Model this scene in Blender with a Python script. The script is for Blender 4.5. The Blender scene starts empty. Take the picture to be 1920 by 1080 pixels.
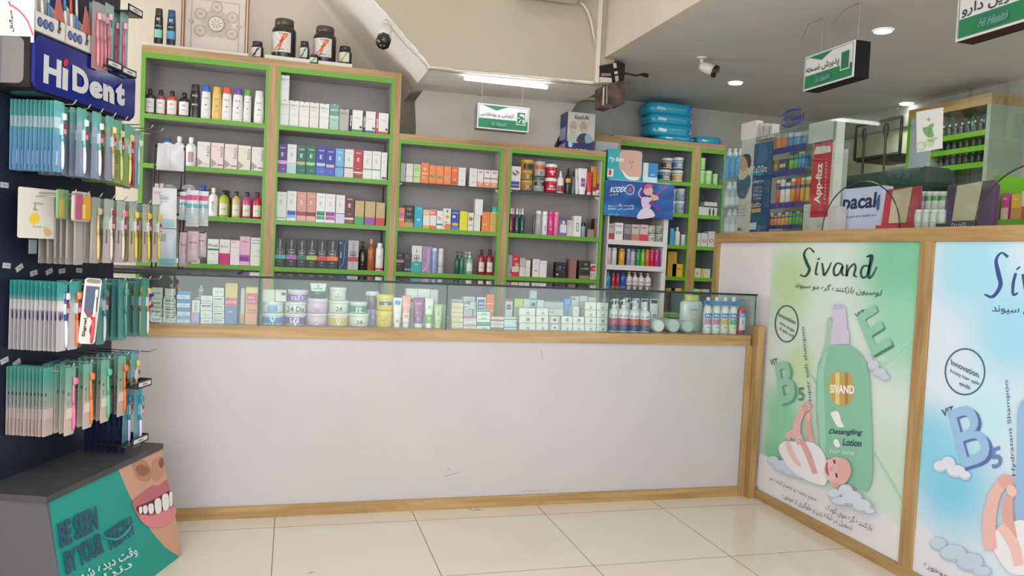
import bpy, math, random
from mathutils import Vector, Matrix
random.seed(7)
SC = bpy.context.scene
COL = SC.collection
# ---------------- camera (solved from the vanishing points of tiles, counter and shelves) ----------------
F, YAW, PIT, ROLL, EYE = 1456.2, math.radians(15.99), math.radians(-2.404), math.radians(2.719), 1.3
_f = Vector((math.sin(YAW)*math.cos(PIT), math.cos(YAW)*math.cos(PIT), math.sin(PIT)))
_r = Vector((math.cos(YAW), -math.sin(YAW), 0)); _u = _r.cross(_f)
_r2 = _r*math.cos(ROLL)+_u*math.sin(ROLL); _u2 = -_r*math.sin(ROLL)+_u*math.cos(ROLL)
O = Vector((0, 0, EYE))
cd = bpy.data.cameras.new('camera'); cam = bpy.data.objects.new('camera', cd); COL.objects.link(cam)
cam.matrix_world = Matrix(((_r2.x, _u2.x, -_f.x, 0), (_r2.y, _u2.y, -_f.y, 0), (_r2.z, _u2.z, -_f.z, EYE), (0, 0, 0, 1)))
cd.sensor_width = 36; cd.lens = F/1920*36; cd.clip_start = 0.02
SC.camera = cam
# ---------------- world, daylight through the open shop front, exposure ----------------
W = bpy.data.worlds.new('daylight'); SC.world = W; W.use_nodes = True
W.node_tree.nodes['Background'].inputs[0].default_value = (0.86, 0.93, 1.0, 1)
W.node_tree.nodes['Background'].inputs[1].default_value = 0.9
SC.view_settings.view_transform = 'Standard'; SC.view_settings.look = 'None'
SC.view_settings.exposure = 0.28; SC.view_settings.gamma = 1
SC.cycles.max_bounces = 7; SC.cycles.diffuse_bounces = 4; SC.cycles.transparent_max_bounces = 16
SC.cycles.caustics_reflective = False; SC.cycles.caustics_refractive = False
SC.cycles.use_denoising = True; SC.cycles.sample_clamp_indirect = 5

def area(name, loc, look, sx, sy, power, col=(1, 1, 1)):
    l = bpy.data.lights.new(name, 'AREA'); l.shape = 'RECTANGLE'; l.size = sx; l.size_y = sy; l.energy = power; l.color = col
    o = bpy.data.objects.new(name, l); COL.objects.link(o); o.location = loc
    o.rotation_euler = (Vector(look)-Vector(loc)).to_track_quat('-Z', 'Y').to_euler(); return o
area('daylight_from_shop_front', (1.1, -1.35, 1.75), (1.2, 5, 1.8), 6.6, 2.9, 106, (0.97, 0.98, 1.0))
area('added_soffit_uplight', (-1.3, -0.6, 1.7), (0.9, 5.2, 3.0), 2.6, 1.4, 62, (1.0, 0.98, 0.96))  # added uplight with no window behind it, brightens the sloped soffit
area('daylight_from_left_window', (-2.5, 4.7, 1.9), (0.7, 5.1, 2.7), 1.1, 1.8, 54, (0.98, 0.98, 1.0))
area('added_ceiling_fill', (0.2, 0.6, 4.1), (0.3, 1.9, 0), 2.2, 1.6, 50, (1.0, 0.98, 0.95))  # added unseen fill from above, lifts the floor and walls
area('added_ceiling_fill', (3.7, 2.6, 2.57), (3.7, 2.6, 0), 0.6, 0.6, 9, (1.0, 0.98, 0.95))  # added fill for the goods behind the glass partition
area('added_ceiling_fill', (3.55, 4.3, 2.57), (3.55, 4.3, 0), 0.6, 0.6, 12, (1.0, 0.98, 0.95))  # second added fill, for the far area behind the partition

def ray(px, py): return _f*F+_r2*(px-960)-_u2*(py-540)
def PL(px, py, o, n):
    D = ray(px, py); return O+D*((Vector(o)-O).dot(n)/D.dot(n))
def PX(px, py, x): return PL(px, py, (x, 0, 0), Vector((1, 0, 0)))
def PY(px, py, y): return PL(px, py, (0, y, 0), Vector((0, 1, 0)))
def PZ(px, py, z): return PL(px, py, (0, 0, z), Vector((0, 0, 1)))

# ---------------- materials ----------------
def lin(h):
    h = h.lstrip('#'); h = ''.join(c*2 for c in h) if len(h) == 3 else h
    return tuple((c/12.92 if c <= 0.04045 else ((c+0.055)/1.055)**2.4) for c in (int(h[i:i+2], 16)/255 for i in (0, 2, 4)))+(1,)
MC = {}
def mat(c, rough=0.5, metal=0, emit=0, spec=0.5):
    k = (c, rough, metal, emit, spec)
    if k in MC: return MC[k]
    m = bpy.data.materials.new('paint_'+c.strip('#')); m.use_nodes = True
    p = m.node_tree.nodes['Principled BSDF']
    p.inputs['Base Color'].default_value = lin(c); p.inputs['Roughness'].default_value = rough; p.inputs['Metallic'].default_value = metal
    p.inputs['Specular IOR Level'].default_value = spec
    if emit: p.inputs['Emission Color'].default_value = lin(c); p.inputs['Emission Strength'].default_value = emit
    MC[k] = m; return m
def nodemat(name, build, rough=0.5):
    m = bpy.data.materials.new(name); m.use_nodes = True; nt = m.node_tree; p = nt.nodes['Principled BSDF']
    p.inputs['Roughness'].default_value = rough
    build(nt, p); return m
def N(nt, t, **kw):
    n = nt.nodes.new(t)
    for k, v in kw.items():
        if k.startswith('i_'): n.inputs[k[2:].replace('_', ' ')].default_value = v
        else: setattr(n, k, v)
    return n
def coords(nt, scale=(1, 1, 1), loc=(0, 0, 0)):
    g = N(nt, 'ShaderNodeNewGeometry'); mp = N(nt, 'ShaderNodeMapping'); mp.inputs['Scale'].default_value = scale; mp.inputs['Location'].default_value = loc
    nt.links.new(g.outputs['Position'], mp.inputs['Vector']); return mp.outputs['Vector']
def ramp(nt, fac, stops):
    r = N(nt, 'ShaderNodeValToRGB'); e = r.color_ramp.elements
    while len(e) < len(stops): e.new(0.5)
    for x, (p, c) in zip(e, stops): x.position = p; x.color = lin(c)
    nt.links.new(fac, r.inputs['Fac']); return r.outputs['Color']
def wood(axis, a='a07f50', b='af9063', c='8d6c43'):
    def f(nt, p):
        s = {'x': (1.6, 26, 26), 'y': (26, 1.6, 26), 'z': (26, 26, 1.6)}[axis]
        n = N(nt, 'ShaderNodeTexNoise', i_Scale=1.0, i_Detail=6.0, i_Roughness=0.65, i_Distortion=0.9); nt.links.new(coords(nt, s), n.inputs['Vector'])
        col = ramp(nt, n.outputs['Fac'], [(0.3, c), (0.47, a), (0.62, b), (0.8, a)])
        nt.links.new(col, p.inputs['Base Color'])
        bp = N(nt, 'ShaderNodeBump', i_Strength=0.08, i_Distance=0.002); nt.links.new(n.outputs['Fac'], bp.inputs['Height']); nt.links.new(bp.outputs['Normal'], p.inputs['Normal'])
    return nodemat('oak_veneer_'+axis, f, 0.42)
WX, WY, WZ = wood('x'), wood('y'), wood('z')
def mottled(name, c1, c2, scale=1.5, rough=0.6, bump=0.0):
    def f(nt, p):
        n = N(nt, 'ShaderNodeTexNoise', i_Scale=scale, i_Detail=5.0, i_Roughness=0.6); nt.links.new(coords(nt), n.inputs['Vector'])
        nt.links.new(ramp(nt, n.outputs['Fac'], [(0.35, c1), (0.65, c2)]), p.inputs['Base Color'])
        if bump:
            n2 = N(nt, 'ShaderNodeTexNoise', i_Scale=scale*14, i_Detail=4.0); nt.links.new(coords(nt), n2.inputs['Vector'])
            bp = N(nt, 'ShaderNodeBump', i_Strength=bump, i_Distance=0.004); nt.links.new(n2.outputs['Fac'], bp.inputs['Height']); nt.links.new(bp.outputs['Normal'], p.inputs['Normal'])
    return nodemat(name, f, rough)
def tilemat():
    def f(nt, p):
        g = coords(nt, (1, 1, 1), (0.03, -0.385, 0))
        b = N(nt, 'ShaderNodeTexBrick', offset=0.0, squash=1.0, i_Scale=1.0, i_Mortar_Size=0.0022, i_Mortar_Smooth=0.1, i_Bias=0.0, i_Brick_Width=0.6567, i_Row_Height=0.6567)
        nt.links.new(g, b.inputs['Vector'])
        n = N(nt, 'ShaderNodeTexNoise', i_Scale=0.9, i_Detail=6.0, i_Roughness=0.55, i_Distortion=0.6); nt.links.new(g, n.inputs['Vector'])
        c1 = ramp(nt, n.outputs['Fac'], [(0.3, 'd3c8b6'), (0.5, 'dbd1c0'), (0.7, 'd7ccb9')])
        b.inputs['Mortar'].default_value = lin('77705f'); nt.links.new(c1, b.inputs['Color1']); nt.links.new(c1, b.inputs['Color2'])
        nt.links.new(b.outputs['Color'], p.inputs['Base Color'])
    return nodemat('polished_porcelain_tiles', f, 0.13)
def glassmat(name, tint, ior=1.45, extra=0.0, rough=0.0):
    m = bpy.data.materials.new(name); m.use_nodes = True; nt = m.node_tree; nt.nodes.remove(nt.nodes['Principled BSDF'])
    t = N(nt, 'ShaderNodeBsdfTransparent'); t.inputs['Color'].default_value = lin(tint)
    g = N(nt, 'ShaderNodeBsdfGlossy', i_Roughness=rough); g.inputs['Color'].default_value = (0.95, 1, 0.98, 1)
    fr = N(nt, 'ShaderNodeFresnel'); mx = N(nt, 'ShaderNodeMixShader')
    ge = N(nt, 'ShaderNodeNewGeometry'); mi = N(nt, 'ShaderNodeMapRange'); mi.inputs['To Min'].default_value = ior; mi.inputs['To Max'].default_value = 1/ior
    nt.links.new(ge.outputs['Backfacing'], mi.inputs['Value']); nt.links.new(mi.outputs[0], fr.inputs['IOR'])
    ad = N(nt, 'ShaderNodeMath', operation='ADD', use_clamp=True); ad.inputs[1].default_value = extra
    nt.links.new(fr.outputs[0], ad.inputs[0]); nt.links.new(ad.outputs[0], mx.inputs[0]); nt.links.new(t.outputs[0], mx.inputs[1]); nt.links.new(g.outputs[0], mx.inputs[2])
    nt.links.new(mx.outputs[0], nt.nodes['Material Output'].inputs['Surface']); return m
GLASS = glassmat('clear_glass', 'f7fbfa'); GLASS_EDGE = mat('0b211f', 0.55); GLASSP = glassmat('partition_glass', 'f4f7f4', 1.22, 0.015)
FILM = glassmat('clear_plastic_film', 'eef4f4', 1.4, 0.06, 0.12)

# ---------------- text glyphs ----------------
AR = {'ا': (0xFE8D, 0xFE8E, 0, 0), 'آ': (0xFE81, 0xFE82, 0, 0), 'ب': 0xFE8F, 'پ': 0xFB56, 'ت': 0xFE95, 'ث': 0xFE99, 'ج': 0xFE9D, 'چ': 0xFB7A, 'ح': 0xFEA1, 'خ': 0xFEA5,
      'د': (0xFEA9, 0xFEAA, 0, 0), 'ذ': (0xFEAB, 0xFEAC, 0, 0), 'ر': (0xFEAD, 0xFEAE, 0, 0), 'ز': (0xFEAF, 0xFEB0, 0, 0), 'س': 0xFEB1, 'ش': 0xFEB5, 'ف': 0xFED1, 'ق': 0xFED5,
      'ک': 0xFB8E, 'گ': 0xFB92, 'ل': 0xFEDD, 'م': 0xFEE1, 'ن': 0xFEE5, 'و': (0xFEED, 0xFEEE, 0, 0), 'ه': 0xFEE9, 'ی': 0xFBFC, 'ع': 0xFEC9, 'ض': 0xFEBD}
def fa(s):
    out = []; prev = False
    for i, ch in enumerate(s):
        if ch not in AR:
            out.append(ch); prev = ch == 'ـ'; continue
        a = AR[ch]; a = a if isinstance(a, tuple) else (a, a+1, a+2, a+3)
        nxt = i+1 < len(s) and (s[i+1] in AR or s[i+1] == 'ـ') and a[2]
        if prev and nxt: g = a[3]
        elif prev: g = a[1]
        elif nxt: g = a[2]
        else: g = a[0]
        out.append(chr(g)); prev = bool(a[2]) and bool(nxt)
    return ''.join(reversed(out))
TC = {}
LEGIBLE = {'FULICA', 'CERITA', 'OPTOLITE', 'ALGOMED', 'ORTIMED', 'E', 'LM', 'SUN', 'DX', 'CC', '3', 'X', 'Bencer', 'TOTAL 8', '24', '24 Da', 'Sini', 'Sirius', 'Biomaxi', 'LUTONELLA', 'IE', '150', 'HiDent', 'Signal', '50+',
           'App-fizz', 'pacal', 'Hi Health', 'KODEX', '0.03', 'My Baby', 'EasyLife', 'L', 'C', 'R', 'XR', 'THERISA', 'V', 'PUMP', 'ON', 'E', 'B', '5', 'H', 'D', 'e', 'n', 't', 'ı', 'VIT', 'SIVAND', 'Detangling', 'Lotion', 'Hair Spray',
           'super soft shampoo', 'Hydratant Shampoo', 'Innovation', 'Anti tangle', '& split ends', 'Frizzy hair split', 'ends', 'BE SEEN', 'BY YOUR', 'TEETH', 'kodex', 'SPF', 'LIGHT', 'MEN', 'ARGAN', 'LOTION', '+', '*', '—', 'o', 'i', 'A', 'Cell', '100', '48', 'F', 'U'}
def scribble(s):   # print too small to read in the photo: a row of short strokes the length of the word
    rnd = random.Random(s); vs, fs, x = [], [], 0.0
    for ch in s:
        if ch == ' ': x += .3; continue
        h = .5 if ch in 'acemnorsuvwxz' else .72; w = .16; k = len(vs)
        vs += [(x, 0), (x+w, 0), (x+w, h), (x, h)]; fs.append((k, k+1, k+2, k+3))
        if rnd.random() < .6: k = len(vs); vs += [(x+w, h*.75), (x+.38, h*.75), (x+.38, h), (x+w, h)]; fs.append((k, k+1, k+2, k+3))
        if rnd.random() < .5: k = len(vs); vs += [(x+w, 0), (x+.38, 0), (x+.38, .14), (x+w, .14)]; fs.append((k, k+1, k+2, k+3))
        x += .5
    return vs, fs, (0, max(x-.12, .1), 0, .72)
def glyphs(s, bold=0.0, res=3):
    k = (s, bold, res)
    if k not in TC and s not in LEGIBLE and all(ord(c) < 0x600 for c in s): TC[k] = scribble(s)
    if k not in TC:
        c = bpy.data.curves.new('t', 'FONT'); c.body = s; c.resolution_u = res; c.offset = bold
        o = bpy.data.objects.new('t', c); COL.objects.link(o); bpy.context.view_layer.update()
        me = bpy.data.meshes.new_from_object(o.evaluated_get(bpy.context.evaluated_depsgraph_get()))
        vs = [(v.co.x, v.co.y) for v in me.vertices]; fs = [tuple(p.vertices) for p in me.polygons]
        bpy.data.objects.remove(o); bpy.data.curves.remove(c); bpy.data.meshes.remove(me)
        if not vs: vs = [(0, 0)]
        xs = [v[0] for v in vs]; ys = [v[1] for v in vs]
        TC[k] = (vs, fs, (min(xs), max(xs), min(ys), max(ys)))
    return TC[k]

# ---------------- mesh builder: collects shapes and links them as ONE mesh ----------------
class B:
    def __init__(s): s.v = []; s.f = []; s.mi = []; s.mt = []; s.sm = []
    def _m(s, m):
        if isinstance(m, str): m = mat(m)
        if m not in s.mt: s.mt.append(m)
        return s.mt.index(m)
    def add(s, vs, fs, m, smooth=False):
        o = len(s.v); s.v += [tuple(v) for v in vs]; i = s._m(m)
        for f in fs: s.f.append(tuple(o+k for k in f)); s.mi.append(i); s.sm.append(smooth)
        return s
    def box(s, x0, x1, y0, y1, z0, z1, m):
        return s.add([(x, y, z) for x in (x0, x1) for y in (y0, y1) for z in (z0, z1)],
                     [(0, 1, 3, 2), (4, 6, 7, 5), (0, 4, 5, 1), (2, 3, 7, 6), (0, 2, 6, 4), (1, 5, 7, 3)], m)
    def rbox(s, x0, x1, y0, y1, z0, z1, m, r=0.004, ax='z', n=3):  # box rounded about one axis
        if ax == 'z': U = (x0, x1, y0, y1); L = (z0, z1); mk = lambda a, b, c: (a, b, c)
        elif ax == 'y': U = (x0, x1, z0, z1); L = (y0, y1); mk = lambda a, b, c: (a, c, b)
        else: U = (y0, y1, z0, z1); L = (x0, x1); mk = lambda a, b, c: (c, a, b)
        r = min(r, (U[1]-U[0])/2.01, (U[3]-U[2])/2.01); pts = []
        for cx, cy, a0 in ((U[1]-r, U[3]-r, 0), (U[0]+r, U[3]-r, 90), (U[0]+r, U[2]+r, 180), (U[1]-r, U[2]+r, 270)):
            for k in range(n+1):
                a = math.radians(a0+90*k/n); pts.append((cx+r*math.cos(a), cy+r*math.sin(a)))
        q = len(pts); vs = [mk(a, b, L[0]) for a, b in pts]+[mk(a, b, L[1]) for a, b in pts]
        fl = ax == 'y'
        fs = [tuple(range(q))[::1 if fl else -1], tuple(range(q, 2*q))[::-1 if fl else 1]]+[((i, i+q, (i+1) % q+q, (i+1) % q) if fl else (i, (i+1) % q, (i+1) % q+q, i+q)) for i in range(q)]
        return s.add(vs, fs, m)
    def lathe(s, prof, m, n=20, sx=1, sy=1, cx=0, cy=0, cz=0, smooth=True, a0=0, a1=360, caps=True):
        full = a1-a0 >= 360; k = n if full else n+1; vs = []; fs = []
        for r, z in prof:
            for i in range(k):
                a = math.radians(a0+(a1-a0)*i/n); vs.append((cx+r*sx*math.cos(a), cy+r*sy*math.sin(a), cz+z))
        for j in range(len(prof)-1):
            for i in range(n):
                i2 = (i+1) % k; fs.append((j*k+i, j*k+i2, (j+1)*k+i2, (j+1)*k+i))
        s.add(vs, fs, m, smooth)
        if caps and full:
            for j, rev in ((0, True), (len(prof)-1, False)):
                if prof[j][0] > 1e-5: s.add(vs[j*k:(j+1)*k], [tuple(range(k))[::-1 if rev else 1]], m)
        return s
    def prism(s, pts, o, a, b, d, m):  # polygon in frame (o,a,b) pushed along d
        o, a, b, d = Vector(o), Vector(a), Vector(b), Vector(d); q = len(pts)
        P = [o+a*x+b*y for x, y in pts]; P2 = [p+d for p in P]
        return s.add(P+P2, [tuple(range(q)), tuple(range(q, 2*q))[::-1]]+[(i, i+q, (i+1) % q+q, (i+1) % q) for i in range(q)], m)
    def tube(s, path, r, m, n=8, closed=False):
        path = [Vector(p) for p in path]; vs = []; fs = []; L = len(path)
        for i, p in enumerate(path):
            t = (path[min(i+1, L-1)]-path[max(i-1, 0)]).normalized()
            up = Vector((0, 0, 1)) if abs(t.z) < 0.9 else Vector((0, 1, 0)); a = t.cross(up).normalized(); b = a.cross(t)
            rr = r[i] if isinstance(r, (list, tuple)) else r
            for k in range(n): an = 2*math.pi*k/n; vs.append(p+a*rr*math.cos(an)+b*rr*math.sin(an))
        for i in range(L-1):
            for k in range(n): fs.append((i*n+k, i*n+(k+1) % n, (i+1)*n+(k+1) % n, (i+1)*n+k))
        fs += [tuple(range(n))[::-1], tuple(range((L-1)*n, L*n))]
        return s.add(vs, fs, m, True)
    def text(s, t, cx, cz, h, m, y=0.0, w=None, rot=0, bold=0.0, shear=0.0, curve=0):  # centred, facing -Y
        vs, fs, (x0, x1, y0, y1) = glyphs(t, bold); k = h/max(y1-y0, 1e-3)
        kx = k
        if w and (x1-x0)*k > w: kx = w/(x1-x0)
        ca, sa = math.cos(math.radians(rot)), math.sin(math.radians(rot)); out = []
        for x, z in vs:
            a = (x-(x0+x1)/2)*kx+(z-(y0+y1)/2)*k*shear; b = (z-(y0+y1)/2)*k
            px, pz = cx+a*ca-b*sa, cz+a*sa+b*ca
            yy = y
            if curve: yy = y+curve-math.sqrt(max(curve*curve-px*px, 0))
            out.append((px, yy, pz))
        return s.add(out, fs, m)
    def make(s, name, parent=None, loc=(0, 0, 0), rotz=0):
        me = bpy.data.meshes.new(name); me.from_pydata(s.v, [], s.f)
        for m in s.mt: me.materials.append(m)
        me.polygons.foreach_set('material_index', s.mi); me.polygons.foreach_set('use_smooth', s.sm); me.update()
        o = bpy.data.objects.new(name, me); COL.objects.link(o)
        if parent: o.parent = parent
        o.location = loc; o.rotation_euler = (0, 0, rotz); return o

def empty(name, loc=(0, 0, 0), rotz=0):
    o = bpy.data.objects.new(name, None); COL.objects.link(o); o.location = loc; o.rotation_euler = (0, 0, rotz); o.empty_display_size = 0.02; return o
def tag(o, label, cat, group=None):
    o['label'] = label; o['category'] = cat
    if group: o['group'] = group
    return o
def struct(o, label=None):
    o['kind'] = 'structure'
    if label: o['label'] = label
    return o

class Print:  # flat artwork laid on a real surface: pixels of the photo are mapped onto that surface, layers 0.25 mm apart
    def __init__(s, b, f, n, dy=0.00025): s.b = b; s.f = f; s.n = Vector(n); s.k = 1; s.dy = dy
    def _p(s, q): return s.f(*q)+s.n*(s.dy*s.k)
    def poly(s, pts, m): s.b.add([s._p(p) for p in pts], [tuple(range(len(pts)))], m); s.k += 1; return s
    def smooth(s, pts, m, n=5):
        q = len(pts); out = []
        for i in range(q):
            p0, p1, p2, p3 = [pts[(i+j-1) % q] for j in range(4)]
            for t in range(n):
                t = t/n; out.append(tuple(0.5*((2*p1[c])+(-p0[c]+p2[c])*t+(2*p0[c]-5*p1[c]+4*p2[c]-p3[c])*t*t+(-p0[c]+3*p1[c]-3*p2[c]+p3[c])*t**3) for c in (0, 1)))
        return s.poly(out, m)
    def ell(s, cx, cy, rx, ry, m, rot=0, n=22):
        c, d = math.cos(math.radians(rot)), math.sin(math.radians(rot))
        return s.poly([(cx+rx*math.cos(a)*c-ry*math.sin(a)*d, cy+rx*math.cos(a)*d+ry*math.sin(a)*c) for a in [2*math.pi*i/n for i in range(n)]], m)
    def line(s, pts, w, m, sm=True):  # ribbon, w may be a list of widths
        if sm and len(pts) > 2:
            o = []; ws = w if isinstance(w, (list, tuple)) else [w]*len(pts); wo = []
            for i in range(len(pts)-1):
                p0, p1, p2, p3 = pts[max(i-1, 0)], pts[i], pts[i+1], pts[min(i+2, len(pts)-1)]
                for t in range(6):
                    t = t/6; wo.append(ws[i]*(1-t)+ws[i+1]*t)
                    o.append(tuple(0.5*((2*p1[c])+(-p0[c]+p2[c])*t+(2*p0[c]-5*p1[c]+4*p2[c]-p3[c])*t*t+(-p0[c]+3*p1[c]-3*p2[c]+p3[c])*t**3) for c in (0, 1)))
            o.append(pts[-1]); wo.append(ws[-1]); pts, w = o, wo
        ws = w if isinstance(w, (list, tuple)) else [w]*len(pts); L, R = [], []
        for i, p in enumerate(pts):
            a, c = pts[max(i-1, 0)], pts[min(i+1, len(pts)-1)]; dx, dy = c[0]-a[0], c[1]-a[1]; l = math.hypot(dx, dy) or 1
            L.append((p[0]-dy/l*ws[i]/2, p[1]+dx/l*ws[i]/2)); R.append((p[0]+dy/l*ws[i]/2, p[1]-dx/l*ws[i]/2))
        n = len(pts); s.b.add([s._p(p) for p in L+R], [(i, i+1, n+i+1, n+i) for i in range(n-1)], m); s.k += 1; return s
    def text(s, t, bl, br, tl, m, bold=0.0, shear=0.0):  # text box given by bottom-left, bottom-right, top-left pixels
        vs, fs, (x0, x1, y0, y1) = glyphs(t, bold, 4)
        A, R, U = s._p(bl), s._p(br), s._p(tl); R = R-A; U = U-A
        s.b.add([A+R*((x-x0)/(x1-x0))+U*((y-y0)/(y1-y0))+R*(shear*(y-y0)/(y1-y0)) for x, y in vs], fs, m); s.k += 1; return s
# ================= the room =================
PLASTER = mottled('cream_plaster', 'c9bfae', 'd2c8b8', 1.2, 0.8, 0.12)
CEIL = mottled('ceiling_paint', 'c0bfbf', 'c8c7c7', 0.8, 0.75, 0.05)
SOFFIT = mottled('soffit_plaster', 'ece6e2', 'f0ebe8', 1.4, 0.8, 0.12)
GREYW = mottled('grey_wall_paint', 'a3a39f', 'acaca8', 0.9, 0.8)
GREENISH = mottled('pale_green_wall', 'b5b79a', 'bdbfa2', 0.9, 0.8)
struct(B().box(-2.6, 5.6, -1.6, 6.1, -0.06, 0, tilemat()).make('floor'))
struct(B().box(-2.6, 2.0, 5.9, 6.0, 0, 4.2, PLASTER).make('wall_back'))
struct(B().box(2.0, 5.6, 5.9, 6.0, 0, 2.6, GREYW).make('wall_far'))
struct(B().box(-2.7, -2.6, -1.6, 6.0, 0, 4.2, PLASTER).make('wall_left'))
struct(B().box(4.6, 4.7, -1.6, 5.9, 0, 2.6, GREENISH).make('wall_right'))
struct(B().box(-2.7, 2.0, -1.6, 6.0, 4.2, 4.3, CEIL).make('ceiling_high'))
struct(B().box(1.98, 5.6, -1.6, 6.0, 2.6, 2.7, CEIL).make('ceiling'))
struct(B().box(1.9, 1.98, -1.6, 4.75, 2.6, 4.2, PLASTER).make('wall_upper_right'))
# cove beam along the right wall
bm = B(); bm.prism([(4.531, 2.6), (4.6, 2.6), (4.6, 2.44), (4.57, 2.45), (4.54, 2.52)], (0, -1.6, 0), (1, 0, 0), (0, 0, 1), (0, 7.5, 0), GREYW)
struct(bm.make('trim_1'))
# raised floor over the back of the shop: its front, sloped stair soffit and flat soffit are one mass
p1 = PY(700, 0, 4.75); p2 = PY(806, 127, 4.75); sl = (p1.z-p2.z)/(p1.x-p2.x)
pts = [(p2.x-(4.2-p2.z)/-sl, 4.2), (p1.x, p1.z), (p2.x, p2.z), (p2.x+0.03, p2.z+0.004), (1.9, 2.44), (1.98, 2.44), (1.98, 4.2)]
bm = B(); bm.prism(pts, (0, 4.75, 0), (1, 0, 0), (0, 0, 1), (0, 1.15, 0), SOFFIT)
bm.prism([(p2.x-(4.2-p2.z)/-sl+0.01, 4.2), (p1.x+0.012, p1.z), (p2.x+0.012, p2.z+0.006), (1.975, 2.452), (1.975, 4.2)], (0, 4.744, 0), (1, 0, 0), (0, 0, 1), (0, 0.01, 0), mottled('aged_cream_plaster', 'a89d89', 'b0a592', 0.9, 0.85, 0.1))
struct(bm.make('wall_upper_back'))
# lower wall under the soffit, cut off by a curved edge on its right
Yw = 5.46
ed = [PY(x, y, Yw) for x, y in ((1128, 160), (1108, 171), (1085, 188), (1075, 203), (1064, 222), (1053, 246), (1040, 272), (1036, 285))]
lf = [PY(x, y, Yw) for x, y in ((777, 290), (780, 240), (778, 190), (806, 150))]
bm = B(); bm.prism([(v.x, min(v.z, 2.49)) for v in lf]+[(lf[-1].x, 2.5), (ed[0].x, 2.5)]+[(v.x, min(v.z, 2.48)) for v in ed], (0, Yw, 0), (1, 0, 0), (0, 0, 1), (0, 0.06, 0), mottled('grey_plaster', 'b3aca2', 'bfb8ae', 0.9, 0.85, 0.1))
for x0, y0, x1, y1 in ((926, 177, 937, 178), (1011, 186, 1030, 188), (895, 178, 904, 180)):
    a = PY(x0, y0, Yw); c = PY(x1, y1, Yw); bm.tube([a+Vector((0, -.001, 0)), c+Vector((0, -.001, 0))], 0.0025, '55504a', 5)
struct(bm.make('wall_middle'))
# cracked filler ridge along the bulkhead edge
rd = []
random.seed(3)
for i in range(41):
    t = i/40; q = (700+(806-700)*t/0.35, 0+127*t/0.35) if t < 0.35 else (806+(1122-806)*(t-.35)/.65, 127+(157-127)*(t-.35)/.65)
    v = PY(q[0], q[1], 4.742); rd.append((v.x+random.uniform(-.004, .004), 4.742, v.z+random.uniform(-.003, .005)))
bm = B(); bm.tube(rd, [0.004+0.004*random.random() for _ in rd], 'd9d2c4', 5); struct(bm.make('trim_2'))
a = PY(1124, -60, 4.73); c = PY(1118, 156, 4.73)
bm = B(); bm.box(c.x-0.016, c.x+0.012, 4.715, 4.743, c.z, 4.2, 'cfc6b6'); struct(bm.make('trim_3'))

# ================= counter with glass showcase =================
YC = 3.81; LED = 0.912
ctr = tag(empty('shop_counter', (0, YC, 0)), 'long white counter with oak frame running along the back of the shop', 'counter')
WHITE = mottled('white_laminate', 'b1adaf', 'b5b1b3', 2.5, 0.4)
bm = B(); bm.box(-1.9, 2.48, 0.012, 0.45, 0.01, LED-0.03, WHITE)
for x0, y0, x1, y1 in ((1014, 655, 1017, 672), (834, 893, 862, 885), (838, 877, 846, 882), (979, 921, 1000, 919), (995, 922, 1030, 918)):
    a = PY(x0, y0, YC+.012); c = PY(x1, y1, YC+.012); bm.tube([(a.x, .011, a.z), (c.x, .011, c.z)], 0.0009, '9f9a9e', 4)
bm.make('front_panel', ctr)
B().box(-1.9, 2.5, 0, 0.47, 0.857, LED, WX).make('ledge', ctr)
B().box(-1.9, 2.477, 0, 0.012, 0, 0.057, WX).make('kick_rail', ctr)
B().box(2.478, 2.513, -0.003, 0.4, 0, 0.857, WZ).make('end_stile', ctr)
tag(B().box(2.515, 2.5585, YC-0.045, YC+0.05, 0, 0.972, WZ).make('corner_post'), 'oak post where the long counter meets the tall poster counter', 'post')
tag(B().box(-1.25, -0.235, 3.813, 4.26, 1.1485, 1.160, '23272b').make('shelf_board'), 'dark flat board lying on the left end of the glass showcase', 'board')
gc = tag(empty('glass_showcase', (0, YC, LED)), 'long low glass display case standing on the oak counter ledge', 'display case')
GH = 0.2365
bm = B(); bm.box(-1.6, 2.525, 0, 0.44, GH-0.012, GH, GLASS); bm.make('top_pane', gc)
bm = B(); bm.box(-1.6, 2.526, -0.0018, -0.0002, GH-0.0115, GH-0.0006, GLASS_EDGE); bm.make('polished_edge', gc)
xs = [-1.6, -0.135, 0.757, 1.63, 2.515]
for i in range(4):
    B().box(xs[i]+0.004, xs[i+1]-0.004, 0.003, 0.009, 0.0005, GH-0.0125, GLASS).make('front_pane', gc)
for x in xs[1:4]:
    B().box(x-0.003, x+0.003, 0.003, 0.43, 0.0005, GH-0.0125, GLASS).make('divider', gc)
    B().box(x-0.0035, x+0.0035, 0.0005, 0.0028, 0.0005, GH-0.0125, '2d4f50').make('divider_edge', gc)
B().box(2.516, 2.522, 0.003, 0.43, 0.0005, GH-0.0125, GLASS).make('end_pane', gc)
B().box(2.5155, 2.5225, 0.0005, 0.0028, 0.0005, GH-0.0125, '2d4f50').make('divider_edge', gc)

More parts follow.
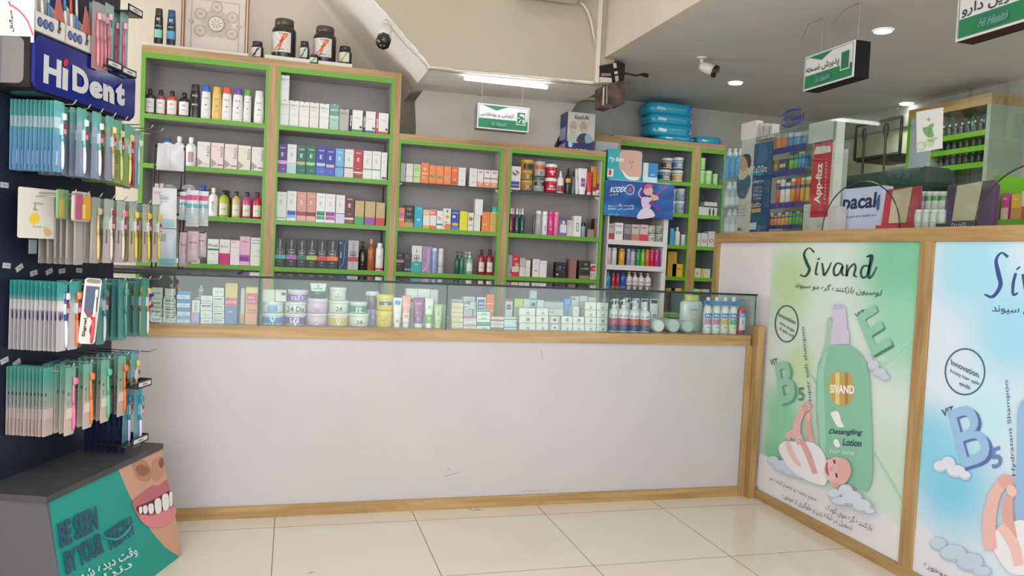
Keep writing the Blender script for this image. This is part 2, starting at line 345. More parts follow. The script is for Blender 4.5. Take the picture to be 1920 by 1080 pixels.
# ================= poster counter on the right =================
XP = 2.56
pc = tag(empty('poster_counter', (XP, 0, 0)), 'tall oak framed counter on the right that carries the two big posters', 'counter')
B().box(0.02, 0.55, 1.4, 4.35, 0.0, 1.44, mottled('white_gloss_panel', 'dbd8dc', 'dedbdf', 2.5, 0.35)).make('body', pc)
B().box(0.0, 0.6, 1.4, 4.366, 1.441, 1.50, WY).make('top_rail', pc)
B().box(0.0, 0.02, 1.4, 4.366, 0.0, 0.052, WY).make('bottom_rail', pc)
for y0, y1 in ((4.318, 4.366), (2.628, 2.698)): B().box(0.0, 0.02, y0, y1, 0.052, 1.441, WZ).make('stile', pc)
B().box(0.02, 0.55, 4.35, 4.366, 0.0, 1.441, WZ).make('end_board', pc)

def wave(c1, c2, c3, y0, y1, name):   # printed background: soft colour clouds of the poster itself
    def f(nt, p):
        g = coords(nt, (0, 1, 1), (0, 0, 0)); n = N(nt, 'ShaderNodeTexNoise', i_Scale=1.15, i_Detail=1.0, i_Roughness=0.4, i_Distortion=0.3)
        m2 = N(nt, 'ShaderNodeMapping'); m2.inputs['Location'].default_value = (0, y0, y1); nt.links.new(g, m2.inputs['Vector']); nt.links.new(m2.outputs[0], n.inputs['Vector'])
        nt.links.new(ramp(nt, n.outputs['Fac'], [(0.34, c1), (0.5, c2), (0.66, c3)]), p.inputs['Base Color'])
    return nodemat(name, f, 0.3)
def blobs(base, spots, name):   # spots: (y, z, radius, colour)
    def f(nt, p):
        g = coords(nt, (0, 1, 1)); cur = None
        rgb = N(nt, 'ShaderNodeRGB'); rgb.outputs[0].default_value = lin(base); cur = rgb.outputs[0]
        for y, z, r, c in spots:
            d = N(nt, 'ShaderNodeVectorMath', operation='DISTANCE'); d.inputs[1].default_value = (0, y, z); nt.links.new(g, d.inputs[0])
            mr = N(nt, 'ShaderNodeMapRange', interpolation_type='SMOOTHSTEP'); mr.inputs['From Min'].default_value = r; mr.inputs['From Max'].default_value = r*0.15
            nt.links.new(d.outputs['Value'], mr.inputs['Value'])
            mx = N(nt, 'ShaderNodeMix', data_type='RGBA'); nt.links.new(mr.outputs[0], mx.inputs['Factor']); nt.links.new(cur, mx.inputs['A']); mx.inputs['B'].default_value = lin(c); cur = mx.outputs['Result']
        nt.links.new(cur, p.inputs['Base Color'])
    return nodemat(name, f, 0.3)
def yz(px, py): v = PX(px, py, XP+0.012); return v.y, v.z
def poster(name, x, ya, yb, bg, label):
    b = B(); b.box(x, x+0.008, ya, yb, 0.053, 1.440, bg)
    return b, Print(b, lambda u, v: PX(u, v, x), (-1, 0, 0), 0.0003)
# --- green poster
s = [yz(1690, 500)+(0.42, '7dc0a3'), yz(1700, 620)+(0.33, '94ceb4'), yz(1720, 460)+(0.35, '7abf9f'), yz(1480, 530)+(0.3, 'b4cfa0'), yz(1465, 780)+(0.26, '86c8a2'), yz(1450, 850)+(0.2, '7cc09c'), yz(1500, 690)+(0.2, 'bdd6a8'), yz(1690, 880)+(0.3, 'bfd6c6')]
b, P = poster('poster', XP+0.012, 2.699, 3.755, blobs('cfdcd5', s, 'green_poster_print'), '')
INK = '1d4a44'
P.poly([(1416, 910), (1424, 850), (1452, 862), (1500, 905), (1560, 925), (1640, 948), (1692, 990), (1684, 1054)], 'dcdbe2')   # white cloud bank at the foot
P.line([(1512, 690), (1545, 740)], 5, 'a9ccb8'); P.line([(1705, 640), (1640, 700)], [4, 9], 'a4d1b8'); P.line([(1640, 850), (1696, 945)], 4, 'a5cfb6')
# Sivand in brush script
w1 = [2, 5, 6, 5, 3]
P.line([(1527, 473), (1517, 465), (1508, 476), (1513, 493), (1518, 506), (1510, 518), (1500, 515)], [4, 2, 4.5, 6, 5.5, 4, 2], INK)
P.line([(1534, 491), (1531, 503), (1530, 514), (1535, 514)], [3, 3.5, 3.5, 2], INK); P.line([(1533, 487), (1538, 484)], 2.5, INK, False)
P.line([(1542, 493), (1544, 506), (1546, 516), (1554, 504), (1559, 492)], [3, 4, 4, 3, 2], INK)
P.line([(1580, 496), (1570, 494), (1564, 505), (1566, 516), (1574, 513), (1581, 498), (1579, 512), (1584, 517)], [3, 3, 4, 4, 3, 3, 4, 2], INK)
P.line([(1589, 496), (1588, 518), (1592, 505), (1602, 495), (1605, 503), (1602, 516), (1608, 519)], [3, 4, 3, 3, 4, 4, 2], INK)
P.line([(1630, 499), (1620, 499), (1615, 510), (1618, 520), (1627, 515), (1633, 482), (1626, 482), (1637, 480), (1631, 505), (1630, 521), (1637, 516), (1645, 500)], [3, 3, 4, 4, 3, 4, 2, 4, 5, 4, 3, 2], INK)
P.text(fa('لوسیون بازکننده گره مو سیوند'), (1490, 541), (1651, 558), (1491, 527), '1e3b39', shear=0.02)
def cloud(P, es, c1, c2):
    for x, y, rx, ry in es: P.ell(x, y+2, rx, ry, c2)
    for x, y, rx, ry in es: P.ell(x, y, rx*.92, ry*.86, c1)
def ring(P, cx, cy, rx, ry, w, m): P.line([(cx+rx*math.cos(a), cy+ry*math.sin(a)) for a in [2*math.pi*i/28 for i in range(29)]], w, m, False)
ring(P, 1476, 607, 21.5, 34, 2, '24423f')
for t, y, dx, hh in (('Innovation', 598, 14, 8), ('Anti tangle', 614, 12, 7), ('& split ends', 625, 12, 7)): P.text(t, (1476-dx-1, y-5), (1476+dx+3, y+11), (1476-dx-1, y-5-hh), '24423f', 0.01)
P.text('VIT', (1606, 598), (1624, 590), (1604, 588), '234b43', 0.01)
P.text('E', (1642, 671), (1678, 650), (1612, 597), '46796a', 0.0); P.text('E', (1638, 668), (1675, 646), (1608, 594), '8ac2a9', 0.02)
cloud(P, ((1630, 672, 9, 8), (1640, 684, 12, 10), (1652, 698, 13, 9), (1662, 706, 9, 6)), 'c4c9dc', 'b3bbd2')
P.text('VIT', (1447, 685), (1461, 683), (1446, 674), '234b43', 0.01)
P.text('B', (1470, 761), (1500, 751), (1459, 685), '5f9a82', 0.0); P.text('B', (1466, 759), (1496, 749), (1455, 683), '8fc4a9', 0.02)
P.text('5', (1500, 752), (1511, 751), (1499, 727), '4d8a72', 0.02)
P.text('super soft shampoo', (1526, 753), (1512, 612), (1518, 755), '2c524b', 0.0, 0.01)
# sprayer bottle
P.smooth([(1556, 595), (1550, 640), (1535, 700), (1533, 790), (1545, 800), (1570, 640)], 'a5c2b2')
P.poly([(1563, 578), (1567, 571), (1583, 571), (1589, 578), (1592, 618), (1596, 622), (1595, 645), (1561, 646), (1561, 618), (1565, 615)], 'c9c4da')
P.poly([(1567, 571), (1583, 571), (1585, 580), (1565, 580)], 'b3b3cc')
bot = [(1561, 646), (1595, 646), (1612, 658), (1628, 678), (1634, 710), (1638, 800), (1640, 880), (1637, 905), (1630, 921), (1610, 915), (1570, 902), (1549, 890), (1542, 860), (1535, 800), (1533, 720), (1538, 680), (1548, 660)]
P.poly(bot, '84bda3')
P.poly([(1548, 662), (1556, 655), (1548, 700), (1552, 820), (1549, 880), (1543, 850), (1536, 760), (1537, 700)], '9bcdb6')
P.poly([(1562, 702), (1570, 699), (1576, 694), (1584, 700), (1592, 697), (1600, 702), (1606, 728), (1600, 755), (1592, 756), (1584, 764), (1574, 757), (1565, 756), (1556, 728)], 'c0a25c')
P.poly([(1570, 700), (1578, 697), (1578, 760), (1570, 757)], 'e0cb8c'); P.poly([(1588, 699), (1594, 699), (1594, 757), (1588, 760)], 'a9814a')
P.text('SIVAND', (1560, 737), (1606, 739), (1560, 721), 'f0ece4', 0.04)
P.smooth([(1562, 774), (1576, 772), (1582, 790), (1587, 800), (1575, 800), (1566, 786)], 'e9efe9')
P.text('Detangling', (1557, 816), (1618, 818), (1558, 804), '1f4a55', 0.02, 0.05)
P.text('Lotion', (1584, 835), (1619, 838), (1584, 822), '1f4a55', 0.02, 0.05)
P.text('Hair Spray', (1560, 851), (1606, 855), (1560, 841), 'dbe9e0', 0.0, 0.05)
P.smooth([(1567, 828), (1574, 823), (1580, 836), (1572, 838)], 'e9efe9')
# baby lying on a cloud, drawn on the poster
C1, C2 = 'c5d0de', 'b3c2d4'
cloud(P, ((1454, 862, 11, 8), (1470, 872, 16, 11), (1490, 882, 18, 10), (1506, 888, 12, 8)), C1, C2)
P.smooth([(1465, 842), (1475, 828), (1500, 828), (1530, 830), (1550, 850), (1557, 880), (1553, 908), (1530, 905), (1505, 893), (1480, 870)], 'e3e3ea')
SK, SK2, SK3 = 'e0b2ae', 'd6a29e', 'e6bdb8'
P.line([(1505, 834), (1499, 802), (1506, 778), (1516, 764)], [10, 14, 12, 9], SK); P.ell(1517, 763, 8, 10, SK2, 30)
P.line([(1527, 828), (1521, 802), (1521, 788)], [10, 11, 7], SK2); P.ell(1521, 781, 5, 8, SK, 10)
P.line([(1482, 828), (1490, 852), (1505, 873)], [9, 10, 6], SK3); P.line([(1481, 822), (1492, 810), (1508, 826)], [11, 10, 9], SK)
P.line([(1506, 822), (1521, 852), (1534, 888)], [8, 11, 9], SK2); P.ell(1496, 817, 8, 6, SK, 20)
for fx, fy in ((1504, 812), (1508, 817), (1509, 822), (1506, 827)): P.line([(fx-9, fy-2), (fx+2, fy)], 3.4, SK3, False)
for fx, fy in ((1521, 757), (1524, 761), (1524, 766)): P.ell(fx, fy, 2.3, 2, SK3)
P.ell(1577, 883, 24, 27, SK, -20); P.ell(1590, 879, 13, 20, 'dca9a4', -12); P.ell(1566, 893, 8, 9, SK3); P.ell(1562, 868, 7, 7, SK3)
P.line([(1558, 866), (1557, 880), (1561, 891)], [2, 5, 2], 'b45560'); P.line([(1571, 862), (1573, 869)], 3.2, '4c3230', False); P.line([(1575, 887), (1577, 895)], 3.2, '4c3230', False)
P.ell(1566, 878, 3, 2.2, SK2); P.ell(1574, 909, 6, 4, SK2, 15)
cloud(P, ((1572, 924, 13, 9), (1594, 918, 14, 12), (1606, 932, 20, 14), (1625, 946, 18, 12), (1640, 957, 10, 6), (1584, 938, 16, 8)), 'cfd6e2', 'b0bfd2')
P.text(fa('حجم دهنده و ترمیم کننده مو'), (1450, 902), (1538, 944), (1452, 891), '2b3b45', 0, 0)
P.text(fa('تسهیل در شانه زدن و جلوگیری از موخوره'), (1475, 935), (1606, 997), (1477, 922), '2b3b45')
P.text(fa('بازکننده گره موی کودک'), (1556, 957), (1644, 998), (1558, 943), '2b3b45')
tag(b.make('poster'), 'green hair detangling lotion poster with a baby and a green spray bottle', 'poster')
# plain white strip left of the green poster
struct  # (the white strip is the counter body itself)
# --- blue poster
s = [yz(1820, 500)+(0.3, 'a0d6ec'), yz(1780, 900)+(0.33, '7cc6e6'), yz(1740, 830)+(0.25, '88cce8'), yz(1900, 620)+(0.3, '9ad2ea'), yz(1850, 780)+(0.22, 'b9e0ee')]
b, P = poster('poster', XP+0.012, 1.42, 2.627, blobs('d3dfec', s, 'blue_poster_print'), '')
P.poly([(1705, 1075), (1708, 1000), (1726, 985), (1760, 1010), (1800, 1040), (1860, 1080), (1960, 1110), (1990, 1180), (1900, 1180)], 'dadbe6')
NV = '2f4a8c'
P.line([(1890, 482), (1878, 474), (1868, 488), (1872, 512), (1876, 535), (1862, 556), (1846, 552)], [6, 3, 6, 9, 8, 6, 3], NV)
P.line([(1905, 512), (1900, 532), (1900, 552), (1909, 549)], [5, 6, 5, 3], NV); P.line([(1906, 506), (1913, 500)], 3, NV, False)
P.line([(1918, 514), (1922, 536), (1926, 554), (1938, 530), (1944, 510)], [5, 6, 5, 4, 3], NV)
P.text(fa('لوسیون سیوند'), (1860, 588), (1990, 596), (1861, 570), '2b3b6a')
ring(P, 1810, 697, 37, 43, 2.6, '2b5c78')
for t, y, dx, hh in (('Innovation', 684, 26, 11), ('Frizzy hair split', 700, 27, 8), ('ends', 722, 10, 8)): P.text(t, (1810-dx, y), (1810+dx, y+(25 if dx > 20 else 9)), (1810-dx, y-hh), '2b4f6e', 0.01)
P.text('VIT', (1769, 782), (1791, 775), (1766, 768), '2b4065', 0.01)
P.text('B', (1812, 882), (1870, 866), (1785, 776), '5a6aa6', 0.0); P.text('B', (1806, 878), (1864, 861), (1778, 772), '93b9e0', 0.01)
P.text('5', (1862, 880), (1882, 874), (1858, 842), '5f84b8', 0.02)
P.text('Hydratant Shampoo', (1908, 892), (1893, 712), (1899, 894), '3a5a86', 0.0, 0.01)
cloud(P, ((1765, 873, 13, 11), (1780, 868, 14, 14), (1795, 882, 18, 12), (1812, 890, 11, 8)), 'd6dbe8', 'b9c4da')
cloud(P, ((1762, 1018, 16, 12), (1790, 1035, 26, 16), (1822, 1052, 26, 18), (1845, 1070, 18, 10)), 'bccde0', 'aabfd8')
P.smooth([(1935, 740), (1915, 760), (1911, 820), (1915, 1090), (2000, 1110), (2000, 700), (1950, 715)], '8fb4dc')
P.smooth([(1860, 1010), (1890, 985), (1930, 980), (1960, 1060), (1900, 1075)], 'e3e3ea')
P.line([(1862, 1030), (1858, 980), (1868, 930), (1884, 905)], [24, 26, 22, 20], SK); P.ell(1890, 902, 14, 12, SK2, 30)
P.line([(1902, 1010), (1893, 960), (1896, 930)], [20, 20, 16], SK2); P.ell(1901, 920, 12, 9, SK3, 60)
P.line([(1880, 985), (1905, 1020), (1915, 1060)], [18, 20, 18], SK3)
P.text(fa('ز موخوره'), (1736, 1064), (1790, 1094), (1738, 1053), '2b3b45')
tag(b.make('poster'), 'blue hydrating shampoo poster with a large blue B5, cut by the picture edge', 'poster')
# ================= shelving cabinets =================
GREEN = mat('5d991c', 0.4); LGREY = mottled('grey_laminate', '8a8786', '908d8c', 2.0, 0.5); SIDEW = mat('b9b7b6', 0.5)
Y5 = 5.2; Z1, Z2, Z3, Z4 = 2.058, 1.757, 1.455, 1.155
def green_frame(b, x0, x1, z0, z1, t=0.016, y0=0.0, y1=0.28):
    b.box(x0, x0+t, y0, y1, z0, z1, GREEN); b.box(x1-t, x1, y0, y1, z0, z1, GREEN)
ca = tag(empty('shelf_cabinet', (0, Y5, 0)), 'tall oak shelf cabinet with two bays and green shelf edges', 'cabinet')
B().box(-0.908, 0.622, 0.0, 0.3, 2.425, 2.467, WX).make('cornice', ca)
B().box(-0.89, 0.60, 0.285, 0.3, 0.0, 2.425, LGREY).make('back_panel', ca)
for a, c in ((-0.908, -0.897), (-0.168, -0.112), (0.622, 0.664)): B().box(a, c, 0.0, 0.3, 0.0, 2.425 if a < 0.6 else 2.467, WZ if a > -0.5 else GREEN).make('stile', ca)
for bx0, bx1 in ((-0.897, -0.168), (-0.112, 0.622)):
    bm = B(); bm.box(bx0, bx0+0.014, 0.0, 0.02, 0.0, 2.425, GREEN); bm.box(bx1-0.02, bx1, 0.0, 0.02, 0.0, 2.425, GREEN)
    bm.box(bx0+.014, bx1-.02, 0.0, 0.02, 2.392, 2.425, GREEN); bm.box(bx0, bx0+0.008, 0.02, 0.285, 0.0, 2.425, SIDEW); bm.box(bx1-0.012, bx1, 0.02, 0.285, 0.0, 2.425, SIDEW); bm.box(bx0+.008, bx1-.012, 0.02, 0.285, 2.405, 2.425, SIDEW)
    bm.make('green_surround', ca)
    for z in (Z1, Z2, Z3, Z4, 0.85, 0.45, 0.1):
        bm = B(); bm.box(bx0+0.014, bx1-0.02, 0.0, 0.004, z-0.029, z, GREEN); bm.box(bx0+0.014, bx1-0.02, 0.004, 0.02, z-0.027, z-.0005, SIDEW); bm.box(bx0+0.008, bx1-0.012, 0.02, 0.285, z-0.027, z-0.0005, SIDEW); bm.make('shelf', ca)
cb = tag(empty('shelf_cabinet', (0, Y5, 0)), 'lower oak shelf cabinet with two bays, green edges and glass upper shelves', 'cabinet')
B().box(0.665, 2.142, 0.0, 0.25, 2.033, 2.072, WX).make('cornice', cb)
B().box(0.67, 2.12, 0.235, 0.25, 0.0, 2.033, LGREY).make('back_panel', cb)
for a, c in ((1.385, 1.433),): B().box(a, c, 0.0, 0.25, 0.0, 2.033, WZ).make('stile', cb)
B().box(2.128, 2.142, 0.0, 0.25, 0.0, 2.033, GREEN).make('stile', cb)
for bx0, bx1 in ((0.665, 1.385), (1.433, 2.128)):
    rw_ = 0.022 if bx1 < 2 else 0.004
    bm = B(); bm.box(bx0, bx0+0.014, 0.0, 0.02, 0.0, 2.033, GREEN); bm.box(bx1-rw_, bx1, 0.0, 0.02, 0.0, 2.033, GREEN)
    bm.box(bx0+.014, bx1-rw_, 0.0, 0.02, 2.007, 2.033, GREEN); bm.box(bx0, bx0+0.008, 0.02, 0.235, 0.0, 2.033, SIDEW); bm.box(bx1-0.012, bx1, 0.02, 0.235, 0.0, 2.033, SIDEW); bm.box(bx0+.008, bx1-.012, 0.02, 0.235, 2.015, 2.033, SIDEW)
    bm.make('green_surround', cb)
    for z in (Z3, Z4, 0.85, 0.45, 0.1):
        bm = B(); bm.box(bx0+0.014, bx1-rw_, 0.0, 0.004, z-0.029, z, GREEN); bm.box(bx0+0.014, bx1-rw_, 0.004, 0.02, z-0.027, z-.0005, SIDEW); bm.box(bx0+0.008, bx1-0.012, 0.02, 0.235, z-0.027, z-0.0005, SIDEW); bm.make('shelf', cb)
    B().box(bx0+0.009, bx1-0.013, 0.022, 0.234, Z2-0.008, Z2, GLASS).box(bx0+0.009, bx1-0.013, 0.018, 0.0215, Z2-0.008, Z2, '1c2422').make('glass_shelf', cb)
    for x, d in ((bx0+0.009, 1), (bx1-0.013, -1)):
        B().prism([(0, 0), (0.03*d, 0), (0, -0.025)], (x, 0.04, Z2-0.0085), (1, 0, 0), (0, 0, 1), (0, 0.006, 0), 'd9d9d5').make('shelf_bracket', cb)
# far cabinet
YF = 5.55
cc = tag(empty('shelf_cabinet', (0, YF, 0)), 'distant oak cabinet with green shelves behind the blue display stand', 'cabinet')
fx = [PY(x, 400, YF).x for x in (1158, 1299, 1350)]
fx = [2.34, PY(1300, 400, YF).x-0.03, PY(1300, 400, YF).x+0.03, PY(1352, 350, YF).x+.02]
FZ = [2.258, 1.94, 1.693, 1.443, 1.194]
B().box(fx[0], fx[3], 0, 0.3, FZ[0]-0.04, FZ[0], WX).make('cornice', cc)
B().box(fx[0], fx[3], 0.285, 0.3, 0, FZ[0]-0.04, mat('7d8084', 0.6)).make('back_panel', cc)
B().box(fx[1], fx[2], 0, 0.285, 0, FZ[0]-0.04, WZ).make('stile', cc)
for a, c in ((fx[0], fx[1]), (fx[2], fx[3])):
    bm = B(); bm.box(a, a+0.012, 0, 0.02, 0, FZ[0]-0.04, GREEN); bm.box(c-0.012, c, 0, 0.02, 0, FZ[0]-0.04, GREEN); bm.box(a, a+0.012, 0.02, 0.28, 0, FZ[0]-0.04, mat('8e9599', .6)); bm.box(c-0.012, c, 0.02, 0.28, 0, FZ[0]-0.04, mat('8e9599', .6)); bm.box(a+.012, c-.012, 0, 0.02, FZ[0]-0.075, FZ[0]-0.04, GREEN); bm.make('green_surround', cc)
    for z in FZ[1:]+[0.9, 0.5]:
        bm = B(); bm.box(a+0.012, c-0.012, 0, 0.006, z-0.03, z, GREEN); bm.box(a+0.012, c-0.012, 0.006, 0.284, z-0.026, z, SIDEW); bm.make('shelf', cc)
# small wooden cabinet beside the adult nappy pack
a = PY(1112, 300, 5.50); z_ = PY(1140, 254, 5.5).z
sc_ = tag(empty('wall_cabinet', (a.x, 5.5, 0)), 'small oak box cabinet with a white front standing behind the adult nappy pack', 'cabinet')
w_ = PY(1160, 300, 5.5).x-a.x
B().box(0.0, w_+.012, 0.0, 0.33, 2.03, z_, WX).make('carcass', sc_)
B().box(0.012, w_-0.012, -0.004, 0.0, 2.03, z_-0.05, 'b9bcc4').make('door', sc_)

# ================= product builders (front faces -Y, base at z=0) =================
def carton(w, h, d, c, parts, label=None, cat='box', group=None, name='carton', rough=0.45):
    b = B(); g = 0.0006
    side = parts.get('side', c); b.box(-w/2+g, w/2-g, 0, d, 0, h, side)
    b.add([(-w/2+g, -.0002, 0), (w/2-g, -.0002, 0), (w/2-g, -.0002, h), (-w/2+g, -.0002, h)], [(0, 1, 2, 3)], mat(c, rough))
    k = 0.0005
    for x0, x1, z0, z1, col in parts.get('r', ()):  # printed fields, fractions of the face
        b.add([(w*(x0-.5)*.995, -k, h*z0), (w*(x1-.5)*.995, -k, h*z0), (w*(x1-.5)*.995, -k, h*z1), (w*(x0-.5)*.995, -k, h*z1)], [(0, 1, 2, 3)], mat(col, rough)); k += .0002
    for pts, col in parts.get('p', ()):
        b.add([(w*(x-.5), -k, h*z) for x, z in pts], [tuple(range(len(pts)))], mat(col, rough)); k += .0002
    for cx, cz, rx, rz, col in parts.get('e', ()):
        b.add([(w*(cx-.5)+w*rx*math.cos(a), -k, h*cz+w*rz*math.sin(a)) for a in [i*math.pi/9 for i in range(18)]], [tuple(range(18))], mat(col, rough)); k += .0002
    for t in parts.get('t', ()):  # (string, cx, cz, height frac of w, colour[, rot[, width frac]])
        s, cx, cz, th, col = t[:5]; rot = t[5] if len(t) > 5 else 0; mw = t[6] if len(t) > 6 else 0.86
        b.text(s, w*(cx-.5), h*cz, w*th, mat(col), -k, w=w*mw if not rot else h*mw, rot=rot, bold=0.015)
    # flap line of the lid
    b.box(-w/2+g, w/2-g, 0.002, 0.0026, h, h+0.0003, '8a8784')
    return b
def body_profile(kind, r, h):
    P = {'shampoo': [(.96, 0), (1, .02), (1, .3), (.93, .62), (.86, .8), (.8, .815)], 'flat': [(.95, 0), (1, .02), (1, .74), (.93, .8), (.7, .84), (.5, .85)],
         'round': [(.94, 0), (1, .02), (1, .62), (.93, .70), (.68, .77), (.34, .81), (.32, .85)], 'sq': [(.95, 0), (1, .02), (1, .66), (.9, .73), (.5, .78), (.34, .80), (.34, .83)],
         'pump': [(.94, 0), (1, .02), (1, .58), (.9, .65), (.6, .70), (.36, .73), (.36, .76)], 'can': [(.93, 0), (1, .012), (1, .80), (.92, .835), (.8, .85)],
         'spray': [(.94, 0), (1, .02), (1, .60), (.85, .68), (.5, .74), (.42, .76)], 'jar': [(.9, 0), (1, .04), (1, .72), (.96, .76)], 'tub': [(.9, 0), (1, .06), (1, .66), (.98, .70)]}[kind]
    return [(a*r, b*h) for a, b in P]
def bottle(w, h, kind, col, cap, lab=None, txt=None, d=None, loc=(0, 0, 0), name='bottle', label=None, cat='bottle', group=None, rz=0, capdark=None, n=18, band=None):
    """body + cap (+ pump head) + wrapped label, each its own part"""
    root = empty(name, loc, rz); r = w/2; sy = (d/w if d else {'shampoo': .58, 'flat': .5, 'sq': .7}.get(kind, 1.0))
    pr = body_profile(kind, r, h); rough = 0.22
    b = B(); b.lathe(pr, mat(col, rough), n, 1, sy)
    if band:
        for z0, z1, c in band: b.lathe([(r*1.004, h*z0), (r*1.004, h*z1)], mat(c, .3), n, 1, sy, caps=False)
    b.make('body', root)
    top = pr[-1][1]; c = B(); cm = mat(cap, 0.28)
    if kind in ('shampoo',): c.lathe([(r*.80, top), (r*.82, top+.01*h), (r*.76, h*.985), (r*.7, h)], cm, n, 1, sy*1.05)
    elif kind == 'flat': c.lathe([(r*.62, top), (r*.62, h*.99), (r*.56, h)], cm, n, 1, min(1, sy*1.3))
    elif kind in ('round', 'sq'): c.lathe([(r*.42, top-.01*h), (r*.44, top), (r*.42, h*.99), (r*.38, h)], cm, n)
    elif kind == 'can': c.lathe([(r*.9, top), (r*.93, top+.005*h), (r*.88, h*.97), (r*.7, h)], cm, n)
    elif kind == 'spray': c.lathe([(r*.44, top), (r*.44, h*.86), (r*.3, h*.87), (r*.3, h*.98), (r*.2, h)], cm, n)
    elif kind in ('jar', 'tub'): c.lathe([(r*1.03, top), (r*1.05, top+.02*h), (r*1.05, h*.96), (r*.98, h)], cm, n)
    elif kind == 'pump':
        c.lathe([(r*.44, top-.01*h), (r*.44, h*.82), (r*.2, h*.83), (r*.13, h*.84), (r*.13, h*.93)], cm, n)
        c.lathe([(r*.26, h*.93), (r*.3, h*.95), (r*.28, h*.99), (r*.2, h)], cm, 12)
        c.tube([(0, 0, h*.965), (-r*.4, -r*.2, h*.97), (-r*.8, -r*.35, h*.955), (-r*.88, -r*.38, h*.93)], r*.1, cm, 6)
    c.make('lid' if kind in ('jar', 'tub') else ('pump_head' if kind == 'pump' else 'cap'), root)
    if lab:
        z0, z1 = lab[1] if len(lab) > 1 else (.1, .58); l = B(); e = 1.012; ang = lab[2] if len(lab) > 2 else 62
        rr = [(q*e, z) for q, z in ((r, h*z0), (r, h*z1))]
        if kind == 'shampoo': rr = [(r*e, h*z0), (r*e, h*min(.3, z1)), (r*.93*e, h*.62)] if z1 > .5 else rr
        l.lathe(rr, mat(lab[0], .35), 10, 1, sy, a0=270-ang, a1=270+ang, caps=False)
        if len(lab) > 3:
            for za, zb, cc_ in lab[3]: l.lathe([(r*e*1.004, h*za), (r*e*1.004, h*zb)], mat(cc_, .35), 10, 1, sy, a0=270-ang*.98, a1=270+ang*.98, caps=False)
        if txt:
            for t in txt:
                k0 = len(l.v); rot = t[4] if len(t) > 4 else 0
                l.text(t[0], 0, h*t[1], w*t[2], mat(t[3]), 0, w=(w*.8 if not rot else h*.5), rot=rot, bold=.01)
                for i in range(k0, len(l.v)):
                    x, _, z = l.v[i]; xx = max(-r*.97, min(r*.97, x)); l.v[i] = (x, -sy*math.sqrt(max((r*e*1.01)**2-xx*xx, 0))-0.0004, z)
        l.make('label', root)
    elif txt:
        l = B()
        for t in txt:
            rot = t[4] if len(t) > 4 else 0; k0 = len(l.v)
            l.text(t[0], 0, h*t[1], w*t[2], mat(t[3]), 0, w=(w*.8 if not rot else h*.5), rot=rot, bold=.01)
            for i in range(k0, len(l.v)):
                x, _, z = l.v[i]; xx = max(-r*.97, min(r*.97, x)); l.v[i] = (x, -sy*math.sqrt(max(r*r-xx*xx, 0))-0.0006, z)
        l.make('lettering', root)
    return tag(root, label, cat, group) if label else root
def tube_(w, h, col, cap, loc=(0, 0, 0), bands=(), txt=(), label=None, group=None, rz=0, capw=.7):
    """cosmetic tube standing on its cap, crimped flat on top"""
    root = empty('cosmetic_tube', loc, rz); r = w/2; n = 18; cm = mat(col, .3); b = B(); hc = h*.14
    lev = [(capw*.95, capw*.95, hc), (.82, .6, hc+.02*h), (.88, .5, h*.4), (.95, .32, h*.7), (1, .05, h*.95), (1, .05, h)]
    vs = []
    for sx, sy, z in lev:
        for i in range(n): a = 2*math.pi*i/n; vs.append((r*sx*math.cos(a), r*sy*math.sin(a), z))
    fs = [(j*n+i, j*n+(i+1) % n, (j+1)*n+(i+1) % n, (j+1)*n+i) for j in range(len(lev)-1) for i in range(n)]+[tuple(range((len(lev)-1)*n, len(lev)*n))]
    b.add(vs, fs, cm, True); k = .0008
    def yy(z):
        for q in range(len(lev)-1):
            if lev[q][2] <= z <= lev[q+1][2]: t = (z-lev[q][2])/(lev[q+1][2]-lev[q][2]); return lev[q][0]*(1-t)+lev[q+1][0]*t, lev[q][1]*(1-t)+lev[q+1][1]*t
        return 1, .05
    for z0, z1, c, wd in bands:
        P = []
        for z in (z0*h, (z0*.5+z1*.5)*h, z1*h):
            sx, sy = yy(z); P += [(r*sx*wd*math.cos(a), r*sy*math.sin(a)*math.sqrt(max(1-(wd*math.cos(a))**2, 0))/max(math.sqrt(1-math.cos(a)**2), .02)*1.0-k, z) for a in [math.pi+math.pi*i/8 for i in range(9)]]
        m = 9; b.add(P, [(j*m+i, j*m+i+1, (j+1)*m+i+1, (j+1)*m+i) for j in range(2) for i in range(8)], mat(c, .3)); k += .0004
    for t in txt:
        k0 = len(b.v); rot = t[4] if len(t) > 4 else 0; b.text(t[0], 0, h*t[1], w*t[2], mat(t[3]), 0, w=(w*.75 if not rot else h*.5), rot=rot, bold=.01)
        for i in range(k0, len(b.v)):
            x, _, z = b.v[i]; sx, sy = yy(z); q = max(-.95, min(.95, x/(r*sx))); b.v[i] = (x, -r*sy*math.sqrt(1-q*q)-k-.0006, z)
    b.make('tube_body', root)
    c = B(); c.lathe([(r*capw*.96, 0), (r*capw, .003), (r*capw*.98, hc)], mat(cap, .3), n, 1, .8); c.make('cap', root)
    return tag(root, label, 'tube', group)
ORD = ['', 'first', 'second', 'third', 'fourth', 'fifth', 'sixth', 'seventh', 'eighth', 'ninth', 'tenth', 'eleventh', 'twelfth', 'thirteenth']
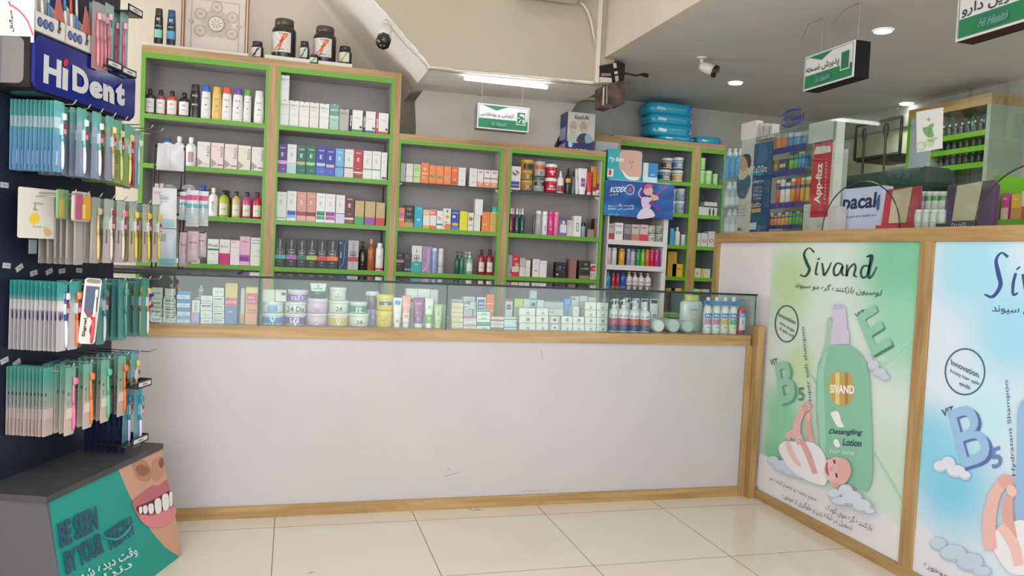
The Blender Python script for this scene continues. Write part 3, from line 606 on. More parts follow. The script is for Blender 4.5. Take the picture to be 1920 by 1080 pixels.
# ================= goods on the shelves =================
def span(x0, x1, yt, zb, Yf):
    """left x, right x and top of an item from the photo, standing on level zb with its front in plane Yf"""
    ym = yt+20; a = PY(x0, ym, Yf); c = PY(x1, ym, Yf); t = PY((x0+x1)/2, yt, Yf)
    return (a.x+c.x)/2, c.x-a.x, t.z-zb
def put_box(x0, x1, yt, zb, Yf, c, parts, label, grp=None, d=0.06, cat='box', name='carton', back=0):
    x, w, h = span(x0, x1, yt, zb, Yf)
    o = carton(w, h, d, c, parts).make(name, None, (x, Yf+back, zb+.0003)); return tag(o, label, cat, grp)
def put_bot(x0, x1, yt, zb, Yf, kind, col, cap, label, grp=None, **kw):
    x, w, h = span(x0, x1, yt, zb, Yf); dd = kw.get('d', None); nm = kw.pop('name', 'bottle'); cat = kw.pop('cat', 'bottle')
    return bottle(w, h, kind, col, cap, loc=(x, Yf+w*.5*{'shampoo': .58, 'flat': .5, 'sq': .7}.get(kind, 1), zb+.0003), name=nm, label=label, cat=cat, group=grp, **kw)
YB = 5.235
G11 = 'shampoo bottles on the top left shelf'
leaf = (('ALMA', .47, .13, '333'), ('herbal', .28, .1, '555'))
for x0, x1, yt, c, lb in ((271, 290, 165.6, '1d3a33', 'dark green flask with white label, far left on the top left shelf'), (291.5, 310, 168, '9b4a50', 'dusky red flask with white label beside the dark green flask'),
                          (311.5, 332, 170, 'bf5a38', 'orange flask with white label and black cap on the top left shelf'), (334, 355, 172.6, '3a2226', 'dark brown flask with white label beside the orange flask')):
    put_bot(x0, x1, yt, Z1, YB, 'sq', c, '231f21', lb, G11, lab=('dedad8', (.08, .62), 58), txt=leaf)
put_bot(356, 375.5, 157.7, Z1, YB, 'shampoo', '1f1f22', '2a2a2d', 'black tapered shampoo bottle on the top left shelf', G11, txt=(('HAIR', .66, .2, 'c9c9c9'), ('MEN', .4, .2, 'c9c9c9')))
for x0, x1, yt, c, cp, lb in ((376.5, 395.5, 159.6, 'dcdad9', '2a62b8', 'white shampoo bottle with bright blue cap'), (397, 416, 162.5, 'dcb665', 'd9a545', 'golden yellow shampoo bottle with amber cap'), (415.6, 435, 163.7, 'dedad8', 'd9533f', 'white shampoo bottle with coral red cap'),
                              (435.4, 456, 165.6, 'dedad9', '6a479e', 'white shampoo bottle with purple cap'), (456.6, 471.5, 168, 'd9d9d6', '5aa82c', 'narrow white shampoo bottle with green cap'), (476, 495.5, 170, 'e0dedd', 'd8d6d6', 'white shampoo bottle with white cap at the right end of the top left shelf')):
    put_bot(x0, x1, yt, Z1, YB, 'shampoo', c, cp, lb, G11, txt=(('SYRIA', .62, .14, '8a8583'), ('*', .42, .22, '4d4a48'), ('plus', .27, .1, '5a5654'), ('400', .06, .09, '333')))
# second shelf left bay
G12 = 'pastel cartons with grey wedges'
put_bot(305, 323, 258.5, Z2, YB, 'flat', 'e3dfe2', '2b559c', 'white bottle with blue cap behind the face mask bag', None)
put_bot(323.7, 346, 254.8, Z2, YB, 'round', 'e4e2e2', 'e8e6e6', 'plain white bottle half hidden behind the wire rack', None)
put_bot(346.5, 368, 256.7, Z2, YB, 'round', 'e4e0e0', 'e8e6e6', 'white bottle with a dusty pink label', None, lab=('b08e95', (.15, .5), 32))
for i, (x0, x1, yt, c, acc, sd) in enumerate(((369.3, 394, 266, 'd9d3cd', '9fb3ae', '8d8a86'), (395, 419.5, 268, 'd8c8c2', '4a4444', 'a58f86'), (420.2, 445, 270.4, 'd8cbc8', '5c4646', 'a35f6a'), (445.7, 470, 273, 'd8cfc4', 'd8cfc4', 'b0925e'), (471, 495.5, 276, 'd8d0cc', '3f3a3a', '6f6a6a'))):
    put_box(x0, x1, yt, Z2, YB, c, dict(side=c, r=((0, .03, 0, 1, sd), (.55, .95, .12, .16, acc)), p=(((.03, .38), (.03, .05), (.5, .2)), '8f8d8a',),) if False else dict(side=c, r=((0, .03, 0, 1, sd), (.55, .95, .12, .16, acc)), p=((((.03, .38), (.03, .03), (.5, .18)), '999590'),), t=(('FULICA', .84, .66, .2, '6d6664', 90, .5), ('cream', .55, .75, .07, '9a918d', 90, .4), ('soft & fresh', .3, .86, .06, '9a918d'))),
            ['pale grey', 'blush', 'pink edged', 'cream', 'light rose grey'][i]+' carton with grey wedge and sideways brand lettering', G12)
# third shelf
put_bot(369, 389, 347.5, Z3, YB, 'flat', 'e1dfe0', '2746a8', 'white mouthwash bottle with royal blue cap and sideways name', None, txt=(('Sirius', .45, .3, '3a3a46', 90),), lab=('dddbdc', (.1, .6), 60))
put_bot(390, 408.5, 352, Z3, YB, 'round', 'e4e2de', 'ecebe8', 'white body lotion bottle with black vertical writing', None, lab=('e2e0dc', (.05, .62), 60), txt=(('LOTION', .36, .2, '3a3a3a', 90), ('body', .5, .1, '555')))
for x0, x1, yt, c, cp, lb, k in ((418, 434, 357, '3c4a2c', '1b1c1d', 'dark bottle with black cap tucked behind the lime bottle', 0), (409, 429, 356, 'a9b43a', '1c1d1e', 'lime green body wash bottle with tall black cap', 1), (434, 451, 358.7, 'c8aa72', '2a2322', 'honey beige bottle with dark cap', 1), (453, 471.5, 359.7, 'b8487c', '2c2124', 'magenta pink bottle with dark cap', 1), (472, 491.7, 360, 'b02a38', '2e1f22', 'crimson bottle with dark cap at the right end of its shelf', 1)):
    put_bot(x0, x1, yt, Z3, YB+(0 if k else .05), 'round', c, cp, lb, 'small body wash bottles', lab=('cfcdb9' if k else '8a8a70', (.08, .5), 45), txt=(('care', .3, .16, '555'),))
# fourth shelf
G14 = 'skin care cartons on the bottom left shelf'
put_box(389, 410, 448.3, Z4, YB, 'dcddd9', dict(r=((.02, .98, .55, .62, '2f6f5f'), (0, 1, 0, .15, 'b4d8c4')), t=(('dkosé', .5, .75, .24, '333'), ('serum', .5, .42, .1, '888'))), 'white carton with a dark green brush line', G14)
put_box(411, 431, 449, Z4, YB, 'dbd6d6', dict(r=((0, 1, 0, .45, 'b9286e'),), t=(('doost', .5, .72, .2, '444'), ('v', .5, .82, .14, '333'))), 'white carton with solid magenta lower half', G14)
put_box(431.7, 450, 449, Z4, YB, 'ddd2d6', dict(r=((0, 1, .96, 1, '9a4256'),), t=(('NOLET', .4, .88, .13, '666'), ('cleansing', .45, .7, .1, '999'))), 'pale pinkish white carton with a thin dark red top edge', G14)
put_box(449.3, 469, 443.3, Z4, YB, 'd9a9bf', dict(r=((0, .95, .14, .3, '7d2f92'), (0, .95, .3, .36, 'b04a9e')), t=(('Notin', .5, .82, .18, '7a3350'), ('C', .5, .66, .14, '9a5a78'))), 'rose pink carton with a purple brush stripe', G14)
put_box(469.7, 490.3, 445.8, Z4, YB, 'd8d6d3', dict(r=((.08, .92, .79, .81, '3b4f8c'),), e=((.72, .54, .14, .14, '8a8a8a'), (.72, .54, .1, .1, 'd8d6d3')), t=(('MEDICARE', .5, .9, .13, '888'), ('anti spot', .5, .35, .1, 'aaa'))), 'off white carton with a round grey emblem', G14)
put_box(330, 342, 481, Z4, YB, 'd5d9cf', dict(r=((0, 1, .7, 1, '8d6a72'),)), 'small pale jar carton behind the hanging bags', None)
put_box(358, 373.5, 482, Z4, YB, 'dcdad8', dict(r=((0, 1, .72, 1, '7c4250'),)), 'small white carton with maroon lid behind the clear bags', None)
# ---- middle bay of the tall cabinet
G21 = 'white serum cartons with a notched top'
def cerita(x0, x1, yt, zb, c, low, lb, zoff=0, tc='8a8885'):
    return put_box(x0, x1, yt, zb, YB, c, dict(r=((0, 1, 0, .06, low),) if low else (), p=((((.38, 1), (.62, 1), (.5, .965)), '555'),), t=(('CERITA', .5, .82, .21, tc), ('hydrating', .5, .7, .09, '999'), ('skin barrier', .5, .45, .08, 'aaa'))), lb, G21)
z_c = PY(533, 187.8, YB).z
cerita(524.8, 542.3, 187.8, Z1, 'dcdcdc', 'b9d4cf', 'white serum carton standing under another one at the shelf end')
cerita(524.8, 542.5, 140.9, z_c+.001, 'dedede', None, 'white serum carton stacked on top of another one')
for i, (x0, x1, yt, c, lo) in enumerate(((542.8, 560.4, 189, 'dfdfde', 'b6c3d2'), (561, 579.7, 191, 'dcdada', None), (580.4, 598, 192.6, 'd6d4d2', None), (599, 617, 194.6, 'd8dbd6', None))):
    cerita(x0, x1, yt, Z1, c, lo, ['white serum carton with pale blue foot', 'plain white serum carton next to the blue footed one', 'warm white serum carton, third from the sea green one leftwards but one', 'white serum carton touching the sea green carton'][i] if i != 2 else 'warm white serum carton with dark notch in the middle of the row')
put_box(618, 635.5, 196, Z1, YB, '9fc4b4', dict(r=((0, 1, .55, 1, '5f9486'), (0, 1, .52, .55, 'dfe8e2')), p=((((.38, 1), (.62, 1), (.5, .965)), 'eee'),), t=(('CERITA', .5, .78, .2, 'e8efe9'), ('soothing', .5, .4, .1, '557'))), 'sea green serum carton with darker upper half', G21)
put_box(636, 654, 204.7, Z1, YB, 'aaaaa2', dict(side='9a9a92', p=((((.36, 1), (.64, 1), (.5, .95)), '222'),), t=(('CERITA', .5, .8, .2, '5f5f5a'), ('eye', .5, .5, .1, '777'))), 'grey serum carton with a black notch', G21)
for x0, x1, yt, n_, c1, c2, wd in ((655.5, 680, 206.6, 'OPTOLITE', '262626', '4f8f5c', 'green'), (680.8, 704, 209, 'ALGOMED', '2a2a34', '3a63b0', 'blue'), (705, 728.3, 212, 'ORTIMED', 'b8354a', 'c04450', 'red')):
    put_box(x0, x1, yt, Z1, YB, 'd9d9d5', dict(r=((0, .2, 0, 1, c1), (.2, 1, 0, .13, c2)), e=((.86, .24, .1, .1, '444'),), t=((n_, .1, .5, .13, 'f4f4f4', 90, .9), ('tablets', .6, .66, .09, '999'))), 'squat white medical carton with %s foot and %s spine' % (wd, 'red' if wd == 'red' else 'black'), 'squat medical cartons')
G22 = 'face cream cartons with a large script E'
def ebox(x0, x1, yt, zb, c, tc, fields, lb, grp, ec=None):
    put_box(x0, x1, yt, zb, YB, c, dict(r=fields, t=(('THERISA', .5, .87, .12, tc), ('E', .5, .65, .42, ec or tc, 0, .6), ('—', .5, .34, .03, tc), ('30 ml', .62, .15, .09, tc))), lb, grp)
for x0, x1, yt, c, tc, fl, lb in ((521, 538.7, 270, '4f2a6e', 'e8dff0', ((0, 1, 0, .32, '6d3a94'), (0, 1, .32, .44, 'c9a6cf')), 'deep purple carton with script E'), (538.7, 556, 270.8, 'dadcdc', 'a9aaa9', ((0, 1, 0, .3, 'a8d2cf'), (0, 1, .34, .36, '8fa8a4')), 'white carton with pale aqua foot next to the purple one'),
                                 (556.7, 574, 273, '1f6656', 'e6ece8', ((0, .9, .34, .44, 'b8a882'),), 'dark green carton with beige label strip'), (574.7, 592.5, 274, '1f6a52', 'e6ece8', ((0, .9, .34, .44, '9fc49a'),), 'dark green carton with pale green label strip'),
                                 (593, 611, 275.3, '32389c', 'e4e6f2', ((0, 1, 0, .3, '4a63b4'), (.05, .95, .34, .44, '9fc9cf')), 'royal blue carton with aqua label strip'), (611, 628, 278, '32389c', 'e4e6f2', ((0, 1, 0, .3, '3f55b4'), (.05, .95, .32, .42, 'd0a9a9')), 'royal blue carton with pink label strip'),
                                 (628.7, 645, 278.7, '6aa3d2', 'd5e6f2', ((.05, .95, .33, .37, '2b3a66'),), 'sky blue carton with navy strip'), (646, 663, 280, 'd8d4d2', 'aaa5a5', ((0, 1, 0, .3, 'd8c6c9'), (.05, .95, .33, .37, '4a3a3a')), 'white carton with dusty foot and dark strip'),
                                 (663.3, 680.5, 280.5, 'a8303c', 'f0dedd', ((0, 1, 0, .16, '8f4a36'), (0, 1, .18, .23, 'dcc9c4')), 'red carton with script E'), (681, 697.5, 283, 'd8d7d3', 'b4b2ae', ((.05, .95, .33, .37, '8a7c70'), (0, 1, 0, .3, 'd0dcd2')), 'white carton with brown strip beside the red one'),
                                 (698, 714, 284, 'd8d9d6', 'b4b2ae', ((.05, .95, .33, .37, '3c7a5a'), (0, 1, 0, .3, 'cfe0d8')), 'white carton with green strip near the shelf end'), (714.7, 726, 286, 'dadad8', 'b9b9b6', ((.2, .9, .04, .12, '555'),), 'narrow white carton at the end of the upper E row')):
    ebox(x0, x1, yt, Z2, c, tc, fl, lb, G22)
for x0, x1, yt, c, tc, fl, lb in ((517.5, 537.5, 359.7, 'd9d9d5', 'b4b2ae', ((0, 1, .08, .1, '6a4a4a'),), 'white carton with a thin maroon line at the left end'), (538, 556, 358.3, 'dadcdb', 'b4b2ae', ((.08, .92, .2, .34, '3a4fa8'), (.08, .92, .1, .2, '6cb4dc')), 'white carton with two blue fields low on its face'),
                                 (556.7, 574.5, 360, 'c88f84', 'e8d4ce', ((0, 1, .2, .33, '9a3a38'), (0, 1, .04, .18, 'cfa59a')), 'salmon pink carton with brick red strip, left of its twin'), (575, 592.5, 361, 'c4887c', 'e8d4ce', ((0, 1, .2, .33, '7a3430'), (0, 1, .04, .18, 'cfa59a')), 'salmon pink carton with dark brown strip, right of its twin'),
                                 (593, 610, 362.5, 'd9dad7', 'b4b2ae', ((.08, .95, .24, .38, '1f7a54'), (.08, .95, .1, .22, '2f9a6a')), 'white carton with green fields low on its face'), (610, 628.7, 364, 'd9d8d8', 'b4b2ae', ((.08, .95, .24, .38, '86367e'), (.08, .95, .1, .22, 'b04a9e')), 'white carton with magenta fields low on its face'),
                                 (629.7, 646.7, 365.8, 'd7d6d8', 'b4b2ae', ((.08, .95, .33, .36, '2b2f55'), (0, 1, 0, .3, 'c2c4dc')), 'white carton with lavender foot and navy line'), (647, 664, 366.7, '5f3434', 'ecdeda', ((0, 1, .16, .22, 'e0d4cc'), (0, 1, 0, .16, '7a4f3f')), 'dark maroon carton with script E')):
    ebox(x0, x1, yt, Z3, c, tc, fl, lb, 'lower row of script E cartons')
for x0, x1, yt, f_, w_ in ((665, 682.5, 376.7, '3f9a5c', 'green'), (684, 703.5, 378, '8a4f9c', 'violet'), (704.7, 721.7, 380, 'c23a3c', 'red')):
    put_box(x0, x1, yt, Z3, YB, 'b89f70', dict(r=((0, 1, 0, .33, f_),), t=(('LM', .5, .78, .2, 'e0d2ae'),)), 'short gold carton with a %s foot' % w_, 'gold cartons')
G24 = 'black hair colour cartons with a knot emblem'
def knot(k, w, h, cz, m, b):
    for dx, dz in ((-.13, .06), (.13, .06), (-.1, -.1), (.1, -.1)):
        b.tube([(w*dx+w*.15*math.cos(a), -.0016, h*cz+w*dz*1.6+w*.17*math.sin(a)) for a in [i*math.pi/6 for i in range(13)]], w*.018, m, 4)
def hair(x0, x1, yt, c, acc, lb, tc='d6d6d2', grp=G24, side='18181a'):
    x, w, h = span(x0, x1, yt, Z4, YB)
    b = carton(w, h, .06, c, dict(side=side, r=((0, 1, .28, .42, acc),), t=(('LUTONELLA', .5, .78, .13, tc, 90, .34), ('color', .5, .2, .1, tc), ('cream', .5, .1, .08, tc))))
    knot(0, w, h, .52, mat(tc), b); tag(b.make('carton', None, (x, YB, Z4+.0003)), lb, 'box', grp)
for x0, x1, yt, acc, lb in ((514.3, 535.8, 446, '3fb4ac', 'turquoise'), (536.5, 556.3, 446.7, 'a06ab8', 'lilac'), (557, 575, 448, '2f6a5a', 'dark green'), (575.2, 594.4, 448.4, '9bc43f', 'lime green'), (594.8, 613, 449.7, 'c8404a', 'red'), (613.3, 634, 450.2, 'e8703a', 'orange')):
    hair(x0, x1, yt, '26262a', acc, 'black hair colour carton with a %s band' % lb)
hair(652.5, 672.5, 451, 'a9a9a6', 'b8285a', 'silver grey hair colour carton with a crimson band', '44443f', None, '8f8f8c')
x, w, h = span(634.8, 652.3, 451, Z4, YB); b = carton(w, h, .06, '1d2544', dict(r=((.05, .35, .88, .93, '8a8fa8'),), t=(('Biomaxi', .25, .5, .14, 'dfe3f0', 90, .5),)))
b.tube([(w*(.9-.5), -.0015, h*.99), (w*.14, -.0015, h*.85), (w*.16, -.0015, h*.5), (w*.05, -.0015, h*.2), (-w*.35, -.0015, h*.02)], w*.06, '3f9ad8', 5)
tag(b.make('carton', None, (x, YB, Z4+.0003)), 'navy carton with a light blue sweeping curve', 'box')
put_bot(673.5, 688, 452.5, Z4, YB, 'pump', '241f22', '1c1a1c', 'black pump bottle with white writing between silver carton and amber bottle', None, txt=(('AVEDA', .42, .22, 'cfcaca', 90), ('spa', .2, .12, 'bbb')))
put_bot(689.5, 704, 448.4, Z4, YB, 'round', 'a35a2a', 'c98a58', 'amber brown bottle with a copper cap', None)
put_bot(704.7, 719.5, 455.8, Z4, YB, 'flat', 'd8d6d3', 'dddad8', 'white bottle with a red swoosh at its foot', None, band=((.02, .1, 'b02f28'),), txt=(('hair', .5, .2, '99a'),))
# ---- third bay: glass shelf
G31 = 'small sun care cartons on the glass shelf'
def sbox(x0, x1, yt, zb, c, parts, lb, grp=G31, **k): return put_box(x0, x1, yt, zb, YB, c, parts, lb, grp, d=.045, **k)
sbox(750.7, 760.2, 306, Z2, 'a39e9b', {}, 'plain grey carton at the left end of the left glass shelf')
sbox(761, 774.3, 307, Z2, 'd8d2cf', dict(r=((0, 1, .3, .33, '9a9490'),), t=(('clear', .5, .85, .12, '888'), ('gel', .5, .2, .1, '555'))), 'plain white slim carton left of the pale green one')
sbox(775, 788.5, 308, Z2, 'b9cf95', dict(r=((0, 1, .3, .33, '6a8a4f'), (.2, .8, .6, .8, 'a4c07c')), t=(('fresh', .5, .88, .14, '5a7a3f'),)), 'pale green slim carton')
sbox(789.3, 804, 305.5, Z2, 'dd7a3f', dict(r=((.1, .9, .46, .5, 'f2e2d4'),), t=(('IE', .5, .7, .35, 'f0d8c4'), ('50+', .4, .28, .2, 'f2e2d4'))), 'tall orange carton with white monogram')
for i, (x0, x1, yt, ac, w_) in enumerate(((804.5, 817.4, 309.6, '7a8a3f', 'first'), (817.7, 831.5, 311, '7a8a3f', 'second'), (832, 845.6, 312, 'b894a4', 'third'))):
    sbox(x0, x1, yt, Z2, 'df8247', dict(r=((0, 1, 0, .08, 'c96a2f'),), e=((.5, .42, .34, .3, ac), (.5, .54, .4, .22, 'df8247')), t=(('Sun', .35, .84, .18, 'f0c8a4'),)), 'orange carton with a %s leaf, %s of three alike' % ('mauve' if i == 2 else 'green', w_))
sbox(846.3, 859, 313, Z2, 'd8662f', dict(r=((.15, .85, .08, .2, '8f5a34'),), t=(('SUN', .5, .8, .22, 'f0d0b8'), ('*', .5, .32, .3, 'f4e0d0'))), 'deep orange carton with barcode at its foot')
sbox(859.3, 873, 314.4, Z2, 'd5d6d5', dict(t=(('A', .5, .8, .2, '667'), ('skin', .5, .3, .14, '99a'))), 'pale white carton right of the deep orange one')
sbox(879.8, 894.4, 315.6, Z2, 'd6d1cb', dict(side='b9b2aa', t=(('i', .4, .88, .14, '888'), ('matte', .5, .6, .12, '777'), ('fluid', .5, .25, .12, '444'))), 'cream white carton with a gap on its left')
for i, (x0, x1, yt) in enumerate(((895, 906.3, 317.8), (907, 919.6, 318.8), (920, 933.4, 319.7))):
    sbox(x0, x1, yt, Z2, 'd8d4d0', dict(r=((0, 1, 0, .3, 'dc8a66'),)+(((0, 1, .5, .56, 'b04a4a'),) if i else ())+((.3, .7, .8, .92, '9a4a4a'), (.42, .58, .83, .89, 'e8e0dc')), t=(('spf', .5, .2, .2, 'f4e8e0'),)), ['white and salmon carton without a red line', 'white and salmon carton with a red line, middle of three', 'white and salmon carton with a red line, at the shelf end'][i])
G32 = 'sun cream cartons on the second shelf of the third bay'
def s2(x0, x1, yt, c, parts, lb, **k): return sbox(x0, x1, yt, Z3, c, parts, lb, G32, **k)
s2(758, 776.2, 385, '2c2024', dict(r=((0, 1, 0, .22, 'b59a62'),), e=((.32, .3, .17, .17, 'b59a62'), (.68, .3, .17, .17, 'b59a62'), (.32, .3, .1, .1, '2c2024'), (.68, .3, .1, .1, '2c2024')), t=(('150', .5, .84, .26, 'cfa04a'), ('gold', .5, .6, .16, 'c8c0b4'))), 'black and gold carton with linked rings', back=.012)
s2(746.3, 758, 389.3, 'dc7f4c', dict(r=((0, 1, .36, .4, 'f0d8c8'),), e=((.5, .64, .3, .3, '4a86b8'),)), 'orange carton with a blue disc')
s2(776.7, 792.2, 387.4, '26a0b8', dict(t=(('aqua', .6, .9, .16, 'bfe0e8'), ('48', .5, .38, .26, 'dff0f2'))), 'turquoise carton beside the black and gold one')
s2(793, 805.6, 393.3, 'd8d6ce', dict(r=((0, 1, 0, .16, 'd9a23c'), (0, 1, .7, .98, 'dc9a5a')), t=(('DX', .4, .84, .4, 'f0ece4'), ('x', .7, .55, .14, '666'))), 'white carton with yellow foot and peach head')
s2(806, 818, 393.3, 'd8d6d2', dict(r=((0, 1, 0, .16, 'd8662f'), (0, 1, .7, .98, 'cf5f2c')), t=(('DX', .4, .84, .4, 'f0ece4'), ('x', .7, .55, .14, '666'))), 'white carton with orange foot and burnt orange head')
s2(818.6, 830.4, 395.3, 'd8dadb', dict(r=((0, 1, .2, .3, '3a7a94'),), e=((.4, .58, .24, .24, 'c8503c'), (.4, .58, .12, .12, 'd8dadb'))), 'white carton with a red D shaped mark')
s2(830.8, 845.2, 391, 'd3d8cc', dict(r=((.4, .62, .82, .92, '2f6a4c'),), e=((.55, .6, .28, .28, 'd8c040'), (.55, .6, .17, .17, 'b8902c'), (.6, .14, .46, .4, 'd8703c')), t=(('SPF', .4, .34, .2, 'a03a2c'),)), 'pale green carton with a yellow sun')
s2(845.8, 861, 393.8, '2b4596', dict(r=((0, 1, 0, .16, '4f7ab0'),), e=((.35, .66, .18, .18, 'e6c4d4'), (.5, .28, .42, .2, 'd8a44c')), t=(('sunsafe', .5, .86, .16, 'dfe4f4'),)), 'royal blue carton with a pink ball')
s2(861.6, 876.4, 396.3, 'd6cf1e', dict(side='b8b21a', t=(('C', .6, .8, .14, '8a8414'), ('i a', .5, .36, .16, '77701a'))), 'bright yellow carton in the sun cream row')
s2(877, 887.8, 399, 'd6d2cc', dict(r=((0, 1, .26, .3, '9a9490'),), e=((.5, .66, .36, .36, 'b8663a'),), t=(('SUN', .5, .36, .18, '666'),)), 'white carton with a brown orange disc')
s2(888.5, 900.4, 403, 'd8d2cf', dict(t=(('tint', .5, .8, .12, 'aaa'), ('i', .7, .5, .1, '555'))), 'off white carton carrying another carton on top')
zz = PY(894, 403.4, YB).z
sbox(890.7, 905, 373.6, zz, 'dcd6d3', dict(t=(('tint', .5, .8, .12, 'aaa'), ('v', .75, .6, .12, '555'))), 'off white carton stacked above the sun cream row', G32)
s2(903.3, 918, 397.8, 'dd8038', dict(t=(('sun', .5, .8, .12, 'f0c8a0'), ('repair', .4, .38, .14, 'f4e4d4'))), 'plain orange carton near the right end')
s2(918.4, 931.8, 398.5, 'c9a24e', dict(t=(('gold', .5, .4, .12, '8a6a2c'),)), 'mustard gold carton at the right end')
zz = PY(925, 399, YB).z
sbox(922, 934, 388, zz, '2f9f9a', dict(r=((0, 1, 0, .1, 'dfe4e0'),), t=(('mint', .5, .5, .14, 'cfe8e4'),)), 'small teal box lying on the mustard carton', G32)
# third shelf
G33 = 'hair care on the lower shelf of the third bay'
sb = lambda *a, **k: sbox(a[0], a[1], a[2], Z4, a[3], a[4], a[5], G33, **k)
sb(742, 756.7, 473, '201c1e', dict(r=((0, 1, .48, .62, 'b89a94'),), e=((.5, .62, .3, .12, '8a2a2c'), (.75, .54, .14, .1, 'c0643c')), t=(('wax', .5, .86, .2, 'aaa'), ('men', .4, .36, .14, '999'))), 'black carton with a pinkish grey band')
sb(757.4, 772, 474.5, '2a2d3e', dict(r=((.1, .9, .08, .18, '8a8aa0'), (.1, .9, .7, .74, '8a4a50')), t=(('gel', .4, .84, .18, 'aaa'),)), 'dark navy carton beside the black one')
x, w, h = span(771.5, 790.8, 460.7, Z4, YB); b = carton(w, h, .05, 'd4d4d2', dict(r=((0, 1, 0, .4, '2fa0a0'),), t=(('LUTO', .5, .8, .12, '666', 90, .2), ('color', .5, .3, .12, 'cfeae8')))); knot(0, w, h, .54, mat('4a4a48'), b)
tag(b.make('carton', None, (x, YB, Z4+.0003)), 'white and teal carton with a dark knot emblem', 'box', G33)
x, w, h = span(791.2, 808.3, 462, Z4, YB); b = carton(w, h, .05, '9c84ac', dict(t=(('silk', .3, .5, .18, '6f5a84', 90, .3),))); b.tube([(w*.4, -.0015, h*.97), (w*.2, -.0015, h*.85), (w*.22, -.0015, h*.45), (w*.05, -.0015, h*.18), (-w*.4, -.0015, h*.03)], w*.06, 'd8c8e0', 5)
tag(b.make('carton', None, (x, YB, Z4+.0003)), 'lilac carton with a pale sweeping curve', 'box', G33)
put_bot(808.5, 821, 464.7, Z4, YB, 'can', '8fa6cc', 'd4d6da', 'pale blue foam bottle with clear cap', G33, txt=(('C', .25, .3, 'e8ecf4'),))
put_bot(821.5, 832.8, 465.9, Z4, YB, 'can', 'c9c6c6', 'd9d8d8', 'pale grey foam bottle with white cap', G33, band=((.28, .3, '6a6868'),))
put_bot(853.3, 862.8, 471.5, Z4, YB, 'pump', '1f4f40', '1c1c1e', 'dark green pump bottle, leftmost of the green group', G33)
put_bot(862.2, 870.5, 472.5, Z4, YB, 'pump', '2f7a62', '2c2c2e', 'emerald pump bottle with black head', G33)
put_bot(869.6, 878, 471.5, Z4, YB+.03, 'pump', '5f9a7c', 'c4c8c6', 'light green bottle with a white pump', G33)
put_bot(875, 887.6, 472.4, Z4, YB-.004, 'pump', '7fb08c', 'd8dad8', 'clear green foamer with white pump and pale label', G33, lab=('ccd2c6', (.14, .5), 60))
for x0, x1, lb in ((896.7, 910.2, 'left ruby red bottle with wide black cap'), (912, 926, 'right ruby red bottle with wide black cap')):
    put_bot(x0, x1, 468, Z4, YB, 'sq', '8f1c2a', '1e1c1e', lb, G33, lab=('d6cfc2', (.12, .5), 45), txt=(('hair', .3, .18, '667'),))
# ---- fourth bay: glass shelf
G41 = 'jars and tubes on the right glass shelf'
def jar(x0, x1, yt, yb, c, cap, lb, zb=Z2, kind='jar', grp=G41, Yf=None, **k):
    Yf = Yf or YB; z = zb if yb is None else PY((x0+x1)/2, yb, Yf).z+.0006
    return put_bot(x0, x1, yt, z, Yf, kind, c, cap, lb, grp, name='jar', cat='jar', **k)
put_box(957, 976.3, 311.9, Z2, YB, 'd4cfcd', dict(r=((.05, .9, .08, .36, '2f3f8c'), (.05, .9, .2, .215, 'dfe0ee')), e=((.5, .72, .32, .26, '6f5148'), (.4, .76, .14, .12, 'd8c8bc'), (.62, .68, .1, .14, 'c4b0a4'))), 'white carton with blue panel and nut picture', G41)
jar(977.8, 1000.7, 337.8, None, 'b8852a', 'c9983f', 'gold jar at the bottom of the gold stack', lab=('6a6a5c', (.1, .6), 40), txt=(('X', .35, .3, 'e8d08a'),))
jar(978.5, 1001, 319.3, 337.4, 'b8852a', 'd0a24c', 'gold jar in the middle of the gold stack', lab=('6a6a5c', (.1, .6), 40), txt=(('X', .35, .3, 'e8d08a'),))
jar(979, 1003.5, 299.3, 318.8, 'c98f22', 'd8a838', 'gold jar with dark label on top of the gold stack', lab=('2a2a34', (.08, .6), 46))
jar(1001.5, 1023, 331, None, '9a9c9e', '5c5e60', 'silver grey jar with black CC label', lab=('2c2c2e', (.4, .66), 60), txt=(('CC', .53, .2, 'd8d8d8'),))
jar(1004, 1025, 302.3, 330.4, 'a2a09e', 'b0b0b0', 'grey jar with orange band and a large 3', lab=('a2a09e', (.05, .68), 60, ((.46, .7, 'c8562c'),)), txt=(('3', .22, .3, '222'),))
jar(1024.4, 1045.5, 333.3, None, 'b8203a', 'e2dcda', 'lower red jar with white lid', txt=(('MEN', .42, .14, 'eee'), ('ARGAN', .24, .16, 'eee')))
jar(1025.5, 1047.4, 307.4, 332.8, 'b8203a', 'e4e0de', 'upper red jar with white lid', txt=(('MEN', .42, .16, 'eee'), ('R', .24, .2, 'eee')))
put_bot(1046.5, 1058.5, 320.3, Z2, YB, 'spray', 'dcd8d8', 'ebe9e8', 'white nozzle bottle with maroon label', G41, lab=('8f3a50', (.06, .34), 60))
put_bot(1061.5, 1072.3, 315.6, Z2, YB, 'spray', '2a2426', '1c1a1c', 'dark spray bottle with yellow upper label', G41, lab=('d8952c', (.44, .6), 70))
put_bot(1072.8, 1079, 321, Z2, YB+.02, 'spray', '5f6a66', '1c1a1c', 'thin grey spray bottle with black head', G41)
def tb(x0, x1, yt, zb, Yf, c, cap, lb, grp, **k):
    x, w, h = span(x0, x1, yt, zb, Yf); return tube_(w, h, c, cap, (x, Yf+w*.4, zb+.0004), label=lb, group=grp, **k)
tb(1079.3, 1088, 315.9, Z2, YB+.02, 'd4d2d2', 'dedcdc', 'plain white tube half behind the purple labelled tube', G41, txt=(('care', .6, .3, '444', 90),))
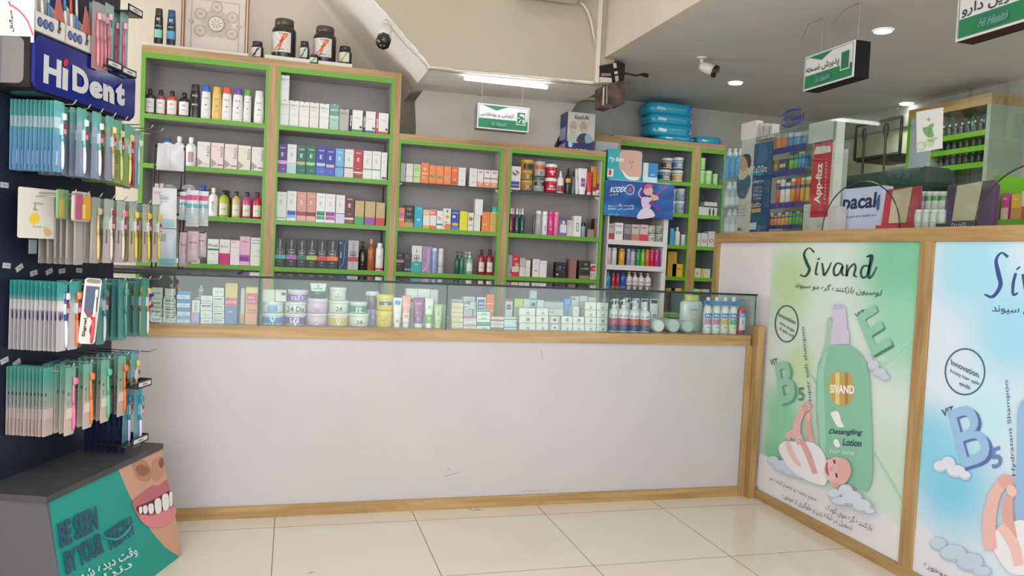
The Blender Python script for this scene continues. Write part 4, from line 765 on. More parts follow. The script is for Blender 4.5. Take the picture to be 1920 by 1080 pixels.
tb(1086, 1103.2, 315, Z2, YB-.005, 'dcdada', 'e2e0e0', 'white tube with a purple square label', G41, bands=((.3, .62, '8f4a9c', .55),), txt=(('hand', .46, .14, 'f0e0f4'),))
tb(1101, 1112.5, 321.5, Z2, YB, 'c23a34', 'd9b0a8', 'slim coral red tube', G41)
put_box(1108, 1118, 311.9, Z2, YB+.06, 'c98f2a', dict(r=((0, .15, 0, 1, 'd8d0c4'),)), 'amber gold carton standing behind the gold pair', G41, d=.05)
put_box(1112.2, 1117.6, 326, Z2, YB, 'b8862c', dict(r=((0, 1, 0, .2, 'd8d2ca'), (0, 1, .2, .4, '8f1c1c'))), 'narrow gold carton with red band, left of a gold pair', G41, d=.05)
put_box(1118.4, 1127, 327, Z2, YB, 'b8862c', dict(r=((0, 1, 0, .26, 'd8d2ca'), (0, 1, .26, .58, '9a1f1f')), p=((((.35, .06), (.65, .06), (.5, .18)), '444'),)), 'gold carton with red band at the far right end', G41, d=.05)
# second shelf fourth bay
G42 = 'deodorants and perfumes'
for x0, x1, yt, c, lb, k in ((959.5, 966, 390, '8a5a64', 'wine bottle standing behind the front wine bottle', .03), (954.3, 965, 389.6, '7a2846', 'wine red slim body mist', 0), (972, 978, 391, '5f7472', 'faint teal body mist behind two others', .03), (965.6, 975.3, 390.4, '2c4a48', 'dark teal slim body mist, left of its twin', 0), (975.7, 985.4, 391, '2f4746', 'dark teal slim body mist, right of its twin', 0)):
    put_bot(x0, x1, yt, Z3, YB+k, 'spray', c, 'e6dcd8', lb, G42, txt=None if k else (('L', .2, .5, 'd8d4d8'),))
put_bot(999.5, 1005, 396, Z3, YB+.03, 'can', '5c5c5e', '77797a', 'dark grey can at the left of the silver can', G42)
put_bot(1005.3, 1016.7, 394.8, Z3, YB, 'can', 'a4a6a8', 'dcdcdc', 'silver deodorant can with white top', G42)
put_bot(1017.2, 1028, 396.3, Z3, YB, 'can', 'd8d8da', 'e6e6e6', 'white deodorant can left of the hot pink one', G42, txt=(('aura', .3, .3, '667', 90),))
put_bot(1028.4, 1039, 395.6, Z3, YB, 'can', 'd23a80', 'd84a88', 'hot pink deodorant can', G42, txt=(('silk', .5, .3, 'f4c8dc', 90), ('o', .25, .3, 'f8d8e8')))
put_bot(1039.2, 1049, 397, Z3, YB, 'can', 'd9749c', 'e088ac', 'light pink deodorant can', G42)
put_box(1050, 1062, 413, Z3, YB, 'd2cfd8', dict(r=((0, 1, .72, 1, '5f4c98'), (.3, .7, .74, .96, 'd2cfd8'), (0, 1, 0, .2, '6a60b0')), t=(('ol', .5, .85, .2, '5f4c98'),)), 'small white carton with purple head and foot', G42)
put_box(1062.7, 1075, 413, Z3, YB, 'b9b6b2', dict(r=((.2, .8, .1, .6, 'c6c3bf'),), t=(('eau', .5, .8, .2, '888'),)), 'light grey perfume carton with embossed panel', G42)
put_box(1075.3, 1089.3, 405, Z3, YB, 'dad8d5', dict(r=((.35, .72, .26, .66, '5f5c58'), (.42, .65, .3, .62, 'cfcac4')), t=(('No 5', .5, .84, .14, '888'),)), 'white perfume carton with a framed bottle picture', G42)
put_bot(1089.6, 1098.8, 417.8, Z3, YB, 'jar', '7f92a0', '1e1e24', 'small grey blue pot with black top', G42)
for i, (x0, x1, yt) in enumerate(((1101.3, 1105, 411), (1105.4, 1109, 410), (1109.3, 1112.8, 411))):
    put_bot(x0, x1, yt, Z3+.0, YB+.05, 'spray', '3a3438', '201e20', ['left', 'middle', 'right'][i]+' one of three dark roll on sticks behind the taupe box', 'dark roll on sticks', n=10)
put_box(1101, 1113, 430, Z3, YB-.003, '8f8070', dict(side='7a6c5e'), 'low taupe box in front of the roll on sticks', G42, d=.04)
put_box(1113.7, 1124.4, 410, Z3, YB, '7c6350', dict(side='3a2c24', r=((0, .08, 0, 1, '2c2220'), (.1, 1, .1, .14, '4a3a30')), t=(('R', .5, .7, .2, 'bba48c'),)), 'brown perfume carton at the right shelf end', G42)
# third shelf fourth bay
G43 = 'cosmetic cartons on the lower right shelf'
put_box(951.2, 960.2, 478, Z4, YB, '9a92a4', dict(r=((.5, 1, .1, .3, 'c03a74'),), t=(('lip', .3, .7, .2, '7a7084', 90, .3),)), 'mauve grey carton at the left end of the lower right shelf', G43)
put_box(960.4, 972.8, 477.5, Z4, YB, 'c4202c', dict(r=((0, 1, .2, .44, 'd8cfc4'), (.4, 1, .44, .62, 'd88a84')), t=(('soft', .5, .8, .2, 'f0dcd8'), ('LIGHT', .5, .32, .16, '3f6a4a'))), 'red carton with a white diagonal middle', G43)
zl = PY(982, 501, YB).z
put_box(973, 984, 501, Z4, YB, 'd0cbc8', {}, 'white carton low left in the block of four', G43); put_box(984.3, 993.3, 502, Z4, YB, 'd3cecb', {}, 'white carton low right in the block of four', G43)
put_box(974, 985, 484, zl+.001, YB, 'b8aca6', {}, 'greyish carton upper left in the block of four', G43); put_box(985.3, 994, 488, zl-.001, YB, 'd8d4d0', dict(t=(('ck', .5, .6, .2, '999'),)), 'small white carton upper right in the block of four', G43)
put_box(998, 1011, 486, Z4, YB, 'd8d4cf', dict(side='8a7e78', r=((.3, .7, .34, .38, '3a3a3a'),), t=(('R', .5, .84, .2, '8a8478'), ('PURE', .5, .74, .12, '999'))), 'cream carton with a black dash', G43)
put_box(1011.4, 1024.8, 489, Z4, YB, 'd9d8d8', dict(r=((.05, .9, .84, .85, '999'),), t=(('light', .6, .8, .12, 'aaa'),)), 'plain white carton right of the cream one', G43)
put_box(1041.7, 1060.8, 492, Z4, YB, '1f1c26', dict(r=((.08, .25, .18, .26, 'e0dce4'),), e=((.4, .7, .08, .08, '9aa0b8'), (.76, .66, .1, .08, '5a5a70'), (.4, .54, .1, .07, '6a6488'), (.76, .4, .12, .1, '3a3050')), t=(('NIGHT', .16, .6, .1, '888a98', 90, .5),)), 'black carton printed with small grey symbols', G43)
put_box(1065.8, 1080.6, 486, Z4, YB, '8f6058', dict(side='6a4640', r=((0, .28, 0, 1, '7a5048'), (.3, .34, 0, 1, 'a07068')), t=(('rosé', .65, .16, .14, 'd8a0a8'),)), 'dusty brown rose carton', G43)
put_box(1085.3, 1106, 488.7, Z4, YB, '2c2820', dict(side='1e1c18', r=((0, 1, 0, .18, '8f7a54'), (0, .08, 0, 1, '4a4234')), t=(('XR', .6, .8, .18, 'a89a78'), ('prestige', .55, .56, .13, 'd8d0b8'))), 'dark olive black carton with a bronze foot', G43)
put_box(1106.7, 1120, 495, Z4, YB, 'd2cccc', dict(r=((0, 1, .52, .82, 'c4202c'), (.1, .2, .1, .4, '555'), (.4, .5, .1, .4, '777'), (.7, .8, .1, .4, '999')), e=((.4, .8, .28, .2, 'c4202c'),), t=(('lip', .5, .68, .22, 'f0d8d4'),)), 'white lipstick stand with a red panel', G43)
# ================= goods inside the glass showcase =================
YS = 3.872; ZS = LED+0.001
def topz(x, y, Yf): return PY(x, y, Yf).z
def gb(x0, x1, yt, yb, c, parts, lb, grp=None, Yf=YS, d=.07, name='carton', cat='box'):
    z = ZS if yb is None else topz((x0+x1)/2, yb, Yf)+.0006
    x, w, h = span(x0, x1, yt, z, Yf); return tag(carton(w, h, d, c, parts).make(name, None, (x, Yf, z)), lb, cat, grp)
def stack(x0, x1, ys, c, parts, lb, grp, Yf=YS, d=.07, cs=None, lj=0.0):
    """cartons lying on top of each other; ys = tops from the bottom one up"""
    z = ZS; n = len(ys)
    for i, yt in enumerate(ys):
        x, w, h = span(x0, x1, yt, z, Yf); pr = parts[i % len(parts)] if isinstance(parts, list) else parts
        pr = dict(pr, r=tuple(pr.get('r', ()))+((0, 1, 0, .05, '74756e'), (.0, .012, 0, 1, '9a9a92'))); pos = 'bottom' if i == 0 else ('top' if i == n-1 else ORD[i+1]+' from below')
        tag(carton(w*.985, h-.0008, d, c if isinstance(c, str) else c[i % len(c)], pr).make('carton', None, (x+random.uniform(-.001, .001)+lj*i, Yf+random.uniform(0, .002), z)), '%s, %s of its stack' % (lb, pos), 'box', grp); z += h
    return z
gb(255.6, 280.5, 583.3, None, '2f93ba', dict(r=((0, 1, .5, 1, '58acc6'),), t=(('ice', .7, .45, .16, '8fd0e0'),)), 'cyan carton at the left end of the glass showcase')
z0 = topz(268, 583, YS); x, w, h = span(262, 284, 543, z0+.001, YS)
tp = tag(empty('toy_blister_pack', (x, YS+.012, z0+.001)), 'clear blister pack holding a blue and a red rubber ball', 'toy pack')
B().box(-w/2, w/2, 0, .002, 0, h, 'b9b9d4').make('backing_card', tp)
for nm, dx, dz, c in (('ball', .004, .72, '2b50b8'), ('ball', .002, .24, 'b8243c')):
    b = B(); b.lathe([(w*.42*math.cos(a), w*.36*math.sin(a)) for a in [-1.5+3*i/10 for i in range(11)]], mat(c, .2), 16, 1, .6, dx+.003, -w*.2, h*dz); b.tube([(dx+w*.38, -w*.2, h*dz), (dx+w*.62, -w*.2, h*dz+.004)], w*.13, mat(c, .2)); b.make(nm, tp)
TX = '4f5450'
stack(281.4, 304, (592, 576.5, 560), 'ccd4cb', dict(t=(('Bencer', .5, .55, .2, TX), ('sensitive', .5, .2, .08, '99a'))), 'pale green toothpaste carton', 'toothpaste cartons lettered Bencer')
gb(284, 305, 539, 560, 'ccd3cb', dict(t=(('Bencer', .45, .5, .2, TX),)), 'pale green toothpaste carton set back on top of the green pile', 'toothpaste cartons lettered Bencer')
stack(305.2, 329.6, (592.5, 576.5, 560.5), 'ccd0c8', [dict(r=((.15, .8, .74, .86, '3a3d3a'),), t=(('TOTAL 8', .5, .4, .18, '6a6e6a'),))], 'grey green carton with black bar', 'cartons with a black bar')
gb(307, 329, 541, 560.3, 'cccac0', dict(r=((.02, .1, .2, .9, '555'),), e=((.62, .25, .05, .1, '222'), (.92, .25, .05, .1, '222'))), 'white carton with two black dots below the yellow duck')
x, w, h = span(318.5, 339, 538, topz(329, 551, YS+.06), YS+.06); b = B(); b.lathe([(.5*w*math.cos(a), .5*w*math.sin(a)+.5*w*.6) for a in [-.6+2.1*i/8 for i in range(9)]], mat('e2bc1a', .35), 18)
b.make('toy_body', dk := tag(empty('bath_toy', (x, YS+.06+w*.3, topz(329, 551, YS+.06))), 'round bright yellow bath toy top behind the cartons', 'toy'))
B().lathe([(.004, 0), (.004, .002)], '222222', 8, cx=w*.2, cy=-w*.42, cz=w*.2).make('eye', dk)
stack(331, 356.6, (593, 577.3, 561.5, 545.5), 'bcccd8', [dict(r=((0, 1, .55, 1, c),), t=(('Lotion', .5, .3, .1, '6a7a8a'),)) for c in ('6f8fc4', '2f78b8', '2a70b4', '2f80bc')], 'blue and white carton', 'blue and white stacked cartons')
gb(358, 373.6, 586.7, None, 'a08ab8', dict(r=((.45, .9, .1, .9, '8aa4d4'), (0, .4, 0, 1, 'c48ab0')),), 'pink and blue carton under the upright grey one')
gb(359.4, 374.5, 563, 586.4, 'cccfc9', dict(t=(('PRIMOL', .5, .5, .3, '666', 90, .7),)), 'grey white carton with sideways lettering standing on the pink and blue one')
put_bot(371.5, 381.5, 536, topz(376, 557, YS+.09), YS+.09, 'round', 'd8d8d8', 'e4e0e0', 'small white bottle with dusty label in the back of the showcase', lab=('c49a9a', (.1, .5), 60))
B().box(-.02, .02, 0, .04, 0, 0.001, 'ccc')
gb(366, 386, 557.3, None, 'bfc2be', {}, 'grey carton carrying the small white bottle at the back', None, YS+.085, .05)
stack(375.4, 397.6, (596, 582.8, 569), 'd0d2c8', [dict(t=(('Cell', .5, .5, .2, '777'),)), dict(t=(('Pura', .5, .5, .2, '888'),)), dict(r=((.1, .9, .55, .8, '666'),), t=(('hydro', .5, .3, .16, '999'),))], 'off white tablet carton left pile', 'off white tablet cartons')
gb(376.5, 398, 554.5, 568.6, 'd2d4ca', dict(r=((.1, .9, .2, .35, '888'),), t=(('PIROX', .5, .65, .12, '888'),)), 'off white tablet carton tilted on top of the left pile', 'off white tablet cartons')
stack(398.3, 420, (596.5, 583.8, 570.4, 556, 539), 'd2d4cc', [dict(r=((.1, .85, .6, .75, '555'),), t=(('ULTRACARE', .5, .3, .13, '777'),))]*4+[dict(t=(('Zinc', .6, .55, .24, '888', 10),))], 'off white cream carton right pile', 'off white cream cartons')
x, w, h = span(420.8, 446.5, 531, ZS, YS); b = carton(w*.92, h, .05, 'd0b96a', dict(side='8a7a84', r=((0, 1, .44, .64, 'c4606a'), (0, 1, 0, .44, '6474a4')), t=(('Colloid', .5, .54, .2, 'e8ccd0'), ('CREAM', .5, .3, .12, 'c4cce0'), ('75 ml', .5, .06, .1, 'b4bcd8'))))
tag(b.make('carton', None, (x, YS+.004, ZS), math.radians(-9)), 'large yellow, rose and blue carton standing turned in the showcase', 'box')
gb(451.5, 459, 541, None, 'bdbcae', dict(r=((0, 1, 0, .3, 'c4926a'),)), 'thin grey carton between the large yellow carton and the peach one', None, YS+.03, .03)
gb(460.8, 483, 538.6, None, 'd58f68', dict(r=((0, 1, .84, 1, 'd2c070'), (.1, .98, .54, .84, 'c84f68'), (.15, .85, .3, .42, 'b07a50')), t=(('BRISK', .5, .72, .16, 'f0d0d4'), ('LIGHTNER', .5, .62, .13, 'f0d0d4'), ('cream', .5, .36, .14, 'e0c0a4'))), 'peach carton with yellow head and rose square')
# --- second section: jars
G2 = 'cosmetic jars stacked in the showcase'
def gj(x0, x1, yt, yb, c, cap, lb, bands=None, txt=None, Yf=YS, kind='jar', grp=G2, lab=None):
    z = ZS if yb is None else topz((x0+x1)/2, yb, Yf)+.0006
    return put_bot(x0, x1, yt, z, Yf, kind, c, cap, lb, grp, name='jar', cat='jar', band=bands, txt=txt, lab=lab)
gj(489, 531.6, 587.7, None, 'd0d2cc', 'cfd2cc', 'white jar with a blue band, bottom left of the jars', ((.14, .66, '2f7ab8'),), (('V', .38, .3, 'e8ecec'), ('ooo', .2, .2, '3f6a5a')))
gj(490, 531, 565.7, 587.3, 'd2d4ce', 'd0d2cc', 'white jar with a blue left half above the blue banded one', ((.05, .1, 'b9bfc0'),), (('cream', .3, .12, '888'),), lab=('6a9ac4', (.06, .66), 26))
gb(492, 515, 543, 565.3, 'c2c2ba', dict(r=((.1, .12, .1, .9, '8f8d84'),)), 'grey beige carton, left one on top of the jars', None, YS+.01, .05)
gb(515.6, 536.5, 544, 565.3, 'c6c6be', dict(r=((.55, .95, .55, .8, '4f4a48'),)), 'grey beige carton with dark square, right one on top of the jars', None, YS+.01, .05)
gj(533.4, 573.4, 588, None, 'd0cfd0', 'cfcdd2', 'white jar with a purple band, second from left in the bottom row', ((.1, .68, '77468c'),), (('OOC', .4, .26, 'e0d4e8'), ('V', .2, .3, 'e8e4ec')))
gj(533.4, 574, 566.5, 587.6, 'd4d4d0', 'd2d2ce', 'white jar lettered 24 with purple corner', None, (('24 Da', .36, .28, '4a4a4c'),), lab=None)
gj(539, 577.5, 544, 566.1, 'cfcbd2', 'd2d0d2', 'purple banded jar on top of the 24 jar', ((.05, .62, '8a5aa2'),), (('zrön', .36, .24, 'dcc8e4'),))
gj(575, 613, 588, None, 'd2b4c4', 'd2c8cc', 'pink jar in the bottom row', None, (('ml', .3, .1, 'a06a84'), ('V', .24, .24, 'e8dce2')))
gj(575.5, 615, 560, 587.6, 'cdb2c2', 'd0c4cc', 'taller dusty pink jar above the bottom pink one', None, (('100', .2, .12, '8a6a7c'),))
gj(615.4, 653.8, 588, None, 'd4d0bc', 'd4d0c4', 'white jar with a yellow band', ((.12, .66, 'cfae4a'),), (('V', .3, .28, 'ece8dc'),))
gj(617, 654, 564, 587.6, 'd2d2ca', 'd2d4cc', 'white jar lettered 24 above the yellow banded jar', None, (('24', .34, .24, '4f4f4c'), ('care', .2, .08, '888')))
gj(654.8, 692.5, 588.5, None, 'cfd2cc', 'd0d2cc', 'white jar lettered 24 at the right end of the bottom row', None, (('24', .34, .22, '55585a'),))
gj(656, 689.4, 566.5, 588, 'd0d4ce', 'd0d2cc', 'white jar with a sea green band', ((.1, .66, '3f8a74'),), (('VV', .3, .26, 'dfe6e0'),))
gj(618.7, 649.6, 539.3, 563.6, 'd2d6ca', 'd6d9d0', 'white face cream jar with rounded lid on top of the 24 jar', None, (('E', .5, .14, '5a6a4a'), ('olive', .26, .12, '6a7a4a')))
x, w, h = span(580.5, 613, 531.8, topz(597, 559.6, YS), YS)
r_ = tube_(w, h, '2a6a4e', '1f5a40', (x, YS+.03, topz(597, 559.6, YS)+.001), bands=((.46, .99, 'cfd8cf', .97),), txt=(('E', .84, .2, '2a4a3a'), ('CLEANSE', .62, .1, '2a4a3a'), ('* * *', .3, .08, 'cfe0d4')), label='green and white tube lying upright on the pink jar', capw=.9)
gj(686.5, 711, 547, 580, '6a5a66', 'c4c8ca', 'smoky dark jar with grey lid at the back of the showcase', None, (('gel', .5, .16, '9a8a94'),), YS+.05, 'jar', None)
gj(693, 706, 580, None, '6a6488', '7a7498', 'small violet pot below the dark jar', None, (('q', .5, .3, 'b4aecc'),), YS+.03, 'jar', None)
gb(688, 710, 580.4, None, '8f908c', {}, 'grey carton holding up the smoky jar', None, YS+.05, .05)
gj(706.4, 736.5, 583.5, None, 'd9bc20', 'd8c454', 'lower yellow petroleum jelly pot', None, (('pure', .62, .12, '7a6a2a'), ('jelly', .45, .12, '7a6a2a'), ('250', .2, .1, '7a5a2a')), YS-.004, 'tub', 'yellow pots')
gj(707.5, 739, 553, 583.1, 'dcc024', 'd8c85c', 'upper yellow pot with a blue oval label', None, (('o', .42, .16, 'e6ecf4'),), YS-.004, 'tub', 'yellow pots', lab=('1f5f94', (.34, .58), 50))
def gt(x0, x1, yt, c, cap, lb, **k): return tb(x0, x1, yt, ZS, k.pop('Yf', YS), c, cap, lb, 'hand cream tubes in the showcase', **k)
gt(737.6, 754.5, 558.6, 'dcd2d2', 'dcd8d8', 'white tube with a round blue label and a leaf', bands=((.76, .9, '2f8fc0', .7),), txt=(('o', .22, .3, '4a6a5a'), ('aloe', .5, .14, 'c08a8a')))
gt(754.6, 771, 555, 'dc9a8c', 'd8d4d2', 'peach pink tube with a pomegranate on white foot', bands=((.16, .46, 'dcd0cc', .9),), txt=(('silky', .72, .2, 'f0dcd4'), ('o', .36, .4, 'b0483a')))
gt(776, 797, 558.8, '8a3f74', 'dcd8d8', 'plum purple tube with white cap', txt=(('LITA', .8, .16, 'e8cfe0'), ('cream', .5, .12, 'd0a8c4'), ('50', .3, .2, 'd8b8cc')))
gt(797.5, 813.6, 559.7, 'cfd6c4', 'e0e2da', 'white tube with a fresh green lower half', bands=((.16, .46, '6aa83a', .98),), txt=(('A', .7, .3, '3f6a4a'), ('25', .32, .2, 'e6f0d8')))
gt(814.5, 831, 571, 'a4c060', 'cdd8a4', 'light green tube with a pale label', Yf=YS+.01, bands=((.2, .9, 'bcc6a4', .7),), txt=(('F', .3, .3, '4f7a2c'), ('gel', .6, .2, '4a5a3a', 90)))
gb(761, 783, 541.3, None, 'cfccc8', dict(e=((.5, .7, .34, .1, 'a83a44'), (.5, .66, .2, .06, 'c45a60'))), 'white carton with red fruit, left at the back', None, YS+.06, .05)
gb(783.3, 806, 542, None, 'd0ceca', dict(e=((.5, .7, .34, .1, 'a83a44'), (.5, .66, .2, .06, 'c45a60'))), 'white carton with red fruit, middle at the back', None, YS+.06, .05)
gb(806.3, 821, 543.5, None, 'bdc0bb', dict(e=((.55, .66, .32, .07, 'b88a88'),)), 'white carton with faded fruit, right at the back', None, YS+.06, .05)
gb(770, 778, 578, None, '5f7a68', {}, 'narrow green grey carton between peach and plum tubes', None, YS+.03, .03)
# --- third section: cartons
P5 = [dict(side='d0c8b0', r=((0, 1, .1, .35, c), (.1, .8, .55, .7, 'a8a090')),) for c in ('cfa860', 'c9a23c', 'cf9a4c', 'd2b060', 'cfa45c')]
stack(845.8, 867.6, (605.5, 596.3, 587, 577.6, 568.4), 'd8d3c0', P5, 'cream and yellow flat carton', 'cream and yellow flat cartons', lj=.0002)
stack(868.2, 892.6, (608, 600.8, 593.6), 'd6d2cc', [dict(r=((0, 1, .5, .95, c), (.2, .8, .15, .3, 'aaa'))) for c in ('b88a8a', 'd0c8c8', 'c05a68')], 'white flat carton with dusty red stripe', 'red striped flat cartons')
stack(893.2, 918.6, (607, 599, 590.2, 581), 'd0dcd4', [dict(r=((0, 1, z, z+.35, c), (.35, .75, .1, .3, '7a9a8c'))) for c, z in (('2f8a6c', .6), ('2f8a6c', .05), ('c4d8cc', .5), ('2a8f6c', .6))], 'mint white flat carton', 'mint green striped flat cartons')
stack(919.2, 943.8, (609.5, 602.4, 594.6), 'd8d0c4', [dict(r=((0, 1, .1, .5, c), (.25, .7, .62, .8, 'b0a498'))) for c in ('6a4a40', 'c0a898', '8a5a54')], 'beige flat carton with brown stripe', 'brown striped flat cartons')
stack(944.4, 968.4, (609.8, 602.7, 594.9), 'd2dad8', [dict(r=((0, .9, .35, .75, c), (.9, 1, .35, .75, 'b84a3c'))) for c in ('5f9ab0', 'bcc8c8', '5fa088')], 'white flat carton with sea blue stripe', 'blue striped flat cartons')
gb(868.5, 892, 580, 593.2, 'a4a7a5', dict(e=((.75, .5, .05, .3, '55585a'),)), 'grey carton lying on the red striped pile')
gb(869, 880, 570.5, 579.6, 'c0c2bf', dict(r=((.1, .6, .3, .5, '555'),)), 'small grey white carton, left on the grey one'); gb(880.4, 892, 566, 579.6, 'b4b8b8', dict(r=((.8, .9, .2, .9, '555'),)), 'small grey carton with dark edge, right on the grey one')
gb(868, 890, 556.5, None, 'b8bcba', dict(t=(('cap', .7, .93, .12, '444'),)), 'tall grey white carton behind the small grey ones', None, YS+.08, .05)
gb(846, 867, 561.5, None, 'aab0ae', {}, 'grey carton behind the cream and yellow pile', None, YS+.08, .05)
gb(893.5, 910.5, 557.5, None, 'cfccd2', dict(side='a8a4a8', r=((.1, .9, .6, .94, '5f5a84'), (.2, .8, .66, .7, 'c8c4dc'), (.2, .8, .78, .82, 'c8c4dc'))), 'white carton with slate purple panel', None, YS+.07, .05)
gb(911.5, 926, 552, None, 'd8683a', dict(side='b85a34', r=((0, 1, .72, .74, 'f0c8b0'), (.1, .9, .5, .53, 'f0c8b0')),), 'tall orange carton at the back of the showcase', None, YS+.07, .05)
gb(947.3, 961, 561.5, None, 'b9b9bb', dict(r=((0, 1, .94, 1, '8f2a44'), (.18, .75, .66, .82, '1f1f22')), t=(('PLS', .48, .74, .2, 'ddd'),)), 'grey carton with black square and red top edge', None, YS+.07, .05)
gb(964, 980, 560.5, None, 'aac060', dict(side='8a9a4a', r=((.85, .95, .1, .9, 'c4d08a'),)), 'yellow green carton in the back row', None, YS+.07, .05)
gb(981, 993, 561, None, 'b9c2c4', {}, 'pale blue grey carton beside the yellow green one', None, YS+.07, .05)
gb(993.5, 1006, 545, None, 'a8bcc0', dict(e=((.5, .78, .46, .12, '2f88a8'),), r=((.3, .8, .6, .68, '4a4a4c'),)), 'white carton with a round turquoise picture', None, YS+.09, .03)
gb(1007, 1019, 563, None, 'c0c6c4', dict(), 'pale grey carton right of the turquoise picture', None, YS+.07, .05)
gb(1019.5, 1056, 564.5, None, 'acb0ae', dict(r=((0, 1, .97, 1, '3f4444'), (.4, .42, .6, .95, '8f9492'), (.6, .62, .6, .95, '8f9492'))), 'wide grey carton block in the back row', None, YS+.07, .05)
gb(1057.5, 1069.5, 560.5, None, '5a93c4', dict(t=(('aqua', .5, .8, .2, '2b5a8a'), ('sea', .5, .6, .2, '8ab4d8'))), 'sky blue carton in the back row', None, YS+.07, .05)
CW = dict(side='b6b6ae'); bc = lambda: dict(side='b9b9b0', r=((.45, .47, .15, .5, '555'), (.5, .54, .15, .5, '555'), (.57, .6, .15, .5, '555'), (.63, .65, .15, .5, '555')), p=((((.25, .72), (.45, .82), (.68, .74), (.45, .77)), '777'),))
bc2 = lambda: dict(side='b9b9b0', r=((.42, .66, .3, .75, '77756e'), (.46, .48, .3, .75, 'c4c4bc'), (.55, .57, .3, .75, 'c4c4bc')), t=(('care', .5, .16, .1, '888'),))
GW = 'white barcode cartons in the showcase'
cols = [(972.5, 1003.6, (606, 591.8, 577.6), 'first'), (1004.5, 1028, (606.3, 592, 578), 'second'), (1051.5, 1072.3, (607, 593), 'fourth'), (1073, 1095, (607.5, 594), 'fifth'), (1095.8, 1117, (608, 595, 580.8, 566.4), 'sixth'), (1118, 1139.4, (608.5, 595.6, 581.6, 567.4), 'seventh')]
for x0, x1, ys, nm in cols: stack(x0, x1, ys, 'd4d5ca', [bc(), bc2(), bc()], 'white barcode carton in the %s pile from left' % nm, GW, lj=0)
stack(1028.6, 1050.8, (607, 592.5), 'a09f98', [dict(r=((.2, .8, .1, .9, 'cfd0c8'), (.4, .6, .3, .6, '555'))), dict(r=((.2, .8, .1, .9, 'cfd0c8'), (.35, .65, .3, .7, '66645e')))], 'grey carton with white label between white piles', 'grey cartons with white labels')
gb(1029, 1056, 579.5, 592.2, 'b4b8b4', dict(r=((.1, .3, .4, .6, '888'),)), 'grey carton lying across two piles', None, YS+.01, .06)
gb(1073.5, 1085, 575, 593.6, 'c4c8c6', dict(t=(('med', .5, .5, .2, '777', 90, .6),)), 'small upright white carton beside the sky blue one')
gb(1071, 1085, 556, None, 'b9bdba', dict(r=((.1, .5, .9, .95, '555'),)), 'grey white carton, left one behind the tall white piles', None, YS+.09, .03)
gb(1086, 1101, 555, None, 'bcbfba', {}, 'crumpled white carton, middle one behind the tall white piles', None, YS+.09, .03)
gb(1102, 1117, 558, None, 'bfc2bb', {}, 'white carton, right one behind the tall white piles', None, YS+.09, .03)
# --- fourth section
GP = 'hand wash pump bottles in the showcase'
for i, (x0, x1, yt, yo) in enumerate(((1146, 1162.3, 561, 0), (1163.6, 1183, 562, 0), (1184, 1203, 564.6, .0), (1204.3, 1222.5, 566.5, 0))):
    put_bot(x0, x1, yt, ZS, YS, 'pump', 'd2d4d4', 'e0e2e2', 'white pump bottle with red and navy label, %s from the left' % ORD[i+1], GP, band=((.03, .22, '3a4270'), (.22, .42, ['b8405f', 'c04a50', 'c4562f', 'b8443c'][i])), txt=(('dental', .5, .2, '444'), ('* * *', .32, .1, 'f0dcdc'), ('O', .12, .12, 'c0c4dc')))
for i, (x0, x1) in enumerate(((1152, 1168), (1170, 1186), (1189, 1205))):
    put_bot(x0, x1, 560.5, ZS, YS+.10, 'pump', 'c4c8c8', 'cfd2d2', 'pale pump bottle in the row behind, %s from the left' % ORD[i+1], GP, n=12)
for i, (x0, x1) in enumerate(((1171, 1184), (1187, 1201), (1203.5, 1217), (1221, 1237))):
    tb(x0, x1, 559+i*.8, ZS, YS+.16, 'c2c6c6', 'cfcfcf', 'white tube with black top bar in the back, %s from the left' % ORD[i+1], 'white tubes with black top bars', bands=((.86, .97, '2a2c2e', .8),), txt=(('o', .45, .4, '3a3c3e'),))
for i, (px, py, r) in enumerate(((1236, 609.5, 12), (1264, 608.5, 13.2), (1291, 610, 12))):
    v = PY(px, py, YS+.02); rr = r*v.y/F*1.03; o = empty('lying_bottle', (v.x, YS+.02, ZS+rr*1.04)); c1 = ['d8d8d4', 'b4c4c0', 'b2c4c0'][i]
    b = B(); b.lathe([(rr, 0.03), (rr, .14), (rr*.5, .15)], mat('c4cccb', .3), 20)
    b.v = [(x, z, y) for x, y, z in b.v]; b.f = [f[::-1] for f in b.f]; b.make('body', o)
    b = B(); b.lathe([(rr*.9, 0), (rr*1.03, .004), (rr*1.03, .03)], mat(c1, .35), 22); b.v = [(x, z, y) for x, y, z in b.v]; b.f = [f[::-1] for f in b.f]; b.make('cap', o)
    tag(o, ['bottle lying on its side with a white cap facing the front', 'lying bottle with pale aqua cap, middle of three', 'lying bottle with pale aqua cap, next to the big white bottle'][i], 'bottle', 'bottles lying on their side')
put_bot(1281, 1323, 553.5, ZS, YS+.12, 'flat', 'c6cdc8', 'c4cc78', 'big white detergent bottle with yellow green top', None, d=.07, lab=('bcc4c2', (.2, .72), 30), txt=(('gentle', .6, .08, '444'), ('o', .4, .3, 'cfae98')))
for i, (x0, x1, lc, lc2, w_) in enumerate(((1324, 1338.6, 'c87a98', 'd8d4da', 'first'), (1340, 1354.6, 'c0708f', 'cfd4dc', 'second'), (1356, 1370.6, 'c8a45c', 'd8d0b4', 'third'), (1372, 1386.5, '3fa88c', 'd0d8a8', 'fourth'))):
    put_bot(x0, x1, 557.5, ZS, YS, 'round', 'cfd3d0', 'd4d8d8', '%s from left of four white bottles held by a blue band' % w_, 'four pack bottles', lab=(lc2, (.08, .56), 60, ((.42, .56, '2a74b0'), (.25, .4, lc))), txt=(('Kida', .49, .26, 'e4ecf4'), ('soft', .18, .2, '666')))
a = PY(1329.5, 564, YS-.004); c = PY(1386, 574, YS-.004)
